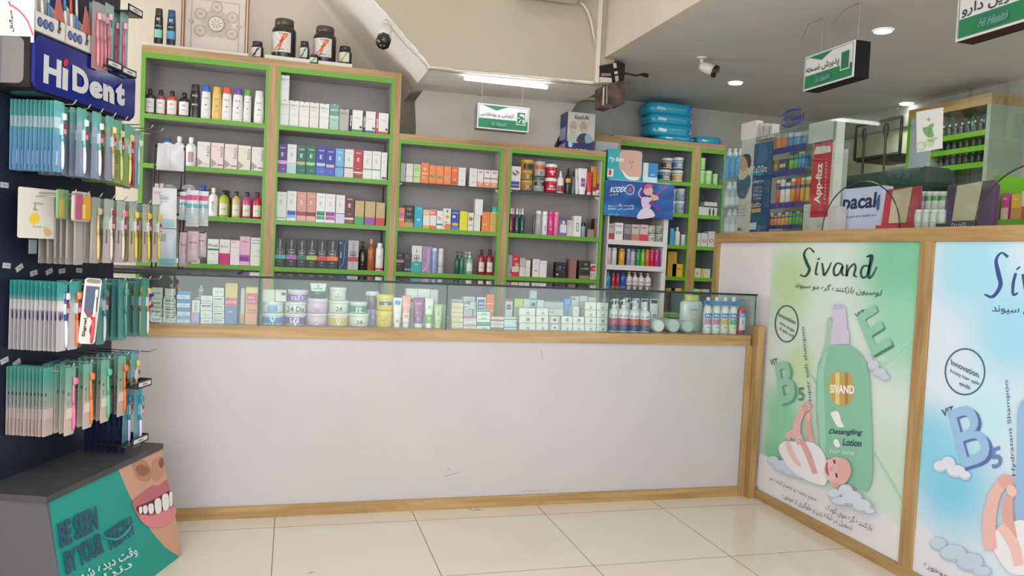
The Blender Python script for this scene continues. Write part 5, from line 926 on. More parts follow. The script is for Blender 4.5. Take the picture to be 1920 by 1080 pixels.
tag(B().box(a.x, c.x, YS-.004, YS-.002, c.z, a.z, mat('2a7ab4', .4)).box(a.x, a.x+.002, YS-.002, YS+.05, c.z, a.z, mat('2a7ab4', .4)).box(c.x-.002, c.x, YS-.002, YS+.05, c.z, a.z, mat('2a7ab4', .4)).make('carrier_band'), 'blue cardboard band wrapped around the necks of four bottles', 'band')
put_bot(1386.8, 1402, 562.5, ZS, YS+.006, 'sq', 'a83a52', '3f7aa8', 'dark red mouth rinse bottle with blue cap', None, lab=('c4c8d4', (.12, .62), 46, ((.5, .62, '3a86b4'),)), txt=(('C', .36, .34, '444'), ('Kida', .56, .2, 'e0e8f0')))

# ================= white display stand with blue poster =================
zk = lambda x, y: PY(x, y, Y5).z
kx0, kx1 = PY(1134, 500, Y5).x+.006, PY(1249, 500, Y5).x
ks = tag(empty('display_stand', (kx0, Y5, 0)), 'slim white display stand with a blue poster above three shelves', 'display stand'); kw = kx1-kx0; WS = mat('c9c6c4', .5)
kt = 1.875; lv = [zk(1190, 451), zk(1190, 498), zk(1190, 538)]
for x0, x1 in ((0, .012), (kw-.035, kw)): B().box(x0, x1, 0.003, .22, 0, kt, WS).make('side_panel', ks)
B().box(.012, kw-.035, .2, .22, 0, kt, mat('6a6462', .6)).make('back_panel', ks)
for z in lv+[.8, .45, .1]: B().box(.0125, kw-.0355, .004, .199, z-.036, z, WS).box(-.001, kw-.02, -.008, .0025, z-.036, z, WS).make('shelf', ks)
B().box(0, kw, 0, .22, kt, kt+.004, WS).make('top_board', ks)
def kb(): # poster
    a = PY(1134.5, 337, Y5-.01); c = PY(1259.5, 411, Y5-.01); b = B(); bg = nodemat('blue_display_print', lambda nt, p: nt.links.new(ramp(nt, N(nt, 'ShaderNodeTexNoise', i_Scale=2.2).outputs['Fac'], [(0.35, '1c3c74'), (0.5, '24549a'), (0.65, '2f70b0')]), p.inputs['Base Color']), .3)
    b.box(a.x, c.x+.004, Y5-.016, Y5-.009, c.z-.004, a.z, bg); P = Print(b, lambda u, v: PY(u, v, Y5-.016), (0, -1, 0), .0003)
    q = lambda x, y: (1120+x/6.75, 260+y/6.75)
    E = 'dfe4ee'
    P.text('KODEX', q(158, 682), q(352, 676), q(158, 612), E, .02, .1); P.ell(*q(412, 645), 8.6, 9.8, 'c8d4ea'); P.ell(*q(412, 645), 7.4, 8.4, '2d5aa0'); P.ell(*q(412, 650), 3, 5, 'c04a58')
    P.text(fa('کدکس'), q(155, 722), q(262, 722), q(155, 690), E)
    P.text(fa('راحت بگـــــــو'), q(140, 862), q(460, 866), q(140, 822), E, .02); P.text(fa('کدکس می خوام!'), q(135, 905), q(460, 908), q(135, 870), E, .02)
    P.text('kodex care', q(140, 965), q(268, 965), q(140, 948), 'b4c4dc')
    # a plain generic figure holding a guitar, in the place of the picture's cartoon character
    PK = 'c98fb4'; P.line([q(560, 620), q(520, 700), q(560, 755)], 3, PK); P.smooth([q(560, 750), q(640, 740), q(700, 770), q(660, 880), q(600, 890), q(560, 850)], 'cdb4cf'); P.smooth([q(560, 890), q(660, 885), q(725, 965), q(680, 1000), q(500, 1010)], 'd0c0d4')
    P.line([q(690, 790), q(800, 660), q(880, 600)], [4, 2.4, 4], 'a8408a'); P.smooth([q(670, 700), q(760, 730), q(770, 770), q(700, 780)], 'c8a070'); P.line([q(660, 800), q(760, 880), q(790, 910)], [7, 8, 3], '5a3a94')
    P.ell(*q(640, 660), 9, 9, 'd49aa8'); P.smooth([q(590, 640), q(600, 590), q(650, 570), q(705, 600), q(660, 620)], 'b8508a')
    return b
tag(kb().make('poster'), 'blue landscape poster with white lettering and a pink figure with guitar', 'poster')
def ki(kind, x0, x1, yt, z, *a, **k):
    return (put_box if kind == 'b' else put_bot)(x0, x1, yt, z, Y5+.008, *a, **k)
for x0, x1, yt, c, f_, lb in ((1140, 1151.6, 419, 'a79c9c', 'a83a44', 'greyish carton with red rose foot'), (1152.4, 1168, 417.8, 'd6d2d0', 'd6d2d0', 'tall white carton lettered 003'), (1169.8, 1182.8, 420.5, '8f858c', '6a5a68', 'mauve grey carton'), (1184, 1198.6, 421, 'b8aca8', 'b4766a', 'warm grey carton with peach foot'), (1199.8, 1214.6, 421.5, 'c2aeb0', 'c43440', 'pinkish carton with bright red foot')):
    ki('b', x0, x1, yt, lv[0], c, dict(r=((0, 1, 0, .4 if f_ != c else 0, f_),), t=(('kodex', .5, .82, .2, '333'),)+((('0.03', .5, .42, .3, '555'),) if '003' in lb else ())), lb+' on the white stand', 'small cartons on the stand', d=.05)
zt = PY(1230, 437.5, Y5+.008).z
for i, (x0, x1, yt, z) in enumerate(((1215.6, 1229.6, 438, lv[0]), (1230.4, 1245, 439, lv[0]), (1216, 1230, 423, zt), (1230.8, 1246, 424, zt))):
    o = ki('p', x0, x1, yt, z, 'jar', '8f9a84' if i % 2 else 'b8b9ae', 'a4a49a', 'small round green tin, %s of the block of four' % ('lower left', 'lower right', 'upper left', 'upper right')[i], 'green tins', name='tin', cat='tin', n=14, txt=(('o', .4, .3, '4a5a44'),))
for i, (x0, x1, yt, c, cp, lb) in enumerate(((1138.6, 1147.6, 464, 'c0a4ac', 'b9b9b9', 'white pink can, far left'), (1148.4, 1157.6, 464.5, 'c9c4cc', 'c6c6c8', 'white can with dark ring'), (1162, 1173, 466, 'c9982a', 'b8862a', 'ochre yellow can'), (1176, 1182.6, 466.5, '7a8ac4', '6ab0d0', 'slim periwinkle can with light blue cap'),
                                         (1183, 1192.6, 466.8, 'b4a4a8', '6a6e74', 'greyish can with grey cap'), (1193.4, 1201.8, 467, '2f8a5c', '2a7a54', 'green can'), (1202.4, 1210.2, 467.5, '6ab82f', '3f9a3a', 'lime can'), (1210.8, 1218.8, 468, 'd05a44', 'cc6a54', 'coral can'), (1219.3, 1227.8, 468.3, 'b82a44', 'c4504c', 'crimson can'), (1228.4, 1237, 468.6, 'a83a78', 'b85a8a', 'magenta can'), (1237.5, 1245, 469, '9a4f9c', 'a868a4', 'orchid purple can'))):
    ki('p', x0, x1, yt, lv[1], 'can', c, cp, lb+' in the deodorant row of the white stand', 'spray cans on the stand', name='spray_can', cat='spray can', n=14, txt=(('x', .4, .3, 'ddd'),))
for i, (x0, x1, yt, kd, c, cp, lb) in enumerate(((1136.5, 1146.3, 509, 'spray', '2f84a8', '5a9ab0', 'teal blue clear topped bottle on the lowest stand shelf'), (1147.5, 1155, 511, 'spray', 'a8323c', 'a86a6a', 'left red bottle on the lowest stand shelf'), (1155.6, 1162.6, 511.5, 'spray', 'a02a34', 'a06060', 'right red bottle on the lowest stand shelf'), (1163.8, 1175, 510, 'round', '2a55a8', '23345c', 'royal blue bottle on the lowest stand shelf'))):
    ki('p', x0, x1, yt, lv[2], kd, c, cp, lb, 'bottles on the lowest stand shelf', n=14)
for i, (x0, x1) in enumerate(((1176.2, 1186.6), (1187.4, 1197.6), (1198.2, 1209.6), (1210.6, 1222.8))):
    ki('p', x0, x1, 509.6+i, lv[2], 'pump', 'd0c6ca', 'dcdcdc', 'small white pump bottle, %s from left on the lowest stand shelf' % ORD[i+1], 'bottles on the lowest stand shelf', n=14, band=((.03, .1, '6a3a4a'),), txt=(('lotion', .35, .2, '666'),))
# on top of the stand
a = PY(1137.5, 336, Y5+.03); c = PY(1205, 284, Y5+.03); w = c.x-a.x; h = c.z-kt-.004
b = B(); b.rbox(0, w, 0, .16, 0, h, mat('2fa4b0', .3), .02, 'y', 3); P = Print(b, lambda u, v: Vector(((u-1137.5)/67.5*w, 0, h-(v-284)/52*h)), (0, -1, 0), .0004)
P.smooth([(1160, 300), (1165, 286), (1200, 285), (1204, 300), (1202, 330), (1178, 330), (1166, 322), (1160, 312)], 'c9a294'); P.smooth([(1166, 318), (1180, 328), (1200, 328), (1196, 334), (1176, 332)], 'd8dcd8')
P.text('My Baby', (1139, 307), (1168, 306), (1139, 298), 'dfeef0', .02, .1); P.poly([(1138, 318), (1150, 318), (1150, 331), (1138, 331)], 'd8d4d4'); P.ell(1143, 324, 2.6, 5, 'c02a54')
for u, v in ((1180, 304), (1186, 303)): P.line([(u, v), (u+2, v+1)], 1.4, '4a3430', False)
P.line([(1184, 306), (1185, 312), (1183, 316)], .8, '8f6a5c'); tag(b.make('diaper_pack', None, (a.x, Y5+.03, kt+.0045)), 'turquoise baby nappy pack with a baby picture on the white stand', 'nappy pack')
x, w, h = span(1205.5, 1233, 306, kt+.004, Y5+.06); tag(carton(w, h, .07, 'c4ccd0', dict(r=((.34, 1, 0, 1, '2a7ab8'), (.34, 1, 0, .3, '9fc4d8'), (.05, .9, .06, .26, 'bcd0d8')), t=(('baby', .66, .42, .1, 'dce8f0'),))).make('carton', None, (x, Y5+.06, kt+.0045)), 'white and blue carton right of the turquoise nappy pack', 'box')

# ================= things on top of the cabinets =================
TA = 2.4675; TB = 2.0725
b = B(); a = PY(478, 100, 5.24); c = PY(657, 122, 5.24)
tag(B().box(PY(497, 100, 5.24).x, c.x+.01, 5.22, 5.4, TA, TA+.026, mat('cfcbc6', .5)).make('display_riser'), 'long white riser board under the two big supplement tubs', 'board'); TR = TA+.0265
tag(B().box(PY(266, 78, 5.24).x, PY(466, 97, 5.24).x, 5.225, 5.4, TA, TA+.02, mat('d5cfc6', .5)).make('display_riser'), 'long white riser board under the framed picture and two bottles', 'board'); TL = TA+.0205
for x0, x1, yt, c, lb, hc in ((288.5, 306, 15, '2c2826', 'black tapered shower gel bottle with a mint label left of the picture', '7fb8a4'), (312, 330, 18, '1f4f74', 'blue and black tapered shower gel bottle beside the picture frame', '4f8fb8')):
    put_bot(x0, x1, yt, TL, 5.26, 'shampoo', c, c if 'blue' in lb else '3a3432', lb, 'shower gels beside the picture', lab=('1c1c20', (.04, .6), 55, ((.2, .42, hc),)), txt=(('MEN', .52, .2, 'aab'), ('S5', .7, .3, 'ddd')))
# framed picture leaning on the wall
a = PY(338, 82, 5.33); c = PY(468, 0, 5.33); fw = c.x-a.x; fh = 0.5
fr = tag(empty('picture_frame', (a.x, 5.335, TL+.0005)), 'gilt and brown framed print of pale round ornaments leaning on the wall', 'picture')
FM = mat('7a4f34', .35); FG = mat('b89c78', .3, .4)
for x0, x1, z0, z1 in ((0, .022, 0, fh), (fw-.022, fw, 0, fh), (.022, fw-.022, 0, .02), (.022, fw-.022, fh-.02, fh)):
    b = B(); b.box(x0, x1, 0, .03, z0, z1, FM)
    if x1-x0 < .1: xm = (x0+x1)/2; b.box(xm-.004, xm+.004, -.004, 0, z0, z1, FG)
    else: b.box(x0, x1, -.003, 0, z0+.006, z1-.006, FG)
    b.make('frame_rail', fr)
b = B(); b.box(.022, fw-.022, .012, .02, .02, fh-.02, mat('c8bcb2', .35)); P = Print(b, lambda u, v: Vector((u, .012, v)), (0, -1, 0), .0003)
cx = fw/2+.005; cz = .19; T1, T2, T3 = 'a99c92', 'bfb3a8', '8f857c'
for an in range(0, 360, 60): P.ell(cx+.055*math.cos(math.radians(an)), cz+.055*math.sin(math.radians(an)), .036, .036, 'b4a89d')
for an in (30, 90, 150, 210, 330): 
    ex, ez = cx+.11*math.cos(math.radians(an)), cz+.105*math.sin(math.radians(an)); P.ell(ex, ez, .036, .036, T1); P.ell(ex, ez, .028, .028, T2); P.ell(ex, ez, .012, .009, T1)
P.ell(cx, cz, .05, .05, T3); P.ell(cx, cz, .044, .044, 'cfc4b6')
for an in range(0, 360, 45): P.line([(cx+.01*math.cos(an*.0175), cz+.01*math.sin(an*.0175)), (cx+.034*math.cos(an*.0175+.3), cz+.034*math.sin(an*.0175+.3))], .004, T3, False)
for pts in (((.06, .02), (.06, .33)), ((fw-.06, .02), (fw-.06, .33)), ((.06, .33), (fw-.06, .33))): P.line(list(pts), .0025, T3, False)
for q in ((.06, .19), (fw-.06, .19)): P.poly([(q[0]-.016, q[1]), (q[0], q[1]-.016), (q[0]+.016, q[1]), (q[0], q[1]+.016)], T1)
b.make('print', fr)
def supp(x0, x1, yt, z, Yf, lb, xc, big=True, grp='supplement tubs'):
    x, w, h = span(x0, x1, yt, z, Yf); r = w/2; o = tag(empty('supplement_tub', (x, Yf+r, z+.0003)), lb, 'tub', grp); n = 24; D = mat('2a2725', .3)
    pr = [(.96*r, 0), (r, .02*h), (r, .68*h), (.97*r, .74*h), (.8*r, .81*h), (.76*r, .83*h)] if big else [(.94*r, 0), (r, .03*h), (r, .66*h), (.9*r, .74*h), (.74*r, .78*h)]
    B().lathe(pr, D, n).make('body', o)
    B().lathe([(.76*r, .83*h if big else .78*h), (.8*r, (.84 if big else .79)*h), (.79*r, .98*h), (.74*r, h)], mat('4a3f3a' if big else '2c2a2a', .35), n).make('lid', o)
    l = B(); l.lathe([(r*1.006, .14*h), (r*1.006, .64*h)], mat('cdc8c4', .4), 14, a0=195, a1=305, caps=False); k0 = len(l.v)
    for s_ in (-1, 1): l.add([(w*(-.05+s_*.02), 0, 0)]*0, [], mat(xc)); l.add([(-.12*w+s_*.21*w-.05*w, 0, .6*h), (-.12*w+s_*.21*w+.09*w, 0, .6*h), (-.12*w-s_*.21*w+.09*w, 0, .17*h), (-.12*w-s_*.21*w-.05*w, 0, .17*h)], [(0, 1, 2, 3)], mat(xc, .4))
    ns = 10; # curve the strokes over the round face by cutting them in slices
    l2 = B(); l2.v, l2.f, l2.mi, l2.mt, l2.sm = l.v[:k0], [f for f in l.f if max(f) < k0], [m for f, m in zip(l.f, l.mi) if max(f) < k0], l.mt, [m for f, m in zip(l.f, l.sm) if max(f) < k0]
    yy = lambda xq, e: -math.sqrt(max((r*1.012+e)**2-xq*xq, 0))
    for s_ in (-1, 1):
        vs = []
        for i in range(ns+1):
            t = i/ns; xm = -.10*w+s_*.2*w*(1-2*t); wd = (.08+.025*math.sin(t*9))*w; zc = (.61-.45*t)*h
            for e in (-1, 1): xq = xm+e*wd; vs.append((xq, yy(xq, .0004*(s_+1)), zc))
        l2.add(vs, [(2*i, 2*i+1, 2*i+3, 2*i+2) for i in range(ns)], mat(xc, .4))
    if big:
        k1 = len(l2.v); l2.text('PUMP', -.10*w, .59*h, .06*w, mat('333333'), 0, w=.2*w); l2.text('BCAA', -.08*w, .42*h, .07*w, mat('3a1a10'), 0, w=.3*w, rot=38); l2.text('NUTRITION', -.10*w, .2*h, .05*w, mat('444444'), 0, w=.3*w)
        for i in range(k1, len(l2.v)): xq, _, zq = l2.v[i]; l2.v[i] = (xq, yy(xq, .002), zq)
    l2.make('label', o); return o
supp(509.5, 556, 32, TR, 5.25, 'big dark supplement tub with an orange X label, left of the two', 'd0622f')
supp(588, 632, 46, TR, 5.25, 'big dark supplement tub with an orange X label, right of the two', 'd0622f')
supp(561.5, 580.5, 76, TR, 5.25, 'small dark pill bottle with pale label between the big tubs', '2f7a6a', False, 'small supplement jars')
supp(579.5, 598, 101, TA, 5.205, 'tiny dark jar with green mark at the front edge below the right tub', '2f9a6a', False, 'small supplement jars')
supp(634.5, 660.5, 85, TR, 5.25, 'dark jar with a lime green X at the right end of the riser', '8ab82f', False, 'small supplement jars')
supp(470, 494, 76, TA, 5.25, 'dark glossy jar with silver label right of the framed picture', '2a2a2a', False, 'small supplement jars')
# adult nappy pack
a = PY(1062, 276, 5.30); c = PY(1117, 214, 5.30); w = c.x-a.x; h = c.z-TB
b = B(); b.box(0, w, 0, .2, 0, h, mat('26256a', .35)); P = Print(b, lambda u, v: Vector(((u-1062)/55*w, 0, h-(v-214)/62*h)), (0, -1, 0), .0004)
P.poly([(1062.3, 214.3), (1116.7, 214.3), (1116.7, 258), (1100, 262), (1080, 262), (1062.3, 256)], 'bfbdb6')
P.text('EasyLife', (1076, 227), (1104, 226), (1076, 219), '2a2c2e', .02)
P.smooth([(1064, 254), (1068, 246), (1076, 246), (1086, 262), (1064, 262)], 'aab0a0'); P.smooth([(1083, 262), (1085, 251), (1094, 247), (1104, 248), (1114, 256), (1114, 264)], '2a3a4a'); P.smooth([(1098, 250), (1106, 248), (1114, 258), (1100, 262)], '8aa4b0')
for u, v in ((1073, 239), (1093, 238)):
    P.ell(u, v-2, 7.4, 8.6, 'a8a298'); P.ell(u+.5, v, 5.8, 8, 'b89a8c'); P.line([(u-2, v+4), (u+1, v+5), (u+4, v+4)], .9, 'e8ded8'); P.line([(u-3, v-1), (u-1, v-1)], .8, '4a3c38', False); P.line([(u+2, v-1), (u+4, v-1)], .8, '4a3c38', False)
P.ell(1069, 266, 5, 5.5, '7fbcc4'); P.text('L', (1067, 270), (1071, 270), (1067, 262), 'e8eef0', .02)
for u in (1082, 1091, 1099): P.ell(u, 274, 3, 2, 'c4a8b4')
b.box(-.0006, 0, .03, .17, h*.3, h*.62, mat('8a9cc4')); b.box(-.0006, 0, .03, .17, h*.06, h*.2, mat('b4a4b8'))
tag(b.make('diaper_pack', None, (a.x, 5.30, TB+.0004)), 'tall adult nappy pack with two smiling elderly faces on top of the cabinet', 'nappy pack')
# turquoise bags on the far cabinet
def bag(x0, x1, y0, y1, z, Yf, dp, lb, flat=False):
    a = PY(x0, y1, Yf); c = PY(x1, y0, Yf); xm = (x0+x1)/2; a.z = PY(xm, y1, Yf).z; w, h = c.x-a.x, PY(xm, y0, Yf).z-(z or a.z)-.002; bmq = B(); n = 10; m = 6; T = mat('279cc0', .25); vs = []; random.seed(int(x0+y0))
    for j in range(m+1):
        t = j/m; pinch = math.sin(math.pi*min(max(t, .06), .94))**.35
        for i in range(24):
            an = 2*math.pi*i/24; ca_, sa_ = math.cos(an), math.sin(an); sq = lambda v: math.copysign(abs(v)**.45, v)
            vs.append((w/2+sq(ca_)*w/2*(.86+.14*pinch)+random.uniform(-.004, .004), dp/2+sq(sa_)*dp/2*(.85+.15*pinch)+random.uniform(-.004, .004), h*t))
    fs = [(j*24+i, j*24+(i+1) % 24, (j+1)*24+(i+1) % 24, (j+1)*24+i) for j in range(m) for i in range(24)]+[tuple(range(24))[::-1], tuple(range(m*24, m*24+24))]
    bmq.add(vs, fs, T, True)
    k = .004
    bmq.add([(w*.14, -k, h*.3), (w*.34, -k, h*.26), (w*.36, -k, h*.5), (w*.18, -k, h*.62)], [(0, 1, 2, 3)], mat('a4d0dc', .2)); bmq.add([(w*.86, -k, h*.2), (w*.94, -k+.003, h*.24), (w*.94, -k+.003, h*.7), (w*.88, -k, h*.6)], [(0, 1, 2, 3)], mat('8a7ab0', .25))
    tag(bmq.make('diaper_bag', None, (a.x, Yf, z if z else a.z+.001)), lb, 'nappy bag', 'turquoise nappy bags')
zb1 = PY(1255, 262, YF+.02).z; zb2 = PY(1255, 253.5, YF+.02).z
bag(1236, 1305, 254.5, 262.5, FZ[0]+.001, YF+.02, .24, 'flattened turquoise nappy bag at the very bottom of the pile')
bag(1220, 1303, 233, 254.5, None, YF+.02, .24, 'turquoise nappy bag, lower full one of the pile'); bag(1219, 1305, 214, 233, None, YF+.02, .24, 'turquoise nappy bag in the middle of the pile'); bag(1216, 1306, 193, 214, None, YF+.02, .24, 'turquoise nappy bag on top of the pile')
bag(1308, 1357, 256.5, 267, FZ[0]+.001, YF+.04, .2, 'single flat turquoise nappy bag right of the pile')
# goods in the far cabinet
def fc(x0, x1, yt, lvl, kind, c, lb, grp='goods in the far cabinet', zoff=None, nm=None, **k):
    z = FZ[lvl] if zoff is None else PY((x0+x1)/2, zoff, YF+.03).z+.001
    if kind == 'box': return put_box(x0, x1, yt, z, YF+.03, c, k.get('p', {}), lb, grp, d=.08)
    return put_bot(x0, x1, yt, z, YF+.03, kind, c, k.get('cap', 'cfd2d2'), lb, grp, n=14, band=k.get('band'), txt=k.get('txt'), name=nm or 'tin', cat=k.get('cat', 'tin'))
G5 = 'milk powder tins'
for x0, x1, yt, yb, c, c2, w_ in ((1238, 1262, 318, None, '2a6490', 'c49a8a', 'lower left blue'), (1264, 1283.5, 319, None, 'b49a54', 'c4a08a', 'lower right yellow'), (1245, 1264, 296, 317.6, '5a4a44', 'c49a84', 'upper left brown'), (1266, 1284.5, 295, 317.6, '4f86b4', 'c8a898', 'upper right light blue')):
    z = FZ[1] if yb is None else PY((x0+x1)/2, yb, YF+.03).z+.001
    put_bot(x0, x1, yt, z, YF+.03, 'jar', c, 'c6ccd0', w_+' milk powder tin of the block of four', G5, name='tin', cat='tin', n=16, band=((.1, .16, 'cfd4d4'), (.6, .66, 'cfd4d4')), lab=(c2, (.2, .5), 26))
for x0, x1, yt, yb, w_ in ((1256.5, 1267.5, 376.5, None, 'lower left'), (1268.5, 1285.5, 376.5, None, 'lower right'), (1257, 1268.5, 353.5, 376, 'upper left'), (1270, 1287, 353.5, 376, 'upper right')):
    z = FZ[2] if yb is None else PY((x0+x1)/2, yb, YF+.03).z+.001
    put_bot(x0, x1, yt, z, YF+.03, 'jar', '8fa4ac', 'b8c4c8', w_+' pale blue grey tin on the second far shelf', 'pale blue grey tins', name='tin', cat='tin', n=16, txt=(('baby', .4, .2, '4a5a64'),))
fc(1256, 1263.5, 428, 3, 'box', '3f94b8', 'narrow cyan carton on the third far shelf'); fc(1266.5, 1277, 426, 3, 'round', 'c6ccc8', 'left white bottle on the third far shelf', nm='bottle', cat='bottle'); fc(1278, 1286.5, 440, 3, 'jar', 'c2c6c2', 'small white pot on the third far shelf', nm='jar', cat='jar')
fc(1252, 1269, 472, 4, 'box', 'a8862a', 'dim yellow carton standing behind on the lowest far shelf'); fc(1260, 1280, 495, 4, 'box', 'd0a420', 'bright yellow carton on the lowest far shelf', p=dict(r=((.4, .8, .6, .66, '333'),)))
for x0, x1, yt, yb, w_ in ((1310, 1323.5, 319.5, None, 'lower left'), (1324, 1337, 320, None, 'lower middle'), (1338, 1347, 326, None, 'lower right'), (1312, 1325, 296, 319, 'upper left')):
    z = FZ[1] if yb is None else PY((x0+x1)/2, yb, YF+.03).z+.001
    put_bot(x0, x1, yt, z, YF+.03, 'jar', '9cc88c', 'a8cf9c', w_+' pale green tin in the right far bay', 'pale green tins', name='tin', cat='tin', n=14)
fc(1309, 1344, 388.6, 2, 'box', 'b8b9b6', 'lower white folded pack in the right far bay', 'white packs', p=dict(e=((.6, .4, .05, .2, '333'), (.8, .4, .05, .2, '333'))))
fc(1320, 1344, 379, 2, 'box', 'b4b4b2', 'upper white folded pack in the right far bay', 'white packs', zoff=387.8, p=dict(r=((0, 1, 0, .12, '333'),)))
for x0, x1, yt, w_ in ((1307, 1313.5, 437, 'left'), (1314, 1326, 437, 'middle'), (1327, 1340, 434, 'right')): fc(x0, x1, yt, 3, 'box', 'b4b6b4', w_+' white carton with a red ring in the right far bay', 'white cartons with a red ring', p=dict(e=((.5, .4, .28, .24, 'a83a44'), (.5, .4, .16, .14, 'c8c8c6'))))
fc(1301, 1313, 503, 4, 'box', 'b9bcae', 'left white carton on the lowest right far shelf', p=dict(t=(('o', .5, .4, .3, '333'),))); fc(1314, 1331, 504, 4, 'box', 'b9bcae', 'white carton with a yellow stripe on the lowest right far shelf', p=dict(r=((0, .35, 0, 1, 'b8a83a'),)))
# ================= right hand counter top =================
ZT = 1.5005; XG = 2.585
gp = tag(empty('glass_partition', (XG, 0, ZT)), 'tall clear glass partition with arched openings standing on the oak counter', 'glass screen')
def arch(y0, y1, zt, n=14): return [(y0+(y1-y0)*(1-math.cos(math.pi*i/n))/2, zt*math.sin(math.pi*i/n)) for i in range(n+1)]
a1 = PX(1541, 428, XG).y; a2 = a1-.52; b1 = PX(1829, 416, XG).y; b2 = b1-.52
pl = [(4.33, 0), (4.33, .555)]+[(1.45, .555), (1.45, 0)]+arch(b2, b1, .225)+arch(a2, a1, .225)
bm = B(); bm.prism([(-y, z) for y, z in pl], (0, 0, 0), (0, -1, 0), (0, 0, 1), (.006, 0, 0), GLASSP); bm.make('pane', gp)
for a_, b_ in ((a2, a1), (b2, b1)): B().tube([(.003, y, z+.0015) for y, z in arch(a_, b_, .225, 24)], .0032, mat('2a3230', .2), 5).make('opening_edge', gp)
B().box(0, .0065, 4.331, 4.334, 0, .555, mat('8fa8a2', .2)).make('edge_strip', gp)
R90 = -math.pi/2
def rx(p0, p1, yt, X, z=ZT):   # an item facing the shop: its width runs along -Y in plane X
    a = PX(p0, yt+20, X); c = PX(p1, yt+20, X); t = PX((p0+p1)/2, yt, X); return (a.y+c.y)/2, a.y-c.y, t.z-z
def rbox_(p0, p1, yt, X, c, parts, lb, grp=None, d=.08, z=ZT, name='carton', cat='box', dz=0):
    y, w, h = rx(p0, p1, yt, X, z); return tag(carton(w, h, d, c, parts).make(name, None, (X, y, z+.0005), R90+dz), lb, cat, grp)
def rbot(p0, p1, yt, X, kind, c, cap, lb, grp=None, z=ZT, **k):
    y, w, h = rx(p0, p1, yt, X, z); nm = k.pop('name', 'bottle'); return bottle(w, h, kind, c, cap, loc=(X+w*.5, y, z+.0005), rz=R90, label=lb, group=grp, name=nm, **k)
# hand gel bottles on a clear three tier rack
XR = 2.70
ya, yb_ = PX(1352, 380, XR).y, PX(1386, 380, XR).y; tz = [ZT+.004, PX(1368, 389, XR).z, PX(1368, 334, XR).z]
rk = tag(empty('acrylic_rack', (XR, 0, ZT)), 'clear acrylic rack with three tiers of small gel bottles on the oak counter', 'rack'); FC = FILM
for z in tz: B().box(-.01, .1, yb_-.03, ya+.005, z-ZT-.004, z-ZT, FC).make('tier', rk)
for y in (yb_-.033, ya+.005): B().box(-.01, .1, y, y+.003, 0, tz[2]-ZT+.12, FC).make('side_panel', rk)
for ti, (z, yt, c, cp, wd) in enumerate(((tz[0], 392, 'b4c6c8', 'd4dadb', 'bottom'), (tz[1], 341, 'a4bcc4', 'd8dede', 'middle'), (tz[2], 278, '5fa8d4', 'dadfe0', 'top'))):
    for i in range(3):
        p0 = 1353.5+i*10.6; rbot(p0, p0+10, yt, XR, 'spray', c, cp, 'small clear gel bottle with white nozzle, %s on the %s tier' % (('left', 'middle', 'right')[i], wd), 'small gel bottles', z=z, n=14, band=((.05, .5, '4a9ad0'),) if ti == 2 else ((.1, .4, 'c4ccce'),))
# vitamin display cabinet
XV = 2.66
y0, y1 = PX(1407, 430, XV).y, PX(1500, 430, XV).y; H0 = PX(1455, 236, XV).z-ZT
vd = tag(empty('vitamin_display', (XV, 0, ZT)), 'white and blue vitamin display tower with veiled woman on its side panel', 'display tower')
SW = mat('cdcdcb', .4); SB = mat('2b2f8c', .35)
ys = PX(1383, 430, XV+.0).y
b = B(); b.box(.22, .23, y1-.01, y0, 0, H0, SW); b.make('back_panel', vd)
b = B(); b.box(0, .22, y1-.012, y1-.006, 0, H0*.93, FILM); b.make('side_panel', vd)
# big side panel facing the shop, white half with a figure and blue half with writing
b = B(); b.box(-.004, .002, y0, ys, 0, PX(1395, 232, XV).z-ZT, SW); P = Print(b, lambda u, v: PX(u, v, XV-.004)-Vector((XV, 0, ZT)), (-1, 0, 0), .0004)
q = lambda x, y: (1340+x/4.153, 180+y/4.153)
P.poly([q(305, 372), q(436, 348), q(405, 1050), q(262, 1052)], '25568e') if False else None
P.smooth([q(175, 640), q(210, 610), q(250, 600), q(280, 640), q(275, 700), q(240, 790), q(190, 792), q(172, 730)], '4a6a8c')
P.smooth([q(186, 640), q(205, 560), q(250, 560), q(262, 610), q(225, 650)], 'd2cdb4'); P.smooth([q(205, 470), q(240, 452), q(275, 458), q(286, 500), q(280, 545), q(262, 560), q(245, 510), q(215, 470)], '35302e')
P.smooth([q(203, 490), q(228, 468), q(250, 500), q(258, 545), q(238, 580), q(215, 588), q(203, 550)], 'c9a28c'); P.line([q(206, 508), q(214, 506)], .8, '3a2a26', False); P.line([q(207, 556), q(215, 556)], 1, 'a85a54', False)
for k in range(4): P.line([q(180, 862+k*24), q(250, 856+k*24)], .8, '8a8a88', False)
P.line([q(180, 1040), q(208, 1036)], 5, '9a6a60', False)
b.make('side_panel', vd)
yb2 = PX(1441, 430, XV).y
b = B(); b.box(-.006, .002, yb2, y0-.0005, 0, PX(1430, 268, XV).z-ZT, mat('24507f', .4)); P = Print(b, lambda u, v: PX(u, v, XV-.006)-Vector((XV, 0, ZT)), (-1, 0, 0), .0004)
P.smooth([q(350, 390), q(380, 370), q(410, 395), q(415, 460), q(390, 520), q(330, 520), q(340, 450)], '2f6aa0'); P.ell(*q(378, 425), 5, 8, '5a5aa0')
P.text('headline', q(298, 600), q(405, 590), q(300, 548), 'dfe6ee', .02); P.ell(*q(340, 608), 11, 3, '2f94c0'); P.text(fa('سرما خوردگی'), q(300, 680), q(384, 672), q(302, 650), 'dfe6ee', .02)
for k, t in enumerate(('small note', 'line', 'printed row', 'end')): P.text(t, q(308, 725+k*28), q(370, 720+k*28), q(309, 706+k*28), 'b8cbe0')
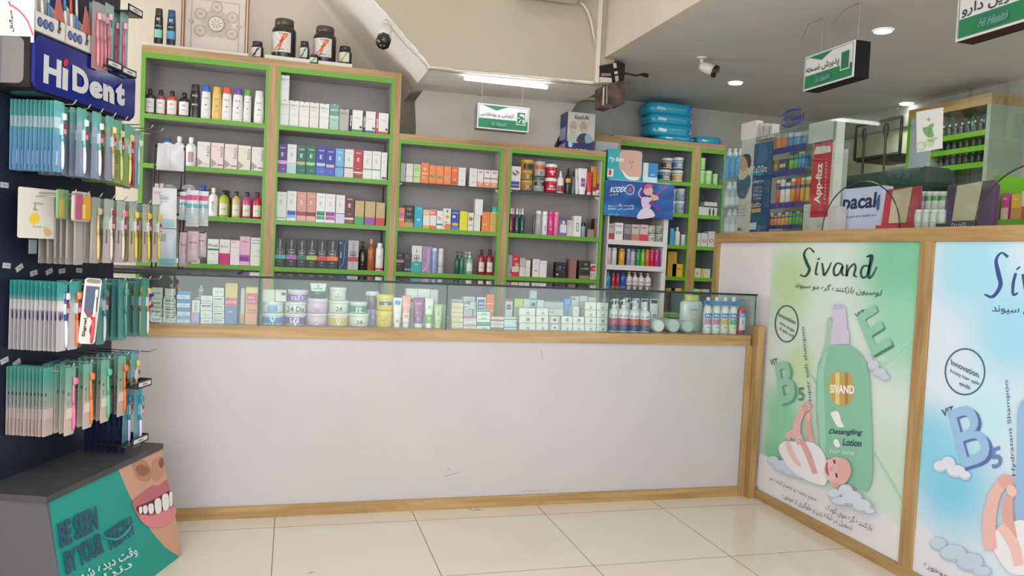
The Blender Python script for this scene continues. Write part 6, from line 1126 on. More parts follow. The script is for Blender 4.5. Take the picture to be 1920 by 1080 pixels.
P.text('badge', q(290, 868), q(366, 862), q(291, 838), 'e8e2c8', .03); P.poly([q(286, 880), q(366, 872), q(362, 904), q(290, 910)], 'c9a45a'); P.poly([q(280, 990), q(332, 984), q(326, 1040), q(276, 1040)], 'c4dcec')
b.make('front_panel', vd)
sh = [(1046, 1010, 'a'), (885, 845, 'b'), (640, 600, 'c'), (465, 430, 'd')]
slope = -.10
lev = []
for k, (yb, yt_) in enumerate(((1050, 1018), (890, 842), (640, 590), (462, 412))):
    z0 = PX(*q(545, yb-18), XV-.002).z-ZT; z1 = PX(*q(545, yt_-14), XV-.002).z-ZT; lev.append(z1)
    B().box(-.004, .0, y1-.006, yb2-.001, z0, z1, SB if k != 1 else mat('4a3a8c', .35)).box(0, .2, y1-.006, yb2-.001, z1-.004, z1, SW).make('shelf', vd)
hd = B(); hy0, hy1 = PX(*q(500, 240), XV).y, PX(*q(720, 240), XV).y; hz = H0
hd.box(.0, .004, hy1, hy0, H0-.03, H0+.0, FILM); hd.make('header_strip', vd)
hb = B(); hp = Print(hb, lambda u, v: PX(u, v, XV+.0)-Vector((XV, 0, ZT)), (-1, 0, 0), .0005)
c_ = PX(*q(605, 175), XV)-Vector((XV, 0, ZT)); hb.box(.001, .004, c_.y-.075, c_.y+.075, H0-.02, c_.z+.06, FILM)
hp.line([q(520, 160), q(560, 125), q(620, 106), q(670, 104), q(690, 112)], [1, 3, 3, 2, .6], '2c2a90'); hp.line([q(690, 180), q(640, 215), q(580, 240), q(540, 236), q(525, 215)], [.6, 2, 3, 2, .8], '2c2a90'); hp.text('Hi Health', q(522, 212), q(690, 178), q(522, 168), '2c2a90', .02, .12)
hb.make('header_sign', vd)
def vrow(k, items, yts, zoff, grp, kinds):
    X = XV+.012
    for i, (u0, u1, c, cp, lb) in enumerate(items):
        p0 = q(u0, 0)[0]; p1 = q(u1, 0)[0]; yt = q(0, yts+slope*(u0-440))[1]; y, w, h = rx(p0, p1, yt, X, ZT+lev[k]); kd = kinds
        if kd == 'box': tag(carton(w, h, .05, c, dict(r=((.1, .9, .3, .6, cp),))).make('carton', None, (X, y, ZT+lev[k]+.0005), R90), lb, 'box', grp)
        else: bottle(w, h, kd, c, cp, loc=(X+w*.5, y, ZT+lev[k]+.0005), rz=R90, label=lb, group=grp, n=14, band=((.56, .7, '2a4a84'),) if kd == 'can' else ((.1, .5, c),), name='pill_bottle' if kd != 'can' else 'tablet_tube', cat='bottle')
vrow(3, ((455, 500, 'c8703a', '8a8f98', 'left orange pill bottle on the top display shelf'), (502, 545, 'cc6a34', '8a8f98', 'right orange pill bottle on the top display shelf'), (550, 592, '3a7aa4', 'a8b0b8', 'left blue pill bottle on the top display shelf'), (595, 645, '4a8ab0', 'a8b4bc', 'second blue pill bottle on the top display shelf'), (662, 715, '6a8aa4', 'a8b0b4', 'grey blue pill bottle at the end of the top display shelf')), 300, 0, 'pill bottles', 'tub')
vrow(2, ((440, 492, '9a7c4a', 'b89a64', 'brown gold box on the second display shelf'), (498, 555, '4a4c54', 'c4c4c4', 'dark box with grey labels on the second display shelf')), 500, 0, 'boxes on the second display shelf', 'box')
vrow(2, ((566, 598, '6aa83a', '3a4a94', 'lime tablet tube, first of the second shelf'), (602, 636, '5a9f4a', '3a4a94', 'green tablet tube, second of the second shelf'), (640, 664, '2f88c0', 'c4b840', 'first blue tablet tube of the second shelf'), (667, 690, '2f88c0', 'c4b840', 'second blue tablet tube of the second shelf'), (693, 716, '3a84b8', '3a4a94', 'third blue tablet tube of the second shelf')), 455, 0, 'tablet tubes on the second display shelf', 'can')
vrow(1, ((470, 494, 'b84a4c', 'd8d4d4', 'slim red tablet tube on the third display shelf'), (498, 530, 'd4cfce', 'e0dede', 'white tablet tube with red edge on the third display shelf'), (535, 574, 'd0d0d0', '3a4470', 'white tablet tube with navy top on the third display shelf'), (578, 612, 'd0803a', 'd8d4d0', 'orange tablet tube on the third display shelf'), (616, 648, 'c04a30', 'c85a44', 'vermilion tablet tube on the third display shelf'), (655, 690, 'd49a3a', 'd8c8b0', 'left amber tablet tube on the third display shelf'), (694, 726, 'd49440', 'd8d0c4', 'right amber tablet tube on the third display shelf')), 655, 0, 'tablet tubes on the third display shelf', 'can')
vrow(0, [(416+i*29, 416+i*29+26, ('d08a54', 'd08a54', 'd89a4a', 'd8a45a', 'd49a4c', '6ab03a', '4a9a34', '4a9a3c', '5aa048')[i], ('d8d4d4', '3a4a80', 'd8d4d4', '3a4a80', 'd8d4d4', '8a9484', '3a4a80', 'a4aca0', '3a4a80')[i], 'small tablet tube, %s from left on the lowest display shelf' % ORD[i+1]) for i in range(9)], 915, 0, 'small tablet tubes on the lowest display shelf', 'can')
# white cartons stacked on top of the display
for i, (u0, u1, w_) in enumerate(((206, 316, 'widest'), (318, 352, 'second'), (362, 400, 'third'), (408, 446, 'narrow right'))):
    p0, p1 = q(u0, 0)[0], q(u1, 0)[0]; X = XV-.0; zt = PX(*q(260, 335), X).z
    if i == 0: rbox_(p0, p1, q(0, 205)[1], X, 'cfccca', dict(t=(('+', .4, .4, .2, '999'),)), w_+' white carton on top of the display tower', 'white cartons on the display tower', z=zt, d=.05)
    else: rbox_(p0, p1, q(0, 212+(i*3))[1], X+.02, 'bdbab8', dict(r=((.3, .5, .3, .85, '6a6866'), (.7, .85, .4, .8, 'a4a09c'))), w_+' upright white carton on top of the display tower', 'white cartons on the display tower', z=PX(*q(380, 330), X).z, d=.05)
tag(B().box(XV+.008, XV+.2, y1+.005, y0-.005, ZT+PX(*q(260, 335), XV).z-ZT-.004, PX(*q(260, 335), XV).z-.001, FILM).make('top_tray'), 'clear tray carrying the white cartons on the display tower', 'tray')
# red and white effervescent standee
XA = 2.655
ap = tag(empty('tablet_dispenser', (XA, 0, ZT)), 'tall red and white dispenser box with sideways white script lettering', 'dispenser')
f_ = lambda u, v: PX(u, v, XA)-Vector((XA, 0, ZT))
def prect(P, pts, m): return P.poly([q(*p) for p in pts], m)
y2, y3 = PX(*q(735, 950), XA).y, PX(*q(905, 950), XA).y; zA = PX(*q(840, 215), XA).z-ZT
b = B(); b.box(0, .05, y3, y2, 0, zA, mat('c9cac8', .4)); P = Print(b, f_, (-1, 0, 0), .0004)
prect(P, [(778, 330), (925, 318), (880, 940), (732, 948)], 'c02a3e'); prect(P, [(790, 395), (905, 388), (905, 436), (770, 458)], 'd6d2ce'); P.ell(*q(835, 420), 11, 7, 'd8d6d2'); P.ell(*q(850, 415), 7, 7, 'c8ccc8')
P.text('App-fizz', q(838, 838), q(858, 520), q(775, 838), 'f0e6e2', .03, 0); P.text('effervescent', q(866, 838), q(880, 500), q(850, 838), 'e8b8b4'); P.text('N I P O', q(756, 925), q(850, 915), q(756, 900), '8a2a34', .01); P.ell(*q(795, 998), 9, 5, 'c4c4c2')
b.make('front_panel', ap)
b = B(); b.box(-.03, .06, y3-.01, y2+.006, zA, zA+.004, mat('b4b8ba', .4)); b.box(-.03, -.027, y3-.01, y2+.006, zA-.1, zA, mat('b9bdc0', .4)); b.make('folded_lid', ap)
rbox_(q(690, 0)[0], q(738, 0)[0], q(0, 845)[1], XA-.004, 'c4c2c0', dict(r=((.1, .9, .02, .04, '888'),)), 'white carton left of the red dispenser foot', 'white cartons around the red dispenser', d=.06)
rbox_(q(885, 0)[0], q(948, 0)[0], q(0, 860)[1], XA, 'bdbcba', {}, 'white carton right of the red dispenser foot', 'white cartons around the red dispenser', d=.06)
rbox_(q(905, 0)[0], q(975, 0)[0], q(0, 415)[1], XA+.08, 'a4a6a3', {}, 'tall grey white carton half behind the red dispenser', 'white cartons around the red dispenser', d=.05)
# light box sign
XL = 2.72
q2 = lambda x, y: (1600+x/3.6, 140+y/3.6)
y4, y5 = PX(1576, 420, XL).y, PX(1651, 420, XL).y; zl = PX(1612, 352, XL).z-ZT
b = B(); b.box(0, .06, y5, y4, .0, zl, mat('b7c1dc', .35)); b.box(-.001, .06, y5, y4, 0, .012, mat('1f2234'))
P = Print(b, lambda u, v: PX(u, v, XL)-Vector((XL, 0, ZT)), (-1, 0, 0), .0004); P.text('pacal', (1578, 402), (1640, 398), (1579, 366), '23264c', .03, .06)
P.poly([(1647, 366), (1651, 364), (1649, 392), (1644, 396), (1642, 380)], '2f5f94'); P.text('Laboratories Healthcare', (1585, 409), (1643, 405), (1585, 405), '3a3e5c')
tag(b.make('sign_board', None, (XL, 0, ZT)), 'light blue sign board with dark script lettering behind the arched opening', 'sign')
# display trays with cream cards
XD = 2.66
def tray(u0, u1, yt, c, cc, lb, fc_, nm='card_holder'):
    ya_, yb3 = PX(u0, 415, XD).y, PX(u1, 415, XD).y; o = tag(empty(nm, (XD, (ya_+yb3)/2, ZT)), lb, 'card holder'); w = ya_-yb3; h = PX((u0+u1)/2, yt, XD).z-ZT
    m = mat(c, .35); b = B()
    b.prism([(-w/2, 0), (-w/2+.02, h*.98), (w/2, h), (w/2-.0, 0)], (0, 0, 0), (0, -1, 0), (0, 0, 1), (.01, 0, 0), m); b.box(-.03, .0, -w/2, w/2, 0, .02, m); b.make('stand', o); o2 = B()
    o2.prism([(-w*.26, .03), (-w*.2, h*.94), (w*.3, h*.99), (w*.2, .03)], (-.006, 0, 0), (0, -1, 0), (0, 0, 1), (.004, 0, 0), mat(cc, .5)); o2.make('card', o)
    return o, w, h
tray(1652, 1722, 352, 'a83a44', 'b9ae96', 'red card holder with a blank cream card on the counter', '')
o, w, h = tray(1766, 1858, 342, '4a3a58', 'b4ae98', 'dark purple card holder with a blank beige card on the counter', '')
b = B(); b.text('purwell', 0, 0, .016, mat('b8b0c0')); b.make('lettering', o, (-.032, 0, .012), R90)
# white green roll on bottles, two rows
for r_, (xs_, yt, X, z, w_) in enumerate((((1710, 1724.5, 1739, 1753.5), 393, 2.64, ZT, 'front row'), ((1717, 1730, 1743, 1756), 359, 2.70, None, 'back row'))):
    for i, u in enumerate(xs_):
        if z is None:
            if i == 0:
                ya_, yb3 = PX(1713, 400, 2.69).y, PX(1770, 400, 2.69).y; zz2 = PX(1740, 392, 2.70).z
                tag(B().box(2.695, 2.79, yb3, ya_, ZT+.0005, zz2, mat('c4c8c4', .4)).make('display_riser'), 'white riser block behind the front roll on bottles', 'riser')
            z_ = zz2+.0006
        else: z_ = z
        y, w, h = rx(u, u+12.5, yt, X, z_); bottle(w, h, 'can', 'cfd4d0', 'dcdedc', loc=(X+w*.5, y, z_+.0004), rz=R90, label='white bottle, %s from left in the %s of the roll on display' % (ORD[i+1], w_), group='white bottles between the card holders', cat='bottle', n=16, band=((.45, .75, '6a9a6a'),) if r_ else ((.3, .34, '9ab0a0'),), txt=(('U', .6, .4, '1f3a2c'),) if r_ else None)
rbox_(1843, 1856, 345, 2.7, '5a2f5c', dict(t=(('sleep', .5, .6, .3, 'c4b4cc', 90, .4),)), 'narrow plum carton with sideways lettering behind the purple card holder', None, d=.05)
# leaf poster on the partition
a = PX(1718, 208, XG-.002); c = PX(1768, 284, XG-.002)
b = B(); P = Print(b, lambda u, v: PX(u, v, XG-.0025)-Vector((XG, 0, ZT)), (-1, 0, 0), .0004); b.add([PX(u, v, XG-.0018)-Vector((XG, 0, ZT)) for u, v in ((1718, 210), (1769, 201), (1767, 278), (1719, 286))], [(0, 1, 2, 3)], mat('cdd0cb', .45))
b.add([PX(u, v, XG-.0008)-Vector((XG, 0, ZT)) for u, v in ((1718, 210), (1769, 201), (1767, 278), (1719, 286))], [(3, 2, 1, 0)], mat('cdd0cb', .45))
P.smooth([(1730, 240), (1738, 238), (1744, 233), (1751, 232), (1748, 243), (1751, 255), (1742, 258), (1734, 252)], '6f9a5f'); P.line([(1743, 240), (1742, 254)], .8, '4f7a44', False)
P.ell(1727, 274, 9, 9, 'a9bfa0'); P.ell(1727, 274, 6, 6, 'c0cdb8'); P.ell(1743, 268, 8, 7, 'b0c4a4'); P.ell(1746, 264, 6, 3, '94ae88'); P.line([(1740, 264), (1758, 258)], 1.6, '8a9488'); P.line([(1742, 220), (1742, 228)], 1.4, '7a9a84', False); P.line([(1738, 224), (1746, 224)], 1.4, '7a9a84', False)
o = b.make('poster', None, (XG, 0, ZT)); tag(o, 'white paper poster with a green leaf and cucumber slices taped to the glass', 'poster')
# ================= wall shelf unit behind the partition (right wall) =================
XW = 4.31
ws = tag(empty('shelf_cabinet', (XW, 0, 0)), 'oak and green shelf cabinet on the far right wall seen through the glass', 'cabinet')
yA, yB_ = PX(1698, 300, XW).y, PX(1854, 260, XW).y; zt_ = PX(1700, 208, XW).z
B().box(0, .29, yB_, yA, zt_-.07, zt_, WY).make('cornice', ws); B().box(.27, .29, yB_, yA, .0, zt_-.07, mat('9aa0a0', .6)).make('back_panel', ws)
for y in (yA-.03, yB_, (yA+yB_)/2+.12): B().box(0, .27, y, y+.03, 0, zt_-.07, mat('8f9f90', .5) if y < yA-.1 else GREEN).make('stile', ws)
wz = [PX(1790, 300, XW).z, PX(1790, 275, XW).z, PX(1790, 248, XW).z]
wz = [PX(1790, 309, XW).z, PX(1790, 279, XW).z, PX(1790, 252, XW).z]
B().box(0, .26, (yA+yB_)/2+.15, yA-.03, wz[0]-.15, zt_-.07, mat('8f98a0', .6)).make('door', ws)
for z in wz+[1.3, .9, .5]: B().box(0, .27, yB_+.03, (yA+yB_)/2+.12, z-.035, z, GREEN).make('shelf', ws)
for k, z in enumerate(wz):
    for i in range(10):
        y = (yA+yB_)/2+.07-i*.052
        if y < yB_+.04: continue
        bottle(.032, .082, 'round', '2a3430' if k < 2 else '4a5450', 'c8ccc8', loc=(XW+.05, y, z+.0005), rz=R90, name='syrup_bottle', label='dark syrup bottle with white cap on the %s shelf of the right wall cabinet' % ('lowest', 'middle', 'upper')[k], group='syrup bottles, %s shelf' % ('lowest', 'middle', 'upper')[k], cat='bottle', n=12)
for i in range(2): bottle(.07, .15, 'shampoo', '2f6a5c', '2a5f54', loc=(XW+.16, (yA+yB_)/2-.06-i*.09, wz[2]+.0005), rz=R90, name='bottle', label='%s tall teal bottle at the back of the upper wall shelf' % ('left', 'right')[i], group='tall teal bottles', cat='bottle', n=14)
# low green shelf with small coloured cartons at the right picture edge
XE = 3.25
ye = PX(1868, 412, XE).y; zE = PX(1895, 411, XE).z
es = tag(empty('shelf_cabinet', (XE, 0, 0)), 'green edged shelf unit at the right picture edge behind the arched opening', 'cabinet')
B().box(0, .3, ye-1.1, ye, zE-.03, zE, GREEN).make('shelf', es); B().box(0, .3, ye, ye+.03, .0, PX(1862, 330, XE).z, GREEN).make('stile', es); B().box(.29, .3, ye-1.1, ye, 0, PX(1862, 330, XE).z, mat('8a8c8a', .6)).make('back_panel', es); B().box(0, .3, ye-1.1, ye-1.07, 0, zE, GREEN).make('stile', es)
for u0, u1, yt, c, c2, lb in ((1877, 1892, 363, 'a84a80', 'c4a8a4', 'magenta carton with a photo at its foot'), (1896, 1914, 364, 'c9a82f', 'b08a4c', 'yellow carton with fruit picture'), (1915, 1934, 358, 'c0c4cc', 'b84a3c', 'pale carton with red foot cut by the picture edge')):
    y, w, h = rx(u0, u1, yt, XE+.01, zE); tag(carton(w, h, .07, c, dict(r=((.05, .95, 0, .45, c2),), t=(('vita', .5, .8, .2, 'e4d8dc'),))).make('carton', None, (XE+.01, y, zE+.0005), R90), lb+' on the right edge shelf', 'box', 'small cartons on the right edge shelf')
# black frame rack and dark couch far behind
XK = 4.25
y6, y7 = PX(1606, 240, XK).y, PX(1690, 240, XK).y; z6, z7 = PX(1606, 237, XK).z, PX(1606, 299, XK).z; BK = mat('2c2e2c', .5)
kr = tag(empty('wall_rack', (XK, 0, 0)), 'dark metal wall rack with two hanging handles far behind the glass', 'rack')
b = B(); b.tube([(0, y6, z7), (0, y6, z6), (0, y7, z6)], .012, BK, 6); b.tube([(0, y6, z7), (0, y7, z7)], .012, BK, 6); b.tube([(0, y7, z7), (0, y7, z6)], .012, BK, 6); b.make('frame', kr)
for u in (1627, 1667): y = PX(u, 260, XK).y; b = B(); b.lathe([(.012, .12), (.022, .09), (.018, .04), (.009, 0), (.009, -.26)], BK, 10, cx=-.03, cy=y, cz=z6-.15); b.make('handle', kr)
B().box(0.02, .34, y7, y6, z7-.02, z7, BK).make('mounting', kr)
y8, y9 = PX(1575, 330, 4.0).y, PX(1690, 330, 4.0).y; z8 = PX(1630, 322, 4.0).z
mc = tag(empty('equipment_cover', (4.0, 0, 0)), 'dark teal shiny covered bench far behind the sign board', 'bench')
b = B(); b.rbox(0, .29, y9-.15, y8, z8-.22, z8, mat('1f3432', .2), .06, 'y', 4); b.make('cover', mc); B().box(.02, .28, y9-.15, y8-.05, 0, z8-.221, mat('2a2c2c', .6)).make('base', mc)

# ================= hanging signs =================
SGN = '1d7a4c'; SWH = mat('d3d2da', .35)
def sign(o, w, h, t, body, txt, label, pic, seedn, tri=True):
    b = B(); b.box(-w/2, w/2, 0, t, 0, h, mat(body, .75, 0, 0, .2)); b.make('case', o)
    b = B(); b.box(-w/2, w/2, -.004, 0, 0, h, mat('d6d6da', .35)); P = Print(b, lambda u, v: Vector((u*w/2, -.004, v*h)), (0, -1, 0), .0004)
    P.poly([(-.94, .06), (.94, .06), (.94, .42), (-.94, .42)], SGN)
    if tri: P.poly([(-.8, .94), (.15, .94), (-.28, .76)], SGN)
    for pts in (((-.95, .05), (.95, .05)), ((-.95, .95), (.95, .95))): P.line(list(pts), .012, '3a5a4c', False)
    P.line([(-.95, .05), (-.95, .95)], .012, '3a5a4c', False); P.line([(.95, .05), (.95, .95)], .012, '3a5a4c', False)
    tx0, tx1, ty0, ty1 = txt[1]; P.text(fa(txt[0]), (tx0, ty0), (tx1, ty0), (tx0, ty1), '24302c', .012)
    P.poly([(.5, .26), (.86, .26), (.86, .8), (.5, .8)], 'd6d6da'); P.poly([(.53, .29), (.83, .29), (.83, .77), (.53, .77)], SGN)
    if pic == 'bottles':
        W_ = 'd8dedb'; P.poly([(.56, .34), (.6, .34), (.7, .5), (.66, .5)], W_); P.poly([(.74, .34), (.8, .34), (.8, .5), (.74, .5)], W_); P.ell(.68, .67, .06, .05, W_); P.ell(.59, .55, .03, .03, W_); P.poly([(.74, .56), (.8, .56), (.8, .7), (.74, .7)], W_)
    else: P.poly([(.57, .34), (.79, .34), (.79, .72), (.57, .72)], '2a6a4c')
    P.ell(-.2, .22, .34, .13, '2a6f5c'); P.text('Hi Health', (-.5, .14), (.1, .14), (-.5, .3), '6fa09a', .01, .1)
    b.make('face', o)
    tag(o, label, 'sign')
def chain(o, x, z0, z1, y=.02, rz=0):
    b = B(); n = int((z1-z0)/.012)
    for i in range(n):
        z = z0+.012*i; a_ = [(x+(.003*math.cos(t) if i % 2 else 0), y+(0 if i % 2 else .003*math.cos(t)), z+.0075*math.sin(t)+.006) for t in [k*math.pi/4 for k in range(9)]]; b.tube(a_, .0009, mat('c4c0b8', .3, .6), 4)
    b.make('chain', o)
a = PY(896, 193, 4.98); c = PY(993, 197, 4.98); bl = PY(897, 240, 4.98); w = c.x-a.x; h = a.z-bl.z
o = empty('hanging_sign', ((a.x+c.x)/2, 4.98, bl.z)); sign(o, w, h, .09, '8a8a8a', ('آرایشی و بهداشتی', (-.88, .4, .5, .68)), 'small hanging green and white sign below the tube light in the middle', 'bottles', 1)
for px in (906, 983): chain(o, PY(px, 170, 4.98).x-(a.x+c.x)/2, h, 2.439-bl.z, .03)
def wsign(X, u0, u1, v0, vb, txt, label):
    a = PX(u0, v0, X); c = PX(u1, v0-30 if False else v0, X); zt = PX(u1, 75, X).z if u1 < 1610 else a.z; return a, c
XS = 2.56
yl, yr = PX(1509, 140, XS).y, PX(1603, 110, XS).y; zb_, zt2 = PX(1603, 143, XS).z, PX(1603, 75, XS).z
o = empty('hanging_sign', (XS, (yl+yr)/2, zb_), R90); ws_ = yl-yr; sign(o, ws_, zt2-zb_, .085, '17161a', ('پذیرش نسخه', (-.9, .44, .44, .68)), 'hanging sign with black side and dark green square, under the ceiling', 'box', 2)
for dx in (-.32, .4): chain(o, ws_*dx, zt2-zb_, 2.6-zb_, .04)
b = B(); b.tube([(ws_*.4, .04, 2.6-zb_-.002), (ws_*.4-.1, .03, 2.6-zb_-.012), (ws_*.4-.17, .02, 2.6-zb_-.06)], .0012, '5a5048', 4); b.tube([(-ws_*.32, .04, 2.6-zb_-.002), (-ws_*.32-.06, .0, 2.6-zb_-.02), (-ws_*.32-.11, -.01, 2.6-zb_-.1)], .0012, '5a5048', 4); b.make('wire', o)
for x in (-.32, .4): B().tube([(ws_*x-.012, .04, zt2-zb_), (ws_*x-.008, .04, zt2-zb_+.008), (ws_*x+.008, .04, zt2-zb_+.008), (ws_*x+.012, .04, zt2-zb_)], .0025, '222', 5).make('hook', o)
yl = PX(1794, 60, XS).y; zb_ = PX(1794, 79, XS).z; ws_ = .43; hh = .2
o = empty('hanging_sign', (XS, yl-ws_/2, zb_), R90); sign(o, ws_, hh, .085, '3a2022', ('تحویل دارو', (-.88, .44, .44, .7)), 'nearest hanging sign, cut by the top right corner of the picture', 'box', 3)
for dx in (-.32, .4): chain(o, ws_*dx, hh, 2.6-zb_, .04)

# ================= lamps, cameras, broken conduit =================
a = PY(871, 149, 4.86); c = PY(1026, 161, 4.86); LE = c.x-a.x
tl = tag(empty('tube_light', ((a.x+c.x)/2, 4.86, (a.z+c.z)/2)), 'white tube light glowing under the bulkhead edge above the small sign', 'lamp')
EM = mat('ffffff', .5, 0, 7.5)
b = B(); b.lathe([(.013, -LE/2), (.013, LE/2)], EM, 14); b.v = [(z, y, x) for x, y, z in b.v]; b.f = [f[::-1] for f in b.f]; b.make('tube', tl)
B().box(-LE/2+.02, LE/2-.02, -.008, .008, .0135, 2.438-(a.z+c.z)/2, mat('d4d2cc')).make('fixture', tl)
for i, (px, py, wd) in enumerate(((1656, 57, 'nearest round ceiling light, right of the black sided sign'), (1379, 155, 'round ceiling light beside the ceiling camera'), (1700, 194, 'round ceiling light farthest right near the cove beam'))):
    v = PZ(px, py, 2.6); r = .045; o = tag(empty('ceiling_light', (v.x, v.y, 2.6)), wd, 'lamp', 'round ceiling lights')
    B().lathe([(r*1.16, -.001), (r*1.12, -.006), (r, -.006)], mat('d8d6d0', .4), 24, caps=False).make('trim_ring', o); B().lathe([(r, -.0075), (r, -.004)], mat('fffdf8', .5, 0, 14), 24).make('diffuser', o)
    l = bpy.data.lights.new('spot_'+str(i), 'SPOT'); l.energy = 16; l.spot_size = math.radians(140); l.spot_blend = 1; l.shadow_soft_size = .05; lo = bpy.data.objects.new('lamp_light', l); COL.objects.link(lo); lo.location = (0, 0, -.02); lo.parent = o
v = PZ(1684, 202, 2.6); b = B(); b.lathe([(.012, -.022), (.02, -.014), (.02, 0)], mat('b8b4ac', .3), 14, cx=v.x, cy=v.y, cz=2.6); tag(b.make('smoke_detector'), 'small pale dome on the ceiling beside the farthest round light', 'detector')
# security cameras
v = PZ(1316, 108, 2.6); o = tag(empty('security_camera', (v.x, v.y, 2.6)), 'white bullet security camera on the right ceiling pointing down right', 'camera'); CW_ = mat('cfcdc6', .35)
B().lathe([(.032, -.008), (.034, 0)], CW_, 18).make('mount_plate', o); tip = PY(1341, 134, v.y-.06)-Vector((v.x, v.y, 2.6))
B().tube([(0, 0, -.005), (.0, 0, -.03), (.004, 0, -.05)], [.013, .011, .016], CW_, 12).make('arm', o)
s0 = Vector((.0, .0, -.052)); d_ = (tip-s0).normalized(); B().tube([s0-d_*.01, s0+d_*.01, s0+d_*.09], [.020, .032, .035], CW_, 14).make('housing', o)
B().tube([s0+d_*.088, s0+d_*.108], [.041, .040], mat('1a1a1a', .25), 8).make('lens_hood', o)
for e in (-.008, .008): B().tube([s0+d_*.1085+Vector((e, 0, -.006)), s0+d_*.111+Vector((e, 0, -.006))], .005, mat('6a6862', .2), 8).make('lens', o)
m = PY(728, 46, 4.72); o = tag(empty('security_camera', m), 'white bullet security camera with black face below the sloped soffit', 'camera')
B().tube([(-.012, .02, .02), (.0, .0, -.004)], [.018, .012], CW_, 12).make('mount_plate', o)
t2 = PY(718, 81, 4.56)-m; s0 = Vector((-.006, -.01, -.01)); d_ = (t2-s0).normalized(); B().tube([s0, s0+d_*.03, s0+d_*(t2-s0).length*.8], [.018, .034, .038], CW_, 14).make('housing', o)
L_ = (t2-s0).length; fc2 = B(); B().tube([s0+d_*L_*.78, s0+d_*L_], [.044, .042], mat('201f1e', .25), 8).make('lens_hood', o)
for e in (-.012, .008): B().tube([s0+d_*L_*1.0+Vector((e, 0, -.012)), s0+d_*L_*1.03+Vector((e, 0, -.012))], .0035, mat('b8b4aa', .2), 8).make('lens', o)
# cable along the bulkhead edge
pts = [PY(x, y, 4.735) for x, y in ((733, 52), (760, 84), (785, 108), (799, 124), (801, 130))]; b = B(); b.tube(pts, .0035, mat('a49c90', .5), 6); b.tube([PY(x, y, 4.74) for x, y in ((801, 130), (860, 137), (950, 146), (1060, 155), (1118, 160))], .0022, mat('6f675e', .6), 5)
tag(b.make('cable'), 'thin cable running from the left camera along the bulkhead edge', 'cable')
b = B(); b.tube([PY(x, y, 4.70) for x, y in ((1088, 4), (1094, 9), (1102, 20), (1108, 40), (1112, 60), (1117, 85))], [.008, .008, .009, .008, .006, .004], mat('d0c8ba', .5), 6); tag(b.make('flex_conduit'), 'cream flexible conduit hanging at the top of the bulkhead corner', 'cable')
a = PY(1055, 1, 4.6); tag(B().rbox(a.x-.28, a.x+.1, 4.45, 4.7, a.z+.012, a.z+.2, mat('c6bfb4', .4), .03, 'x', 3).make('wall_unit'), 'white box unit on the bulkhead cut by the top edge of the picture', 'wall unit')
# torn rusty box under the corner
XB, YB2 = 1.985, 4.70
bx = tag(empty('broken_duct', (0, YB2, 0)), 'torn rusty brown duct box with loose strap hanging under the ceiling corner', 'duct'); g = lambda x, y, Y=YB2: Vector((PY(1100+x/8.307, 90+y/8.307, Y).x, 0, PY(1100+x/8.307, 90+y/8.307, Y).z))
RU = mottled('rusty_metal', '33241e', '5c4840', 18, .7, .3); DKH = mat('1c1513', .9)
def pp(pts): return [(g(x, y).x, g(x, y).z) for x, y in pts]
b = B(); b.prism(pp([(210, 275), (400, 240), (470, 200), (600, 240), (585, 500), (490, 520), (215, 450)]), (0, 0, 0), (1, 0, 0), (0, 0, 1), (0, .10, 0), DKH); b.make('torn_opening', bx)
b = B(); b.prism(pp([(300, 580), (480, 510), (720, 530), (605, 600), (590, 870), (520, 895), (430, 905), (380, 945), (300, 930), (240, 910), (245, 600)]), (0, .002, 0), (1, 0, 0), (0, 0, 1), (0, .12, 0), RU); b.make('rusty_box', bx)
b = B(); b.prism(pp([(405, 240), (455, 235), (465, 310), (420, 318)]), (0, -.006, 0), (1, 0, 0), (0, 0, 1), (0, .004, 0), mat('bdb4aa')); b.prism(pp([(425, 370), (475, 362), (480, 405), (432, 412)]), (0, -.006, 0), (1, 0, 0), (0, 0, 1), (0, .004, 0), mat('c4bab0')); b.prism(pp([(435, 440), (485, 430), (492, 510), (445, 530)]), (0, -.006, 0), (1, 0, 0), (0, 0, 1), (0, .004, 0), mat('a89e94')); b.make('strap', bx)
b = B(); b.prism(pp([(200, 455), (380, 470), (390, 540), (215, 540)]), (0, -.008, 0), (1, 0, 0), (0, 0, 1), (0, .02, 0), mat('c0b2a4')); b.prism(pp([(225, 395), (370, 395), (375, 440), (225, 440)]), (0, -.006, 0), (1, 0, 0), (0, 0, 1), (0, .01, 0), mat('7a6e64')); b.make('broken_plaster', bx)
b = B(); b.prism(pp([(255, 620), (275, 600), (262, 880), (245, 900)]), (0, -.004, 0), (1, 0, 0), (0, 0, 1), (0, .006, 0), mat('c4b4a4')); b.prism(pp([(305, 590), (318, 590), (318, 860), (302, 870)]), (0, -.004, 0), (1, 0, 0), (0, 0, 1), (0, .006, 0), mat('a08c7c')); b.make('bright_edge', bx)
b = B(); b.tube([g(x, y)+Vector((0, -.0, 0)) for x, y in ((590, 395), (680, 410), (760, 430), (840, 415))], .006, DKH, 6); b.tube([g(x, y) for x, y in ((840, 415), (880, 415), (955, 435))], [.007, .012, .013], DKH, 6); b.make('cable_end', bx)
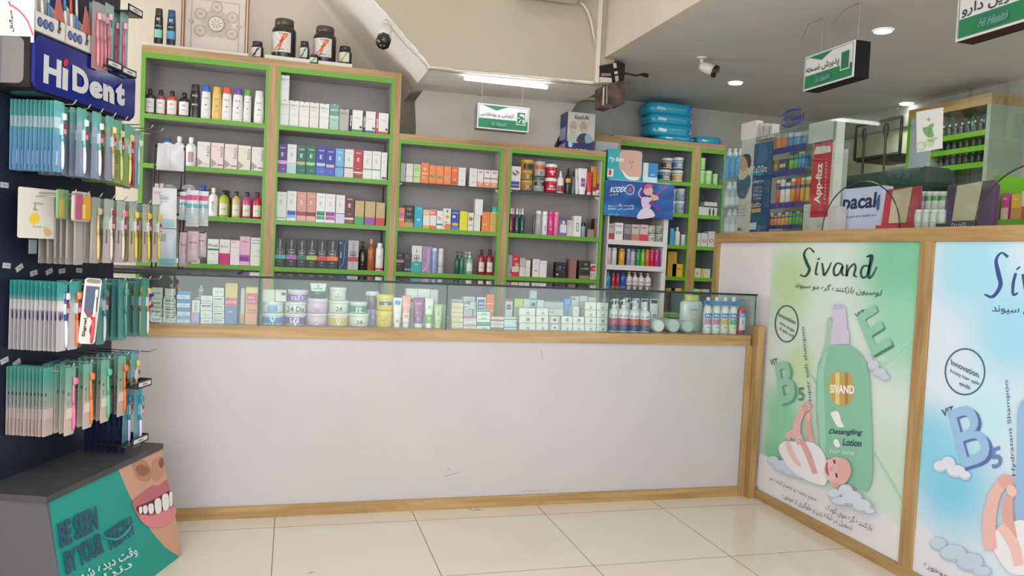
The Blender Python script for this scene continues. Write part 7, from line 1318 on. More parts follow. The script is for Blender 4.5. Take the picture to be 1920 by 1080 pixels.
# ================= toothbrush stand on the left =================
AZ = math.radians(20); EV = Vector((math.sin(AZ), math.cos(AZ), 0)); NV_ = Vector((math.cos(AZ), -math.sin(AZ), 0)); C0 = Vector((-.486, 3.431, 0)); RZ = math.radians(70)
def st(s, q, z): return C0+EV*s+NV_*q+Vector((0, 0, z))      # along the panel, out from it, up
def SP(px, py, q): p = PL(px, py, C0+NV_*q, NV_); return (p-C0).dot(EV), p.z
NAVY = mat('1a1e33', .45); DK = mottled('dark_wood_grain', '3a3a3d', '454548', 9, .5); GREYB = mat('515055', .5)
L_ = .705; ZB = .458; DB = .245
sd = tag(empty('toothbrush_stand', st(0, 0, 0), RZ), 'dark navy toothbrush display stand with grey cabinet base on the left', 'display stand')
# local frame: x along the panel (away), -y outwards
b = B(); o_ = .102
b.add([(-L_-.0, 0, ZB-.022), (0, 0, ZB-.022), (0, DB, ZB-.022), (-L_, DB, ZB-.022), (-L_-.02, -o_, 0), (0.0, -o_, 0), (0.0, DB, 0), (-L_-.02, DB, 0)], [(0, 1, 2, 3), (4, 7, 6, 5), (0, 4, 5, 1), (1, 5, 6, 2), (2, 6, 7, 3), (3, 7, 4, 0)], GREYB); b.make('base_cabinet', sd)
B().box(-L_-.008, .006, -.006, DB, ZB-.022, ZB, DK).make('base_top', sd)
B().box(-L_-.05, .036, DB, DB+.03, 0, 2.5, NAVY).make('back_panel', sd)
# slanted poster on the base front
p0 = st(0, o_, 0); p1 = st(0, 0, ZB-.022); upv = (p1-p0).normalized(); nn = EV.cross(upv); nn = nn if nn.dot(NV_) > 0 else -nn
iw = sd.matrix_basis.inverted(); iw = (Matrix.Translation(sd.location) @ Matrix.Rotation(RZ, 4, 'Z')).inverted()
loc = lambda v: iw @ v
b = B(); P = Print(b, lambda u, v: loc(PL(u, v, p0, nn)), (iw.to_3x3() @ nn), .0004)
TL_, TR_, BR_, BL_ = (90, 934), (302, 837), (340, 1042), (128, 1200)
P.poly([TL_, TR_, BR_, (341, 1046), BL_], '0c8c80')
qb = lambda x, y: (x/2.456, 640+y/2.456)
P.poly([qb(540, 578), qb(742, 492), qb(770, 640), qb(800, 770), qb(836, 980), qb(826, 992), qb(760, 950), qb(700, 880), qb(640, 790), qb(590, 700), qb(556, 620)], 'c09078')
P.smooth([qb(610, 560), qb(660, 545), qb(690, 580), qb(690, 640), qb(640, 640), qb(615, 600)], 'a87862'); P.smooth([qb(625, 580), qb(650, 568), qb(690, 590), qb(665, 620), qb(635, 612)], '8a5a48')
P.smooth([qb(700, 560), qb(735, 530), qb(752, 560), qb(745, 620), qb(705, 640)], 'b0806a'); P.smooth([qb(728, 555), qb(745, 535), qb(752, 565), qb(738, 585)], '7a4c3c')
P.smooth([qb(608, 740), qb(650, 700), qb(700, 665), qb(725, 668), qb(765, 640), qb(778, 680), qb(790, 740), qb(800, 790), qb(750, 840), qb(700, 852), qb(650, 830), qb(620, 785)], 'b0606a')
P.smooth([qb(625, 765), qb(680, 740), qb(730, 715), qb(778, 690), qb(786, 735), qb(760, 765), qb(700, 795), qb(645, 795)], '5a1f28')
P.smooth([qb(640, 800), qb(700, 805), qb(760, 780), qb(800, 765), qb(805, 800), qb(760, 850), qb(700, 858), qb(655, 838)], 'cc7a80')
for k, (x, y, w_, h_) in enumerate(((643, 778, 15, 30), (664, 776, 20, 36), (690, 772, 24, 44), (722, 760, 30, 66), (756, 742, 30, 72), (780, 728, 14, 62))): P.smooth([qb(x-w_/2, y-h_*.4), qb(x+w_*.4, y-h_*.5), qb(x+w_*.5, y+h_*.35), qb(x-w_*.3, y+h_*.5)], 'dcd8d8', 4)
DB_ = '1f4a63'
P.text('BE SEEN', qb(272, 958), qb(448, 866), qb(260, 840), DB_, .05); P.text('BY YOUR', qb(300, 1080), qb(474, 972), qb(285, 975), DB_, .05); P.text('TEETH', qb(492, 972), qb(610, 890), qb(478, 880), DB_, .03)
P.line([qb(470, 905), qb(530, 912), qb(575, 880), qb(602, 840)], [1.5, 5, 5, 1], '2f8a94'); P.line([qb(472, 900), qb(530, 905), qb(572, 872), qb(600, 836)], 1.2, DB_)
P.text(fa('وقت دیده شدن'), qb(330, 1140), qb(630, 990), qb(310, 1085), 'b8d4cc', .02); P.text(fa('دندان'), qb(400, 1160), qb(600, 1050), qb(395, 1110), 'b8d4cc', .02)
b.make('slanted_poster', sd)
# brand sign box
b = B(); s0, zz0 = SP(57, 163, -.1); s1, zz1 = SP(249, 141, -.1); s0 -= .005
b.rbox(s0, s1+.004, .1, DB, zz0-.012, zz1+.008, mat('17171b', .25), .03, 'y', 5); b.make('sign_housing', sd)
b = B(); b.rbox(s0+.006, s1, .088, .1, zz0-.004, zz1, mat('1d2275', .12), .03, 'y', 6); P = Print(b, lambda u, v: loc(PL(u, v, C0+NV_*(-.088), NV_)), (0, -1, 0), .0008)
h = lambda x, y: (x/3, y/3)
LT = 'c4c6c8'; P.text('H', h(242, 464), h(342, 498), h(246, 303), LT, .045); P.text('ı', h(347, 500), h(378, 512), h(350, 378), LT, .07); P.ell(h(366, 0)[0], 352/3, 4.4, 7, 'c01f38', 10)
P.text('D', h(402, 506), h(494, 545), h(402, 362), LT, .05); P.text('e', h(495, 540), h(570, 563), h(499, 446), LT, .07); P.text('n', h(573, 562), h(636, 588), h(573, 466), LT, .07); P.text('t', h(640, 582), h(692, 600), h(645, 454), LT, .07)
b.make('sign_face', sd)
B().rbox(s0-.001, s0+.0, .12, DB-.02, zz0+.01, zz1-.015, mat('8f8f94', .1, .6), .02, 'x', 4).make('chrome_side', sd)
# price labels on the panel
for i, (u, v, r_) in enumerate(((8, 347, 0), (12, 498, 5), (36, 502, -28), (63, 512, -12), (92, 509, -20), (116, 508, -6), (148, 507, 5), (8, 676, -14), (31, 680, -22))):
    s_, z_l = SP(u, v, -DB+.0); a_ = math.radians(-r_)
    b = B(); b.prism([(x*math.cos(a_)-y*math.sin(a_), x*math.sin(a_)+y*math.cos(a_)) for x, y in ((-.018, -.009), (.018, -.009), (.018, .009), (-.018, .009))], (0, 0, 0), (1, 0, 0), (0, 0, 1), (0, -.0012, 0), mat('b9b7b9', .5)); b.box(-.01, .01, -.0016, -.0012, -.001, .002, mat('8a8a8e'))
    tag(b.make('price_label', None, st(s_, -DB+.0005, z_l), RZ), ['small white price label, topmost on the navy panel', 'small white price label at the left picture edge above the white toothbrushes', 'strongly tilted price label, second of the middle row', 'price label, third of the middle row', 'price label, fourth of the middle row', 'price label, fifth of the middle row', 'price label at the right end of the middle row', 'left price label above the bottom toothbrush row', 'right price label above the bottom toothbrush row'][i], 'price label', 'price labels on the navy panel')
# toothbrush pack prototypes ------------------------------------------------
def two(name, c1, c2, z0, z1):   # printed card: c1 below, c2 above, soft change between (object space)
    def f(nt, p):
        g = N(nt, 'ShaderNodeTexCoord'); sp = N(nt, 'ShaderNodeSeparateXYZ'); nt.links.new(g.outputs['Object'], sp.inputs[0]); mr = N(nt, 'ShaderNodeMapRange'); mr.inputs['From Min'].default_value = z0; mr.inputs['From Max'].default_value = z1; nt.links.new(sp.outputs['Z'], mr.inputs['Value'])
        nt.links.new(ramp(nt, mr.outputs[0], [(0, c1), (1, c2)]), p.inputs['Base Color'])
    m = nodemat(name, f, .25); return m
def brush(c1, c2, c3, x=.0, sx=1):
    b = B(); pts = [(-.212, .003), (-.195, .0052), (-.15, .0055), (-.12, .0045), (-.10, .005), (-.07, .0038), (-.05, .003)]
    vs = []; n = 8
    b2 = lambda z: x+.004*math.sin(z*26)*sx
    path = [Vector((b2(z), -.006, z)) for z, _ in pts]
    b.tube(path[:4], [r for _, r in pts[:4]], mat(c2, .3), n); b.tube(path[3:], [r for _, r in pts[3:]], mat(c1, .3), n)
    b.tube([Vector((x, -.006, -.05)), Vector((x, -.006, -.028)), Vector((x, -.006, -.022))], [.005, .0055, .003], mat(c1, .3), n)
    return b
def bristles(br, o):
    x = br[3] if len(br) > 3 else 0; b = B(); b.rbox(x-.0045, x+.0045, -.017, -.008, -.048, -.026, mat(br[2], .6), .003, 'x', 3); b.make('bristles', o)
def pack(card, label, grp, br=None, win=None, W_=.052, H_=.235, red=True, txt=None, rows=()):
    """origin at the hang hole; card hangs down"""
    b = B(); b.rbox(-W_/2, W_/2, -.0006, .0006, -H_+.012, .012, card, .004, 'y', 2)
    if win: b.box(-W_/2+.002, W_/2-.002, -.0012, -.0007, win[0], win[1], mat(win[2], .35))
    for z0, z1, x0, x1, c in rows: b.box(x0*W_/2, x1*W_/2, -.0018, -.0012, z0, z1, mat(c, .35))
    if red: b.box(.0045, .0205, -.0138, -.0130, -.098, -.062, mat('9c3a50', .35)); b.box(.0065, .0185, -.0142, -.0138, -.094, -.078, mat('d0a8b0', .35)); b.box(.0045, .0052, -.0130, -.0006, -.098, -.062, mat('b8c4c4', .3))
    if txt: b.text(txt[0], txt[3] if len(txt) > 3 else -W_*.2, txt[1], txt[2], mat('2a2a3a'), -.0022, rot=90, bold=.03)
    o = b.make('toothbrush_pack'); tag(o, label, 'toothbrush pack', grp)
    if br: bristles(br, brush(*br).make('toothbrush', o))
    return o
def place(proto, s_, q_, z_, dz=0, tilt=0, first=False, label=None):
    o = proto
    if not first:
        o = proto.copy(); COL.objects.link(o)
        for ch in proto.children:
            c = ch.copy(); COL.objects.link(c); c.parent = o
            for gc_ in ch.children: d = gc_.copy(); COL.objects.link(d); d.parent = c
    o.location = st(s_, q_, z_); o.rotation_euler = (0, tilt, RZ+dz)
    if label: o['label'] = label
    return o
def hook(s_, z_, q0=-DB, q1=-.04, lab=''):
    b = B(); b.tube([st(s_, q0, z_), st(s_, q1-.006, z_), st(s_, q1, z_+.004), st(s_, q1+.008, z_+.016)], .0022, mat('a9a8a6', .25, .85), 6)
    b.tube([st(s_-.012, q0, z_-.012), st(s_-.012, q1-.04, z_-.012)], .0016, mat('9a9997', .25, .85), 5); return b.make('hook')
def hookrow(px, zz, nm):
    for i, (u, v, q1) in enumerate(px):
        s_, _ = SP(u, v, q1); h_ = hook(s_, zz, -DB, q1); tag(h_, 'chrome hook, %s from the front in the %s' % (ORD[i+1], nm), 'hook', 'hooks of the '+nm)
        yield s_
def fill(proto, s_, z_, q0, q1, n, jit=.02, side=0):
    for i in range(n):
        q_ = q1-(q1-q0)*i/max(n-1, 1); place(proto, s_+random.uniform(-.002, .002)+side, q_, z_-.006, random.uniform(-jit, jit), random.uniform(-jit, jit), first=(i == 0))
TEAL = '5aaea6'
# ---- row A (z 1.735): blue, grey violet, green packs
ZA = 1.735; hs = list(hookrow(((139, 201, -.045), (166, 206, -.045), (190, 210, -.045), (214, 219, -.045), (236, 226, -.045), (262, 233, -.045), (284, 239, -.045), (303, 245, -.045)), ZA, 'hook row under the brand sign'))
cb = two('blue_card', '6c9bbd', '66b4b0', -.16, -.02); cg = two('violet_card', '8990a8', '6eaca6', -.14, -.02); co = two('olive_card', '8a9a58', '6aa694', -.15, -.02)
fill(pack(cb, 'blue toothbrush pack with teal header in the front stack under the brand sign', 'blue packs', ('7ab0c4', 'd4d6dc', 'c8dce0', .012), (-.078, -.042, 'ccd2dc'), rows=((-.14, -.09, -.6, -.1, '6a9cc8'), (-.2, -.155, -.5, -.2, 'b4c4dc'))), hs[0]-.016, ZA, -.245+.008, -.085, 12)
fill(pack(cg, 'grey violet toothbrush pack in the second stack under the brand sign', 'grey violet packs', ('7ac4b0', 'dcd8d4', 'e4e2d8', .012), (-.078, -.042, '9aa8ba')), hs[1], ZA-.004, -.21, -.07, 7, .05)
fill(pack(cg, 'pack with green and white toothbrush in the third stack under the brand sign', 'green and white brush packs', ('5fb09a', 'd8d8d2', 'e4e2d8', .012), (-.078, -.042, '9aa8ba')), hs[2], ZA-.004, -.15, -.06, 4, .07)
fill(pack(cg, 'pack with amber handled toothbrush in the fourth stack under the brand sign', 'amber brush packs', ('c49a3c', 'b8a48c', 'dcc89a', .012), (-.078, -.042, '8aa29a')), hs[3], ZA-.004, -.12, -.06, 3, .07)
fill(pack(co, 'olive green toothbrush pack in the fifth stack under the brand sign', 'olive packs', ('b8ba6a', 'c4c478', 'c8c89a', .012), (-.078, -.042, '9aa488'), rows=((-.15, -.1, -.6, 0, '6a7a44'), (-.2, -.17, -.7, .3, '7a8a50'))), hs[4], ZA-.006, -.19, -.075, 7, .05)
fill(pack(co, 'lime green toothbrush pack in the sixth stack under the brand sign', 'lime packs', ('c4c87a', 'ccd08a', 'c8c89a', .012), (-.078, -.042, 'a8b098')), hs[5], ZA-.008, -.16, -.09, 4, .05)
fill(pack(two('rose_card', 'b4607c', '8aa8a4', -.1, -.01), 'pack with a crimson toothbrush and purple foot near the end of the row', 'crimson brush packs', ('b83a58', 'b83a58', 'd88a9c', .0), rows=((-.205, -.14, -.9, .9, '6a2f7a'),), red=False, txt=('HiDent', -.172, .014)), hs[6], ZA-.008, -.17, -.125, 2, .04)
fill(pack(two('aqua_card', '86b4b0', '8abab4', -.1, -.01), 'pale aqua toothbrush pack at the far end of the row under the brand sign', 'aqua packs', ('d4dcdc', '9ac4c4', 'e4e8e8', 0), red=False), hs[7], ZA-.008, -.19, -.14, 2, .04)
# ---- row B (z 1.43)
ZR = 1.436; hs = list(hookrow(((139, 369, -.045), (164, 371, -.045), (188, 373, -.045), (212, 376, -.045), (234, 378, -.045), (256, 381, -.045), (280, 384, -.045), (300, 386, -.045)), ZR, 'second hook row'))
s_, _ = SP(40, 369, -.1)
b = B(); b.rbox(-.036, .036, -.0006, .0006, -.155, .014, mat('8f8d92', .3), .004, 'y', 2); b.rbox(-.03, .03, -.008, -.0006, -.14, -.03, FILM, .01, 'y', 3)
o = b.make('blister_pack', None, st(hs[0]-.0, -.212, ZR), RZ); tag(o, 'grey clear blister pack hanging behind the paper bag', 'pack'); B().tube([(0, -.004, -.135), (.004, -.004, -.09), (.001, -.004, -.04)], [.002, .004, .002], '4a3440', 6).make('brush', o)
b = B(); b.rbox(-.075, .075, -.001, .001, -.155, .014, mat('c9c6bd', .45), .006, 'y', 2); P = Print(b, lambda u, v: Vector((u, -.001, v)), (0, -1, 0), .0004)
P.smooth([(-.03, -.08), (-.012, -.07), (.004, -.08), (.002, -.1), (-.02, -.108), (-.032, -.098)], 'd2b83a'); P.line([(-.02, -.055), (-.005, -.06)], .008, '8a9a6a'); P.line([(-.014, -.035), (-.014, -.055)], .006, '9aa06a', False); P.text('saffron', (-.02, -.04), (.02, -.04), (-.02, -.032), '8a8478'); P.smooth([(.02, -.125), (.035, -.118), (.05, -.135), (.03, -.145)], 'c9a070'); P.text('herbal', (-.02, -.118), (.03, -.118), (-.02, -.112), 'a09a84')
tag(b.make('paper_bag', None, st(hs[0]-.002, -.17, ZR), RZ-.25), 'cream paper sachet with a yellow flower hanging on the second hook row', 'sachet')
b = B(); b.rbox(-.02, .02, -.0006, .0006, -.2, -.0, FILM, .004, 'y', 2); b.box(-.018, .018, -.004, -.0008, -.198, -.15, mat('7f8a90', .3)); tag(b.make('blister_pack', None, st(hs[0], -.19, ZR-.01), RZ), 'small grey pack peeking out under the cream paper sachet', 'pack')
b = B(); b.rbox(-.028, .028, -.008, .0, -.085, .014, mat('7a9a6a', .3), .006, 'y', 3); b.box(-.02, .0, -.009, -.008, -.08, -.02, 'b89a4a'); tag(b.make('travel_case_pack', None, st(hs[0], -.09, ZR), RZ), 'green and ochre travel case pack left of the pink and yellow case', 'pack')
b = B(); b.rbox(-.045, .045, -.010, .0, -.09, .012, mat('b8aca0', .3), .01, 'y', 3); b.rbox(-.04, -.002, -.014, -.010, -.084, .004, mat('a85a74', .25), .008, 'y', 3); b.rbox(.002, .042, -.014, -.010, -.084, -.004, mat('d0963c', .25), .008, 'y', 3); b.box(-.004, .012, -.0146, -.014, -.08, -.03, 'd8c060')
tag(b.make('travel_case_pack', None, st(hs[1]-.02, -.06, ZR), RZ), 'pack with one magenta and one orange toothbrush travel case', 'pack')
cw = two('milky_card', 'a8a09c', '8f9c94', -.12, -.02); cp = two('pinkish_card', 'b4a8a4', 'a0aca2', -.12, -.02)
fill(pack(cw, 'milky clear toothbrush pack behind the travel cases in the second row', 'milky packs', None, rows=((-.2, -.06, -.9, -.75, 'c4bcb8'),), red=False), hs[1], ZR-.012, -.2, -.075, 6, .04)
fill(pack(cw, 'milky toothbrush pack with yellowish handle in the second row', 'milky yellowish packs', ('b8a46a', 'c0ac70', 'b49a8a', .01), rows=((-.2, -.06, -.9, -.75, 'c4bcb8'),), red=False), hs[2], ZR-.006, -.16, -.06, 5, .05)
for k, (c1, c3, nm) in enumerate((('c8c0bc', '8a2a44', 'white toothbrush and maroon bristles'), ('c8bcbc', 'd06a80', 'white toothbrush and pink bristles'), ('c4b848', 'd0b870', 'yellow toothbrush'), ('c8b83c', 'd09a50', 'mustard toothbrush'), ('b8b04a', 'c8a060', 'olive yellow toothbrush'))):
    fill(pack(cp, 'pack with a %s in the second row' % nm, nm+' packs', (c1, c1, c3, .012), (-.078, -.05, 'a8b4aa'), rows=((-.15, -.1, -.5, -.2, '6a5f60'),)), hs[3+k], ZR-.006, -.15, -.06, 4, .05)
# ---- row C (z 1.135)
ZC_ = 1.132; hs = list(hookrow(((131, 531, -.045), (162, 531, -.045), (196, 531, -.045), (234, 529, -.045), (262, 528, -.045), (280, 527, -.045), (300, 525, -.045)), ZC_, 'third hook row'))
c1 = two('teal_to_white_card', 'bdb9bc', '3f9c98', -.07, -.035)
fill(pack(c1, 'white toothbrush pack with teal header in the front stack of the third row', 'white teal headed packs', ('3a4aa8', 'd6d4da', 'd8dce0', .014), (-.085, -.052, 'd8d6d6'), rows=((-.115, -.09, -.7, .2, '6f6a94'), (-.12, -.1, -.5, -.3, '33334a'))), hs[0]-.005, ZC_, -.235, -.068, 12, .015)
fill(pack(c1, 'pack with an orange toothbrush in the second stack of the third row', 'orange brush packs', ('d0643c', 'd0764c', 'd89080', .012), None), hs[0]+.05, ZC_, -.09, -.062, 2, .03)
fill(pack(two('brown_card', '8a5f48', '4f9a94', -.1, -.02), 'dark pack with an orange brown toothbrush beside the white carded one', 'orange brown brush packs', ('b0643a', 'a8744c', 'b08060', .012), None), hs[1]-.01, ZC_, -.13, -.075, 2, .04)
# the white and red carded pack that faces the shop
b = B(); b.rbox(-.03, .03, -.001, .001, -.215, .016, mat('d6cfc8', .3), .012, 'y', 4); P = Print(b, lambda u, v: Vector((u, -.001, v)), (0, -1, 0), .0004)
P.poly([(-.024, -.012), (.024, -.012), (.024, -.1), (-.006, -.125), (-.022, -.1)], '55607a'); P.poly([(-.012, -.1), (-.004, -.098), (.012, -.125), (.012, -.135), (.004, -.125)], 'b8304a')
P.text('Signal', (-.006, -.19), (-.006, -.125), (-.02, -.19), '2a2a34', .03); P.ell(.013, -.165, .009, .02, 'c03a48'); P.smooth([(-.02, .0), (.02, .0), (.02, .012), (-.02, .012)], '8a8478')
o = b.make('toothbrush_pack'); brush('e0d8d4', 'c23a48', 'b8304a', .013, .3).make('toothbrush', o); tag(o, 'white carded pack with a red and white toothbrush facing the shop', 'toothbrush pack'); sg, zg = SP(173, 560, -.03); o.location = st(sg, -.028, ZC_+.002); o.rotation_euler = (0, .09, RZ-.5)
cd2 = two('deep_teal_card', '4f8a84', '3f8a80', -.1, -.02)
fill(pack(cd2, 'deep teal pack with blue and white toothbrush in the third row', 'deep teal packs', ('3f94b4', 'd4ccd8', '7a6a60', .012), (-.085, -.055, '8aa8a0')), hs[2]+.01, ZC_, -.16, -.06, 5, .05)
fill(pack(cd2, 'dark green toothbrush pack in the fourth stack of the third row', 'dark green packs', ('3a7a70', '4f8a80', '5f9a8c', .012), None, red=False), hs[3]+.01, ZC_, -.18, -.06, 6, .04)
fill(pack(cd2, 'deep teal pack with amber and white toothbrush at the far end of the third row', 'amber topped packs', ('c48a44', 'd8c8bc', 'c8b070', .012), None), hs[5], ZC_-.002, -.12, -.06, 3, .04)
# ---- row D (z .86)
ZD = .843; hs = list(hookrow(((136, 694, -.045), (170, 693, -.045), (203, 685, -.045), (238, 678, -.045), (260, 668, -.045)), ZD, 'lowest hook row'))
c4 = two('mint_to_pink_card', 'c4b0ac', '5aa094', -.17, -.03); c5 = two('mint_to_cream_card', 'c0b4a8', '6aa696', -.17, -.03)
rw = ((-.165, -.13, -.8, .9, 'd0bcbc'), (-.085, -.075, -.7, -.5, '3a3f4a'), (-.12, -.1, -.7, -.5, '8a8488'))
PK_ = pack(c4, 'mint to pink toothbrush pack in the front stack of the lowest row', 'mint to pink packs', None, rows=rw, red=False)
fill(PK_, hs[0]-.03, ZD-.004, -.24, -.11, 11, .012)
fill(pack(c4, 'mint to pink pack with a raspberry toothbrush behind the front stack', 'raspberry brush packs', ('b0506e', 'b8607a', 'b0506e', .014), rows=rw, red=False), hs[0]+.04, ZD+.0, -.16, -.12, 2, .03)
fill(pack(two('blue_grey_card', '5a7a8c', '3f7a80', -.17, -.03), 'blue grey pack behind the raspberry toothbrush packs', 'blue grey packs', ('3a6a94', '3a6a94', '4a6a84', .014), red=False), hs[0]+.09, ZD+.0, -.17, -.13, 2, .03)
for k, (sd_, q_, c, nm, tl) in enumerate(((hs[0]-.0, -.052, 'd06a94', 'pink', .10), (hs[1]+.0, -.055, 'e07a3a', 'orange', .02), (hs[2]+.0, -.055, '5ab08a', 'emerald', -.10), (hs[3]-.01, -.058, 'd8743a', 'rust orange', .10))):
    fill(pack(c5, 'separate lowest row pack with a %s toothbrush' % nm, nm+' brush packs', (c, c, c, .013), rows=((-.165, -.13, -.8, .9, 'd8cac0'), (-.085, -.075, -.5, -.3, '3a3f4a'), (-.12, -.1, -.5, -.3, '8a8488')), red=False), sd_, ZD-.004, q_, q_, 1)
    COL.objects[-1] if False else None
    fill(pack(c5, 'mint pack hanging behind the %s toothbrush pack' % nm, 'packs behind the %s one' % nm, ('b8a88c', 'c0b090', 'b8a88c', .013) if k else None, rows=((-.085, -.075, -.5, -.3, '3a3f4a'),), red=False), sd_+.02, ZD-.002, q_-.1, q_-.03, 4, .05)
fill(pack(two('grey_card', 'a8a098', '5a9aa0', -.17, -.03), 'grey pack with a yellow toothbrush at the far end of the lowest row', 'yellow brush packs', ('c8b45a', 'd0c8b8', 'c8b878', .012), rows=((-.11, -.09, -.4, .0, '3a3a4a'),)), hs[4]+.0, ZD+.0, -.12, -.06, 3, .05)
s_, z_h = SP(280, 659, -.03); b = B(); b.tube([st(s_, -DB, z_h), st(s_, -.03, z_h-.001), st(s_, -.0, z_h+.012)], .0022, mat('6a6a6c', .3, .6), 6); tag(b.make('hook'), 'long empty dark hook above the far end of the lowest row', 'hook')
# trays with small brand tags, at the right edge
def dtray(u0, u1, v0, q, label, z_=None):
    s0_, z0 = SP(u0, v0, q); s1_, _ = SP(u1, v0, q); o = empty('pack_tray', st((s0_+s1_)/2, q, z0), RZ); w = s1_-s0_
    b = B(); b.box(-w/2, w/2, 0, .003, 0, .028, mat('1c1c20', .3)); b.box(-w/2, w/2, 0, .16, 0, .003, mat('1c1c20', .3)); b.box(w/2-.003, w/2, 0, .16, 0, .028, mat('1c1c20', .3)); b.make('tray', o)
    b = B(); b.rbox(-w*.42, w*.42, -.001, 0, .006, .022, mat('c9c8ca', .35), .003, 'y', 2); b.text('HiDent', 0, .014, .008, mat('2a2a30'), -.0013, w=w*.7, bold=.02); b.make('name_tag', o)
    tag(o, label, 'tray', 'brand trays'); return (s0_+s1_)/2, z0
t1 = dtray(201, 229, 123, -.06, 'black tray with white name tag, left of the upper pair'); t2_ = dtray(229, 256, 137, -.06, 'black tray with white name tag, right of the upper pair'); t3 = dtray(241, 268, 20, -.05, 'black tray with white name tag at the top picture edge')
t4 = dtray(258, 284, 730, -.0, 'black tray with white name tag hanging beside the lowest row'); t5 = dtray(248, 278, 838, .0, 'black tray with white name tag on the dark base top')
cl = two('clear_aqua_card', '84a09c', '86aaa6', -.15, -.02)
for (s_, z_), c, nm in ((t1, 'b0606e', 'left'), (t2_, 'c04a78', 'right')):
    for i in range(3 if nm == 'left' else 2):
        o = pack(cl, 'standing clear pack with a pink and aqua brush in the %s upper tray' % nm, 'standing packs in the %s upper tray' % nm, (c, c, 'c8b4b4', -.01), rows=((-.1, -.02, .1, .6, '9ab8b4'), (-.07, -.04, .3, .7, '5fb0a4')), red=False) if i == 0 else place(o0, s_, -.085-i*.03, z_+.22)
        if i == 0: o0 = o; place(o, s_, -.085, z_+.22, first=True)
c6 = two('rosy_card', 'a07c7c', '9a9496', -.15, -.02)
for i in range(3):
    if i == 0: o0 = pack(c6, 'dusty rose standing pack left of the upper trays', 'dusty rose standing packs', ('c07a84', 'c87a80', 'c8a8a8', 0), red=False); place(o0, SP(180, 100, -.08)[0], -.08, SP(180, 10, -.08)[1], first=True)
    else: place(o0, SP(180+i*9, 100, -.08)[0], -.08-i*.004, SP(180, 8, -.08)[1])
for i in range(2):
    if i == 0: o0 = pack(two('blue_card2', '5f8a9c', '3f90a0', -.15, -.02), 'blue and white brush pack standing in the tray beside the lowest row', 'packs in the lower trays', ('3a88a4', 'c8c0d4', '3a88a4', .01)); place(o0, t5[0]+.01, -.02, t4[1]-.01, first=True)
    else: place(o0, t5[0]-.0, -.06, t4[1]-.01)
cn = two('night_card', '23284a', '2c3a6a', -.15, -.02)
for i in range(7):
    if i == 0: o0 = pack(cn, 'dark navy pack standing behind the name tag tray on the base', 'dark navy packs', ('3a4470', '8a8aa8', '2c2c4a', .01), red=False); place(o0, t5[0]-.0, -.075, ZB+.2235, first=True)
    else: place(o0, t5[0]-.0-i*.002, -.075-i*.022, ZB+.2235)
# cardboard counter boxes above the sign
def sbx(u0, u1, vt, vb, q, lab, grp):
    s0_, zb2 = SP(u0, vb, q); s1_, _ = SP(u1, vb, q); w = s1_-s0_
    zb2 = max(zb2, zz1+.0088); o = tag(empty('toothbrush_box', st(s0_, q, zb2), RZ), lab, 'display box', grp); return o, w, zb2
def shelfbox(u0, u1, v0, q, lab, circ=True, arabic=False, hh=.12):
    o, w, z = sbx(u0, u1, 0, v0, q, lab, 'open toothbrush display boxes'); WHT = mat('cfc9c4', .4); d = .11
    b = B(); b.box(0, w, d-.003, d, 0, hh*1.9, mat('2c2f6a', .35)); b.make('back_card', o)
    b = B(); b.box(0, w, 0, .003, 0, hh*.52, WHT); b.prism([(0, 0), (d, 0), (d, hh*1.5), (0, hh*.52)], (w-.003, 0, 0), (0, 1, 0), (0, 0, 1), (.003, 0, 0), WHT); b.prism([(0, 0), (d, 0), (d, hh*1.5), (0, hh*.52)], (0, 0, 0), (0, 1, 0), (0, 0, 1), (.003, 0, 0), WHT); b.box(0, w, 0, d, 0, .003, WHT)
    b.prism([(w*.62, hh*.52), (w*.72, hh*1.3), (w*.8, hh*1.15), (w-.001, hh*.52)], (0, 0, 0), (1, 0, 0), (0, 0, 1), (0, .003, 0), mat('b0605c', .4))
    for k in range(3): b.lathe([(.0135, 0), (.0135, .0012)], mat('33406a', .3), 14, cx=0, cy=0) if False else None
    P = Print(b, lambda u, v: Vector((u, 0, v)), (0, -1, 0), .0006)
    for k in range(3): P.ell(w*(.16+.17*k), hh*.27, w*.085, hh*.13, '2f3c6c'); P.ell(w*(.16+.17*k), hh*.27, w*.06, hh*.09, '5f74a4')
    P.text('Signal', (w*.8, hh*.06), (w*.8, hh*.56), (w*.68, hh*.06), '2a2a34', .03) if False else b.text('Signal', w*.78, hh*.36, w*.13, mat('2a2a34'), -.0012, rot=90, bold=.04)
    b.make('tray', o)
    for k, (c1_, c2_) in enumerate((('3f74a0', 'd8d4cc'), ('c04a40', 'd8d0c8'), ('b8b4b0', '3f74a0'))):
        bb = brush(c1_, c2_, c1_); bb.v = [(x+w*(.2+.22*k), y+.03, z_+.235) for x, y, z_ in bb.v]; bb.make('toothbrush', o)
shelfbox(64, 122, 95, -.09, 'white open display box of toothbrushes, left of two above the brand sign'); shelfbox(122, 172, 110, -.09, 'white open display box of toothbrushes, right of two above the brand sign')
s0_, z0 = SP(64, 68, -.09); o = tag(empty('toothbrush_box', st(s0_, -.09, SP(64, 68, -.09)[1]), RZ), 'white carton end with a red arc and large Persian lettering at the top left', 'display box')
b = B(); hw = .15; b.box(-.002, 0, 0, hw, -.02, .17, mat('d2ccc8', .4)); b.make('carton_end', o)
io = (Matrix.Translation(o.location) @ Matrix.Rotation(RZ, 4, 'Z')).inverted(); b = B(); P = Print(b, lambda u, v: io @ PL(u, v, o.location-EV*.002, -EV), (-1, 0, 0), .0006)
P.line([(22, 10), (38, 22), (52, 40), (62, 66)], [3, 3, 3, 3], 'c8506a'); P.text(fa('سیگنال'), (27, 60), (24, 20), (19, 60), '22284a', .03); P.line([(17, 3), (21, 12)], 3, 'c8506a', False); b.make('print', o)
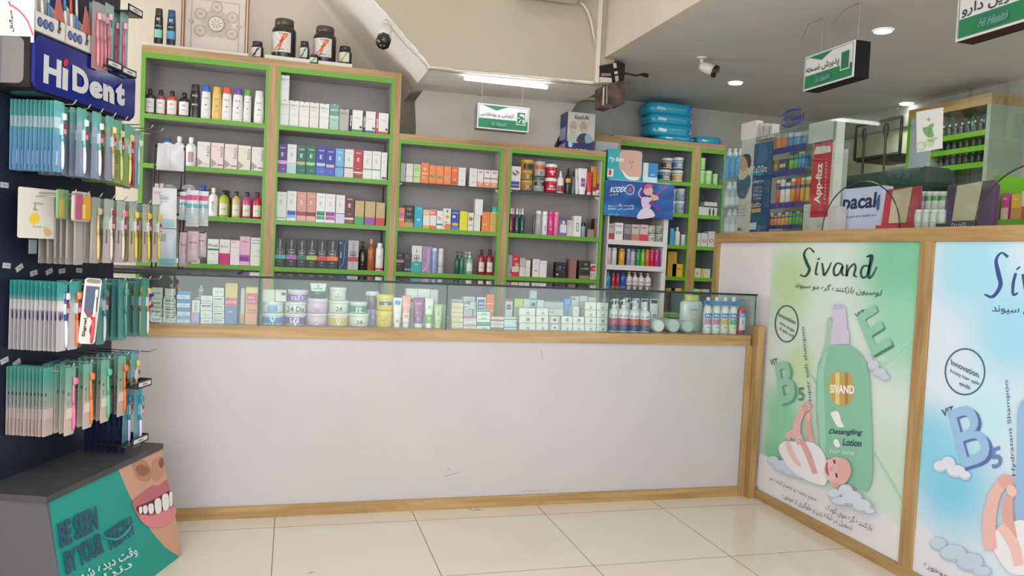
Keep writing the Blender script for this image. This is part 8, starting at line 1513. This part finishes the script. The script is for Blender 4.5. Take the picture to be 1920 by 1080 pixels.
# ================= wire rack with bags on the showcase =================
YR = 4.02; ZG = LED+GH+.0005; BKW = mat('16161a', .35)
wx = lambda px, py: PY(px, py, YR).x
wr = tag(empty('wire_rack', (0, YR, 0)), 'black wire rack with arms standing on the left end of the glass showcase', 'rack'); x0r, x1r = wx(287, 400), wx(338, 400); ztp = PY(310, 272, YR).z; zm = PY(310, 313, YR).z; zb3 = PY(310, 355, YR).z; ZG2 = 1.1608
b = B()
for x in (x0r, x1r):
    for y in (0, .12): b.tube([(x, y, ZG2), (x, y, ztp-.012), (x-.01 if x == x1r else x+.01, y, ztp)], .003, BKW, 6)
b.make('upright', wr)
for z in (ztp, zm, zb3, 1.42): b = B(); b.tube([(x0r, 0, z), (x1r, 0, z), (x1r, .12, z), (x0r, .12, z), (x0r, 0, z)], .0032, BKW, 6); b.make('cross_bar', wr)
for px, py in ((336, 356), (392, 358), (335, 434), (385, 436)): b = B(); v = PY(px, py, YR-.03); b.tube([(x1r-.005, 0, v.z), (v.x, -.03, v.z), (v.x+.004, -.032, v.z+.01)], .0025, BKW, 5); b.make('arm', wr)
def hbag(x0, x1, y0, y1, Y, c, lb, cat, shapes=(), th=.02, film=False, nm='hanging_bag', grp=None):
    a = PY(x0, y1, Y); c_ = PY(x1, y0, Y); w, h = c_.x-a.x, c_.z-a.z; b = B(); n = 8
    m = FILM if film else mat(c, .3); vs = []; fs = []
    for side in (-1, 1):
        for j in range(n+1):
            for i in range(n+1):
                u, v = i/n, j/n; puff = (math.sin(math.pi*u)*math.sin(math.pi*min(v*1.05, 1)))**.6 if 0 < u < 1 and 0 < v < .95 else 0
                vs.append((w*(u-.5)*(1-.06*v), side*th*.5*puff*(1+.1*math.sin(9*u+7*v)), h*v))
    k = (n+1)**2
    for s_i in (0, 1):
        for j in range(n):
            for i in range(n): f = (s_i*k+j*(n+1)+i, s_i*k+j*(n+1)+i+1, s_i*k+(j+1)*(n+1)+i+1, s_i*k+(j+1)*(n+1)+i); fs.append(f if s_i == 0 else f[::-1])
    b.add(vs, fs, m, True)
    for x0_, x1_, z0_, z1_, cc_ in shapes:
        pp_ = []
        for j in range(4):
            for i in range(4):
                u = x0_+(x1_-x0_)*i/3; v = z0_+(z1_-z0_)*j/3; puff = (math.sin(math.pi*u)*math.sin(math.pi*min(v*1.05, 1)))**.6 if 0 < u < 1 and 0 < v < .95 else 0
                pp_.append((w*(u-.5)*(1-.06*v), -th*.5*puff*(1+.1*math.sin(9*u+7*v))-.0015, h*v))
        b.add(pp_, [(j*4+i, j*4+i+1, j*4+i+5, j*4+i+4) for j in range(3) for i in range(3)], mat(cc_, .3), True)
    return tag(b.make(nm, None, ((a.x+c_.x)/2, Y, a.z)), lb, cat, grp), w, h
hbag(293, 346, 272, 318, YR-.02, 'd4d3dc', 'white face mask pouch resting in the top of the black wire rack', 'mask pouch', ((.5, .54, .1, .8, 'c4c4d0'), (.3, .33, .2, .8, 'c8c8d2')), .05, nm='mask_pouch')
o, w, h = hbag(283, 333, 354, 426, YR-.035, 'cfd0d6', 'upper white and aqua wipes pouch hanging in front of the rack', 'pouch', ((.08, .92, .04, .22, '9fc4cc'), (.08, .34, .84, .9, 'd0a8b4')), .03, nm='wipes_pouch')
b = B(); b.text('Sini', -w*.0, h*.76, h*.11, mat('8a8a94'), -.019); b.text('baby care', w*.0, h*.66, h*.035, mat('9a9aa4'), -.019); b.make('lettering', o)
o, w, h = hbag(296, 332, 430, 498, YR-.03, 'b9c2cc', 'lower pale blue wipes pouch hanging under the first one', 'pouch', ((.06, .94, .04, .2, '7ab4bc'), (.1, .4, .66, .86, '9a9aa8')), .03, nm='wipes_pouch')
for i, (x0, x1, y0, y1, lb, yo) in enumerate(((336, 352, 360, 412, 'left', .0), (348, 374, 357, 424, 'middle, frontmost', -.03), (370, 392, 359, 423, 'right', -.01))):
    hbag(x0, x1, y0, y1, YR-.02+yo, 'c4c6ca', 'clear bag with pink and teal bands hanging on the rack arm, '+lb, 'bag', ((.03, .97, .72, .86, 'b84a74'), (.03, .97, .5, .62, '5a9aa0'), (.05, .95, .05, .48, 'a4aeb0')), .03, nm='hanging_bag', grp='pink and teal banded bags')
for i, (x0, x1, y0, y1, lb) in enumerate(((335, 352, 436, 500, 'left'), (350, 374, 434, 492, 'middle'), (368, 388, 435, 482, 'right'))):
    hbag(x0, x1, y0, y1, YR-.02-.02*(i == 1), 'b49aa4', 'pale rose clear bag hanging low on the rack, '+lb, 'bag', ((.1, .9, .05, .4, 'b4a8ac'), (.2, .8, .62, .66, '8a5a6a')), .02, nm='hanging_bag', grp='pale rose bags')
for i, (u, yt, c) in enumerate(((318, 348, 'b9b9bc'), (353, 345, '2a3a78'))):
    v = PY(u, 362, YR+.08); r = .034; b = B(); b.lathe([(r, 0), (r*1.02, .02), (r*.85, .04), (r*.5, .05), (0.002, .053)], mat('b4b9c4', .1, .5), 18); o = b.make('pacifier_case', None, (v.x, YR+.09, PY(u, 366, YR+.09).z)); B().lathe([(r*1.05, 0), (r*1.06, .012)], mat(c, .3), 18).make('rim', o); tag(o, ['left shiny domed case with grey rim on the wire rack', 'right shiny domed case with navy rim on the wire rack'][i], 'case', 'domed cases')
b = B(); b.box(wx(335, 365)-.2, wx(392, 365)-.09, .06, .13, 0, .003, BKW); b.v = [(x, y, z) for x, y, z in b.v]
B_ = PY(335, 366, YR+.09).z; b = B(); b.box(x0r, wx(372, 365), .05, .135, B_-.004, B_-.0005, BKW); b.make('tray', wr)
for i, (u0, u1) in enumerate(((289, 297), (299, 306))): put_box(u0, u1, 344, B_, YR+.06, 'cfcfcf', {}, '%s small white carton on the wire rack tray' % ('left', 'right')[i], 'small white rack cartons', d=.03)
# ---- small scraps on the floor
random.seed(11)
for i, (px, py, s_) in enumerate(((890, 955, .022), (581, 1073, .012), (333, 976, .012), (1411, 936, .012))):
    v = PZ(px, py, 0); b = B(); n = 9; pts = [(s_*random.uniform(.6, 1.2)*math.cos(k*2*math.pi/n)*1.6, s_*random.uniform(.5, 1)*math.sin(k*2*math.pi/n)) for k in range(n)]
    b.add([(0, 0, .005)]+[(x, y, .001+.003*(k % 2)) for k, (x, y) in enumerate(pts)], [(0, k+1, (k+1) % n+1) for k in range(n)], mat('c9c2b4', .6)); tag(b.make('plaster_flake', None, (v.x, v.y, 0.0003)), ['largest pale flake on the floor below the counter kick rail', 'small pale flake on the floor near the bottom picture edge', 'tiny flake beside the left end of the counter kick rail', 'tiny flake at the corner between the two counters'][i], 'flake', 'flakes on the floor')
# unseen ceiling fill added over the front of the shop to brighten the cream walls
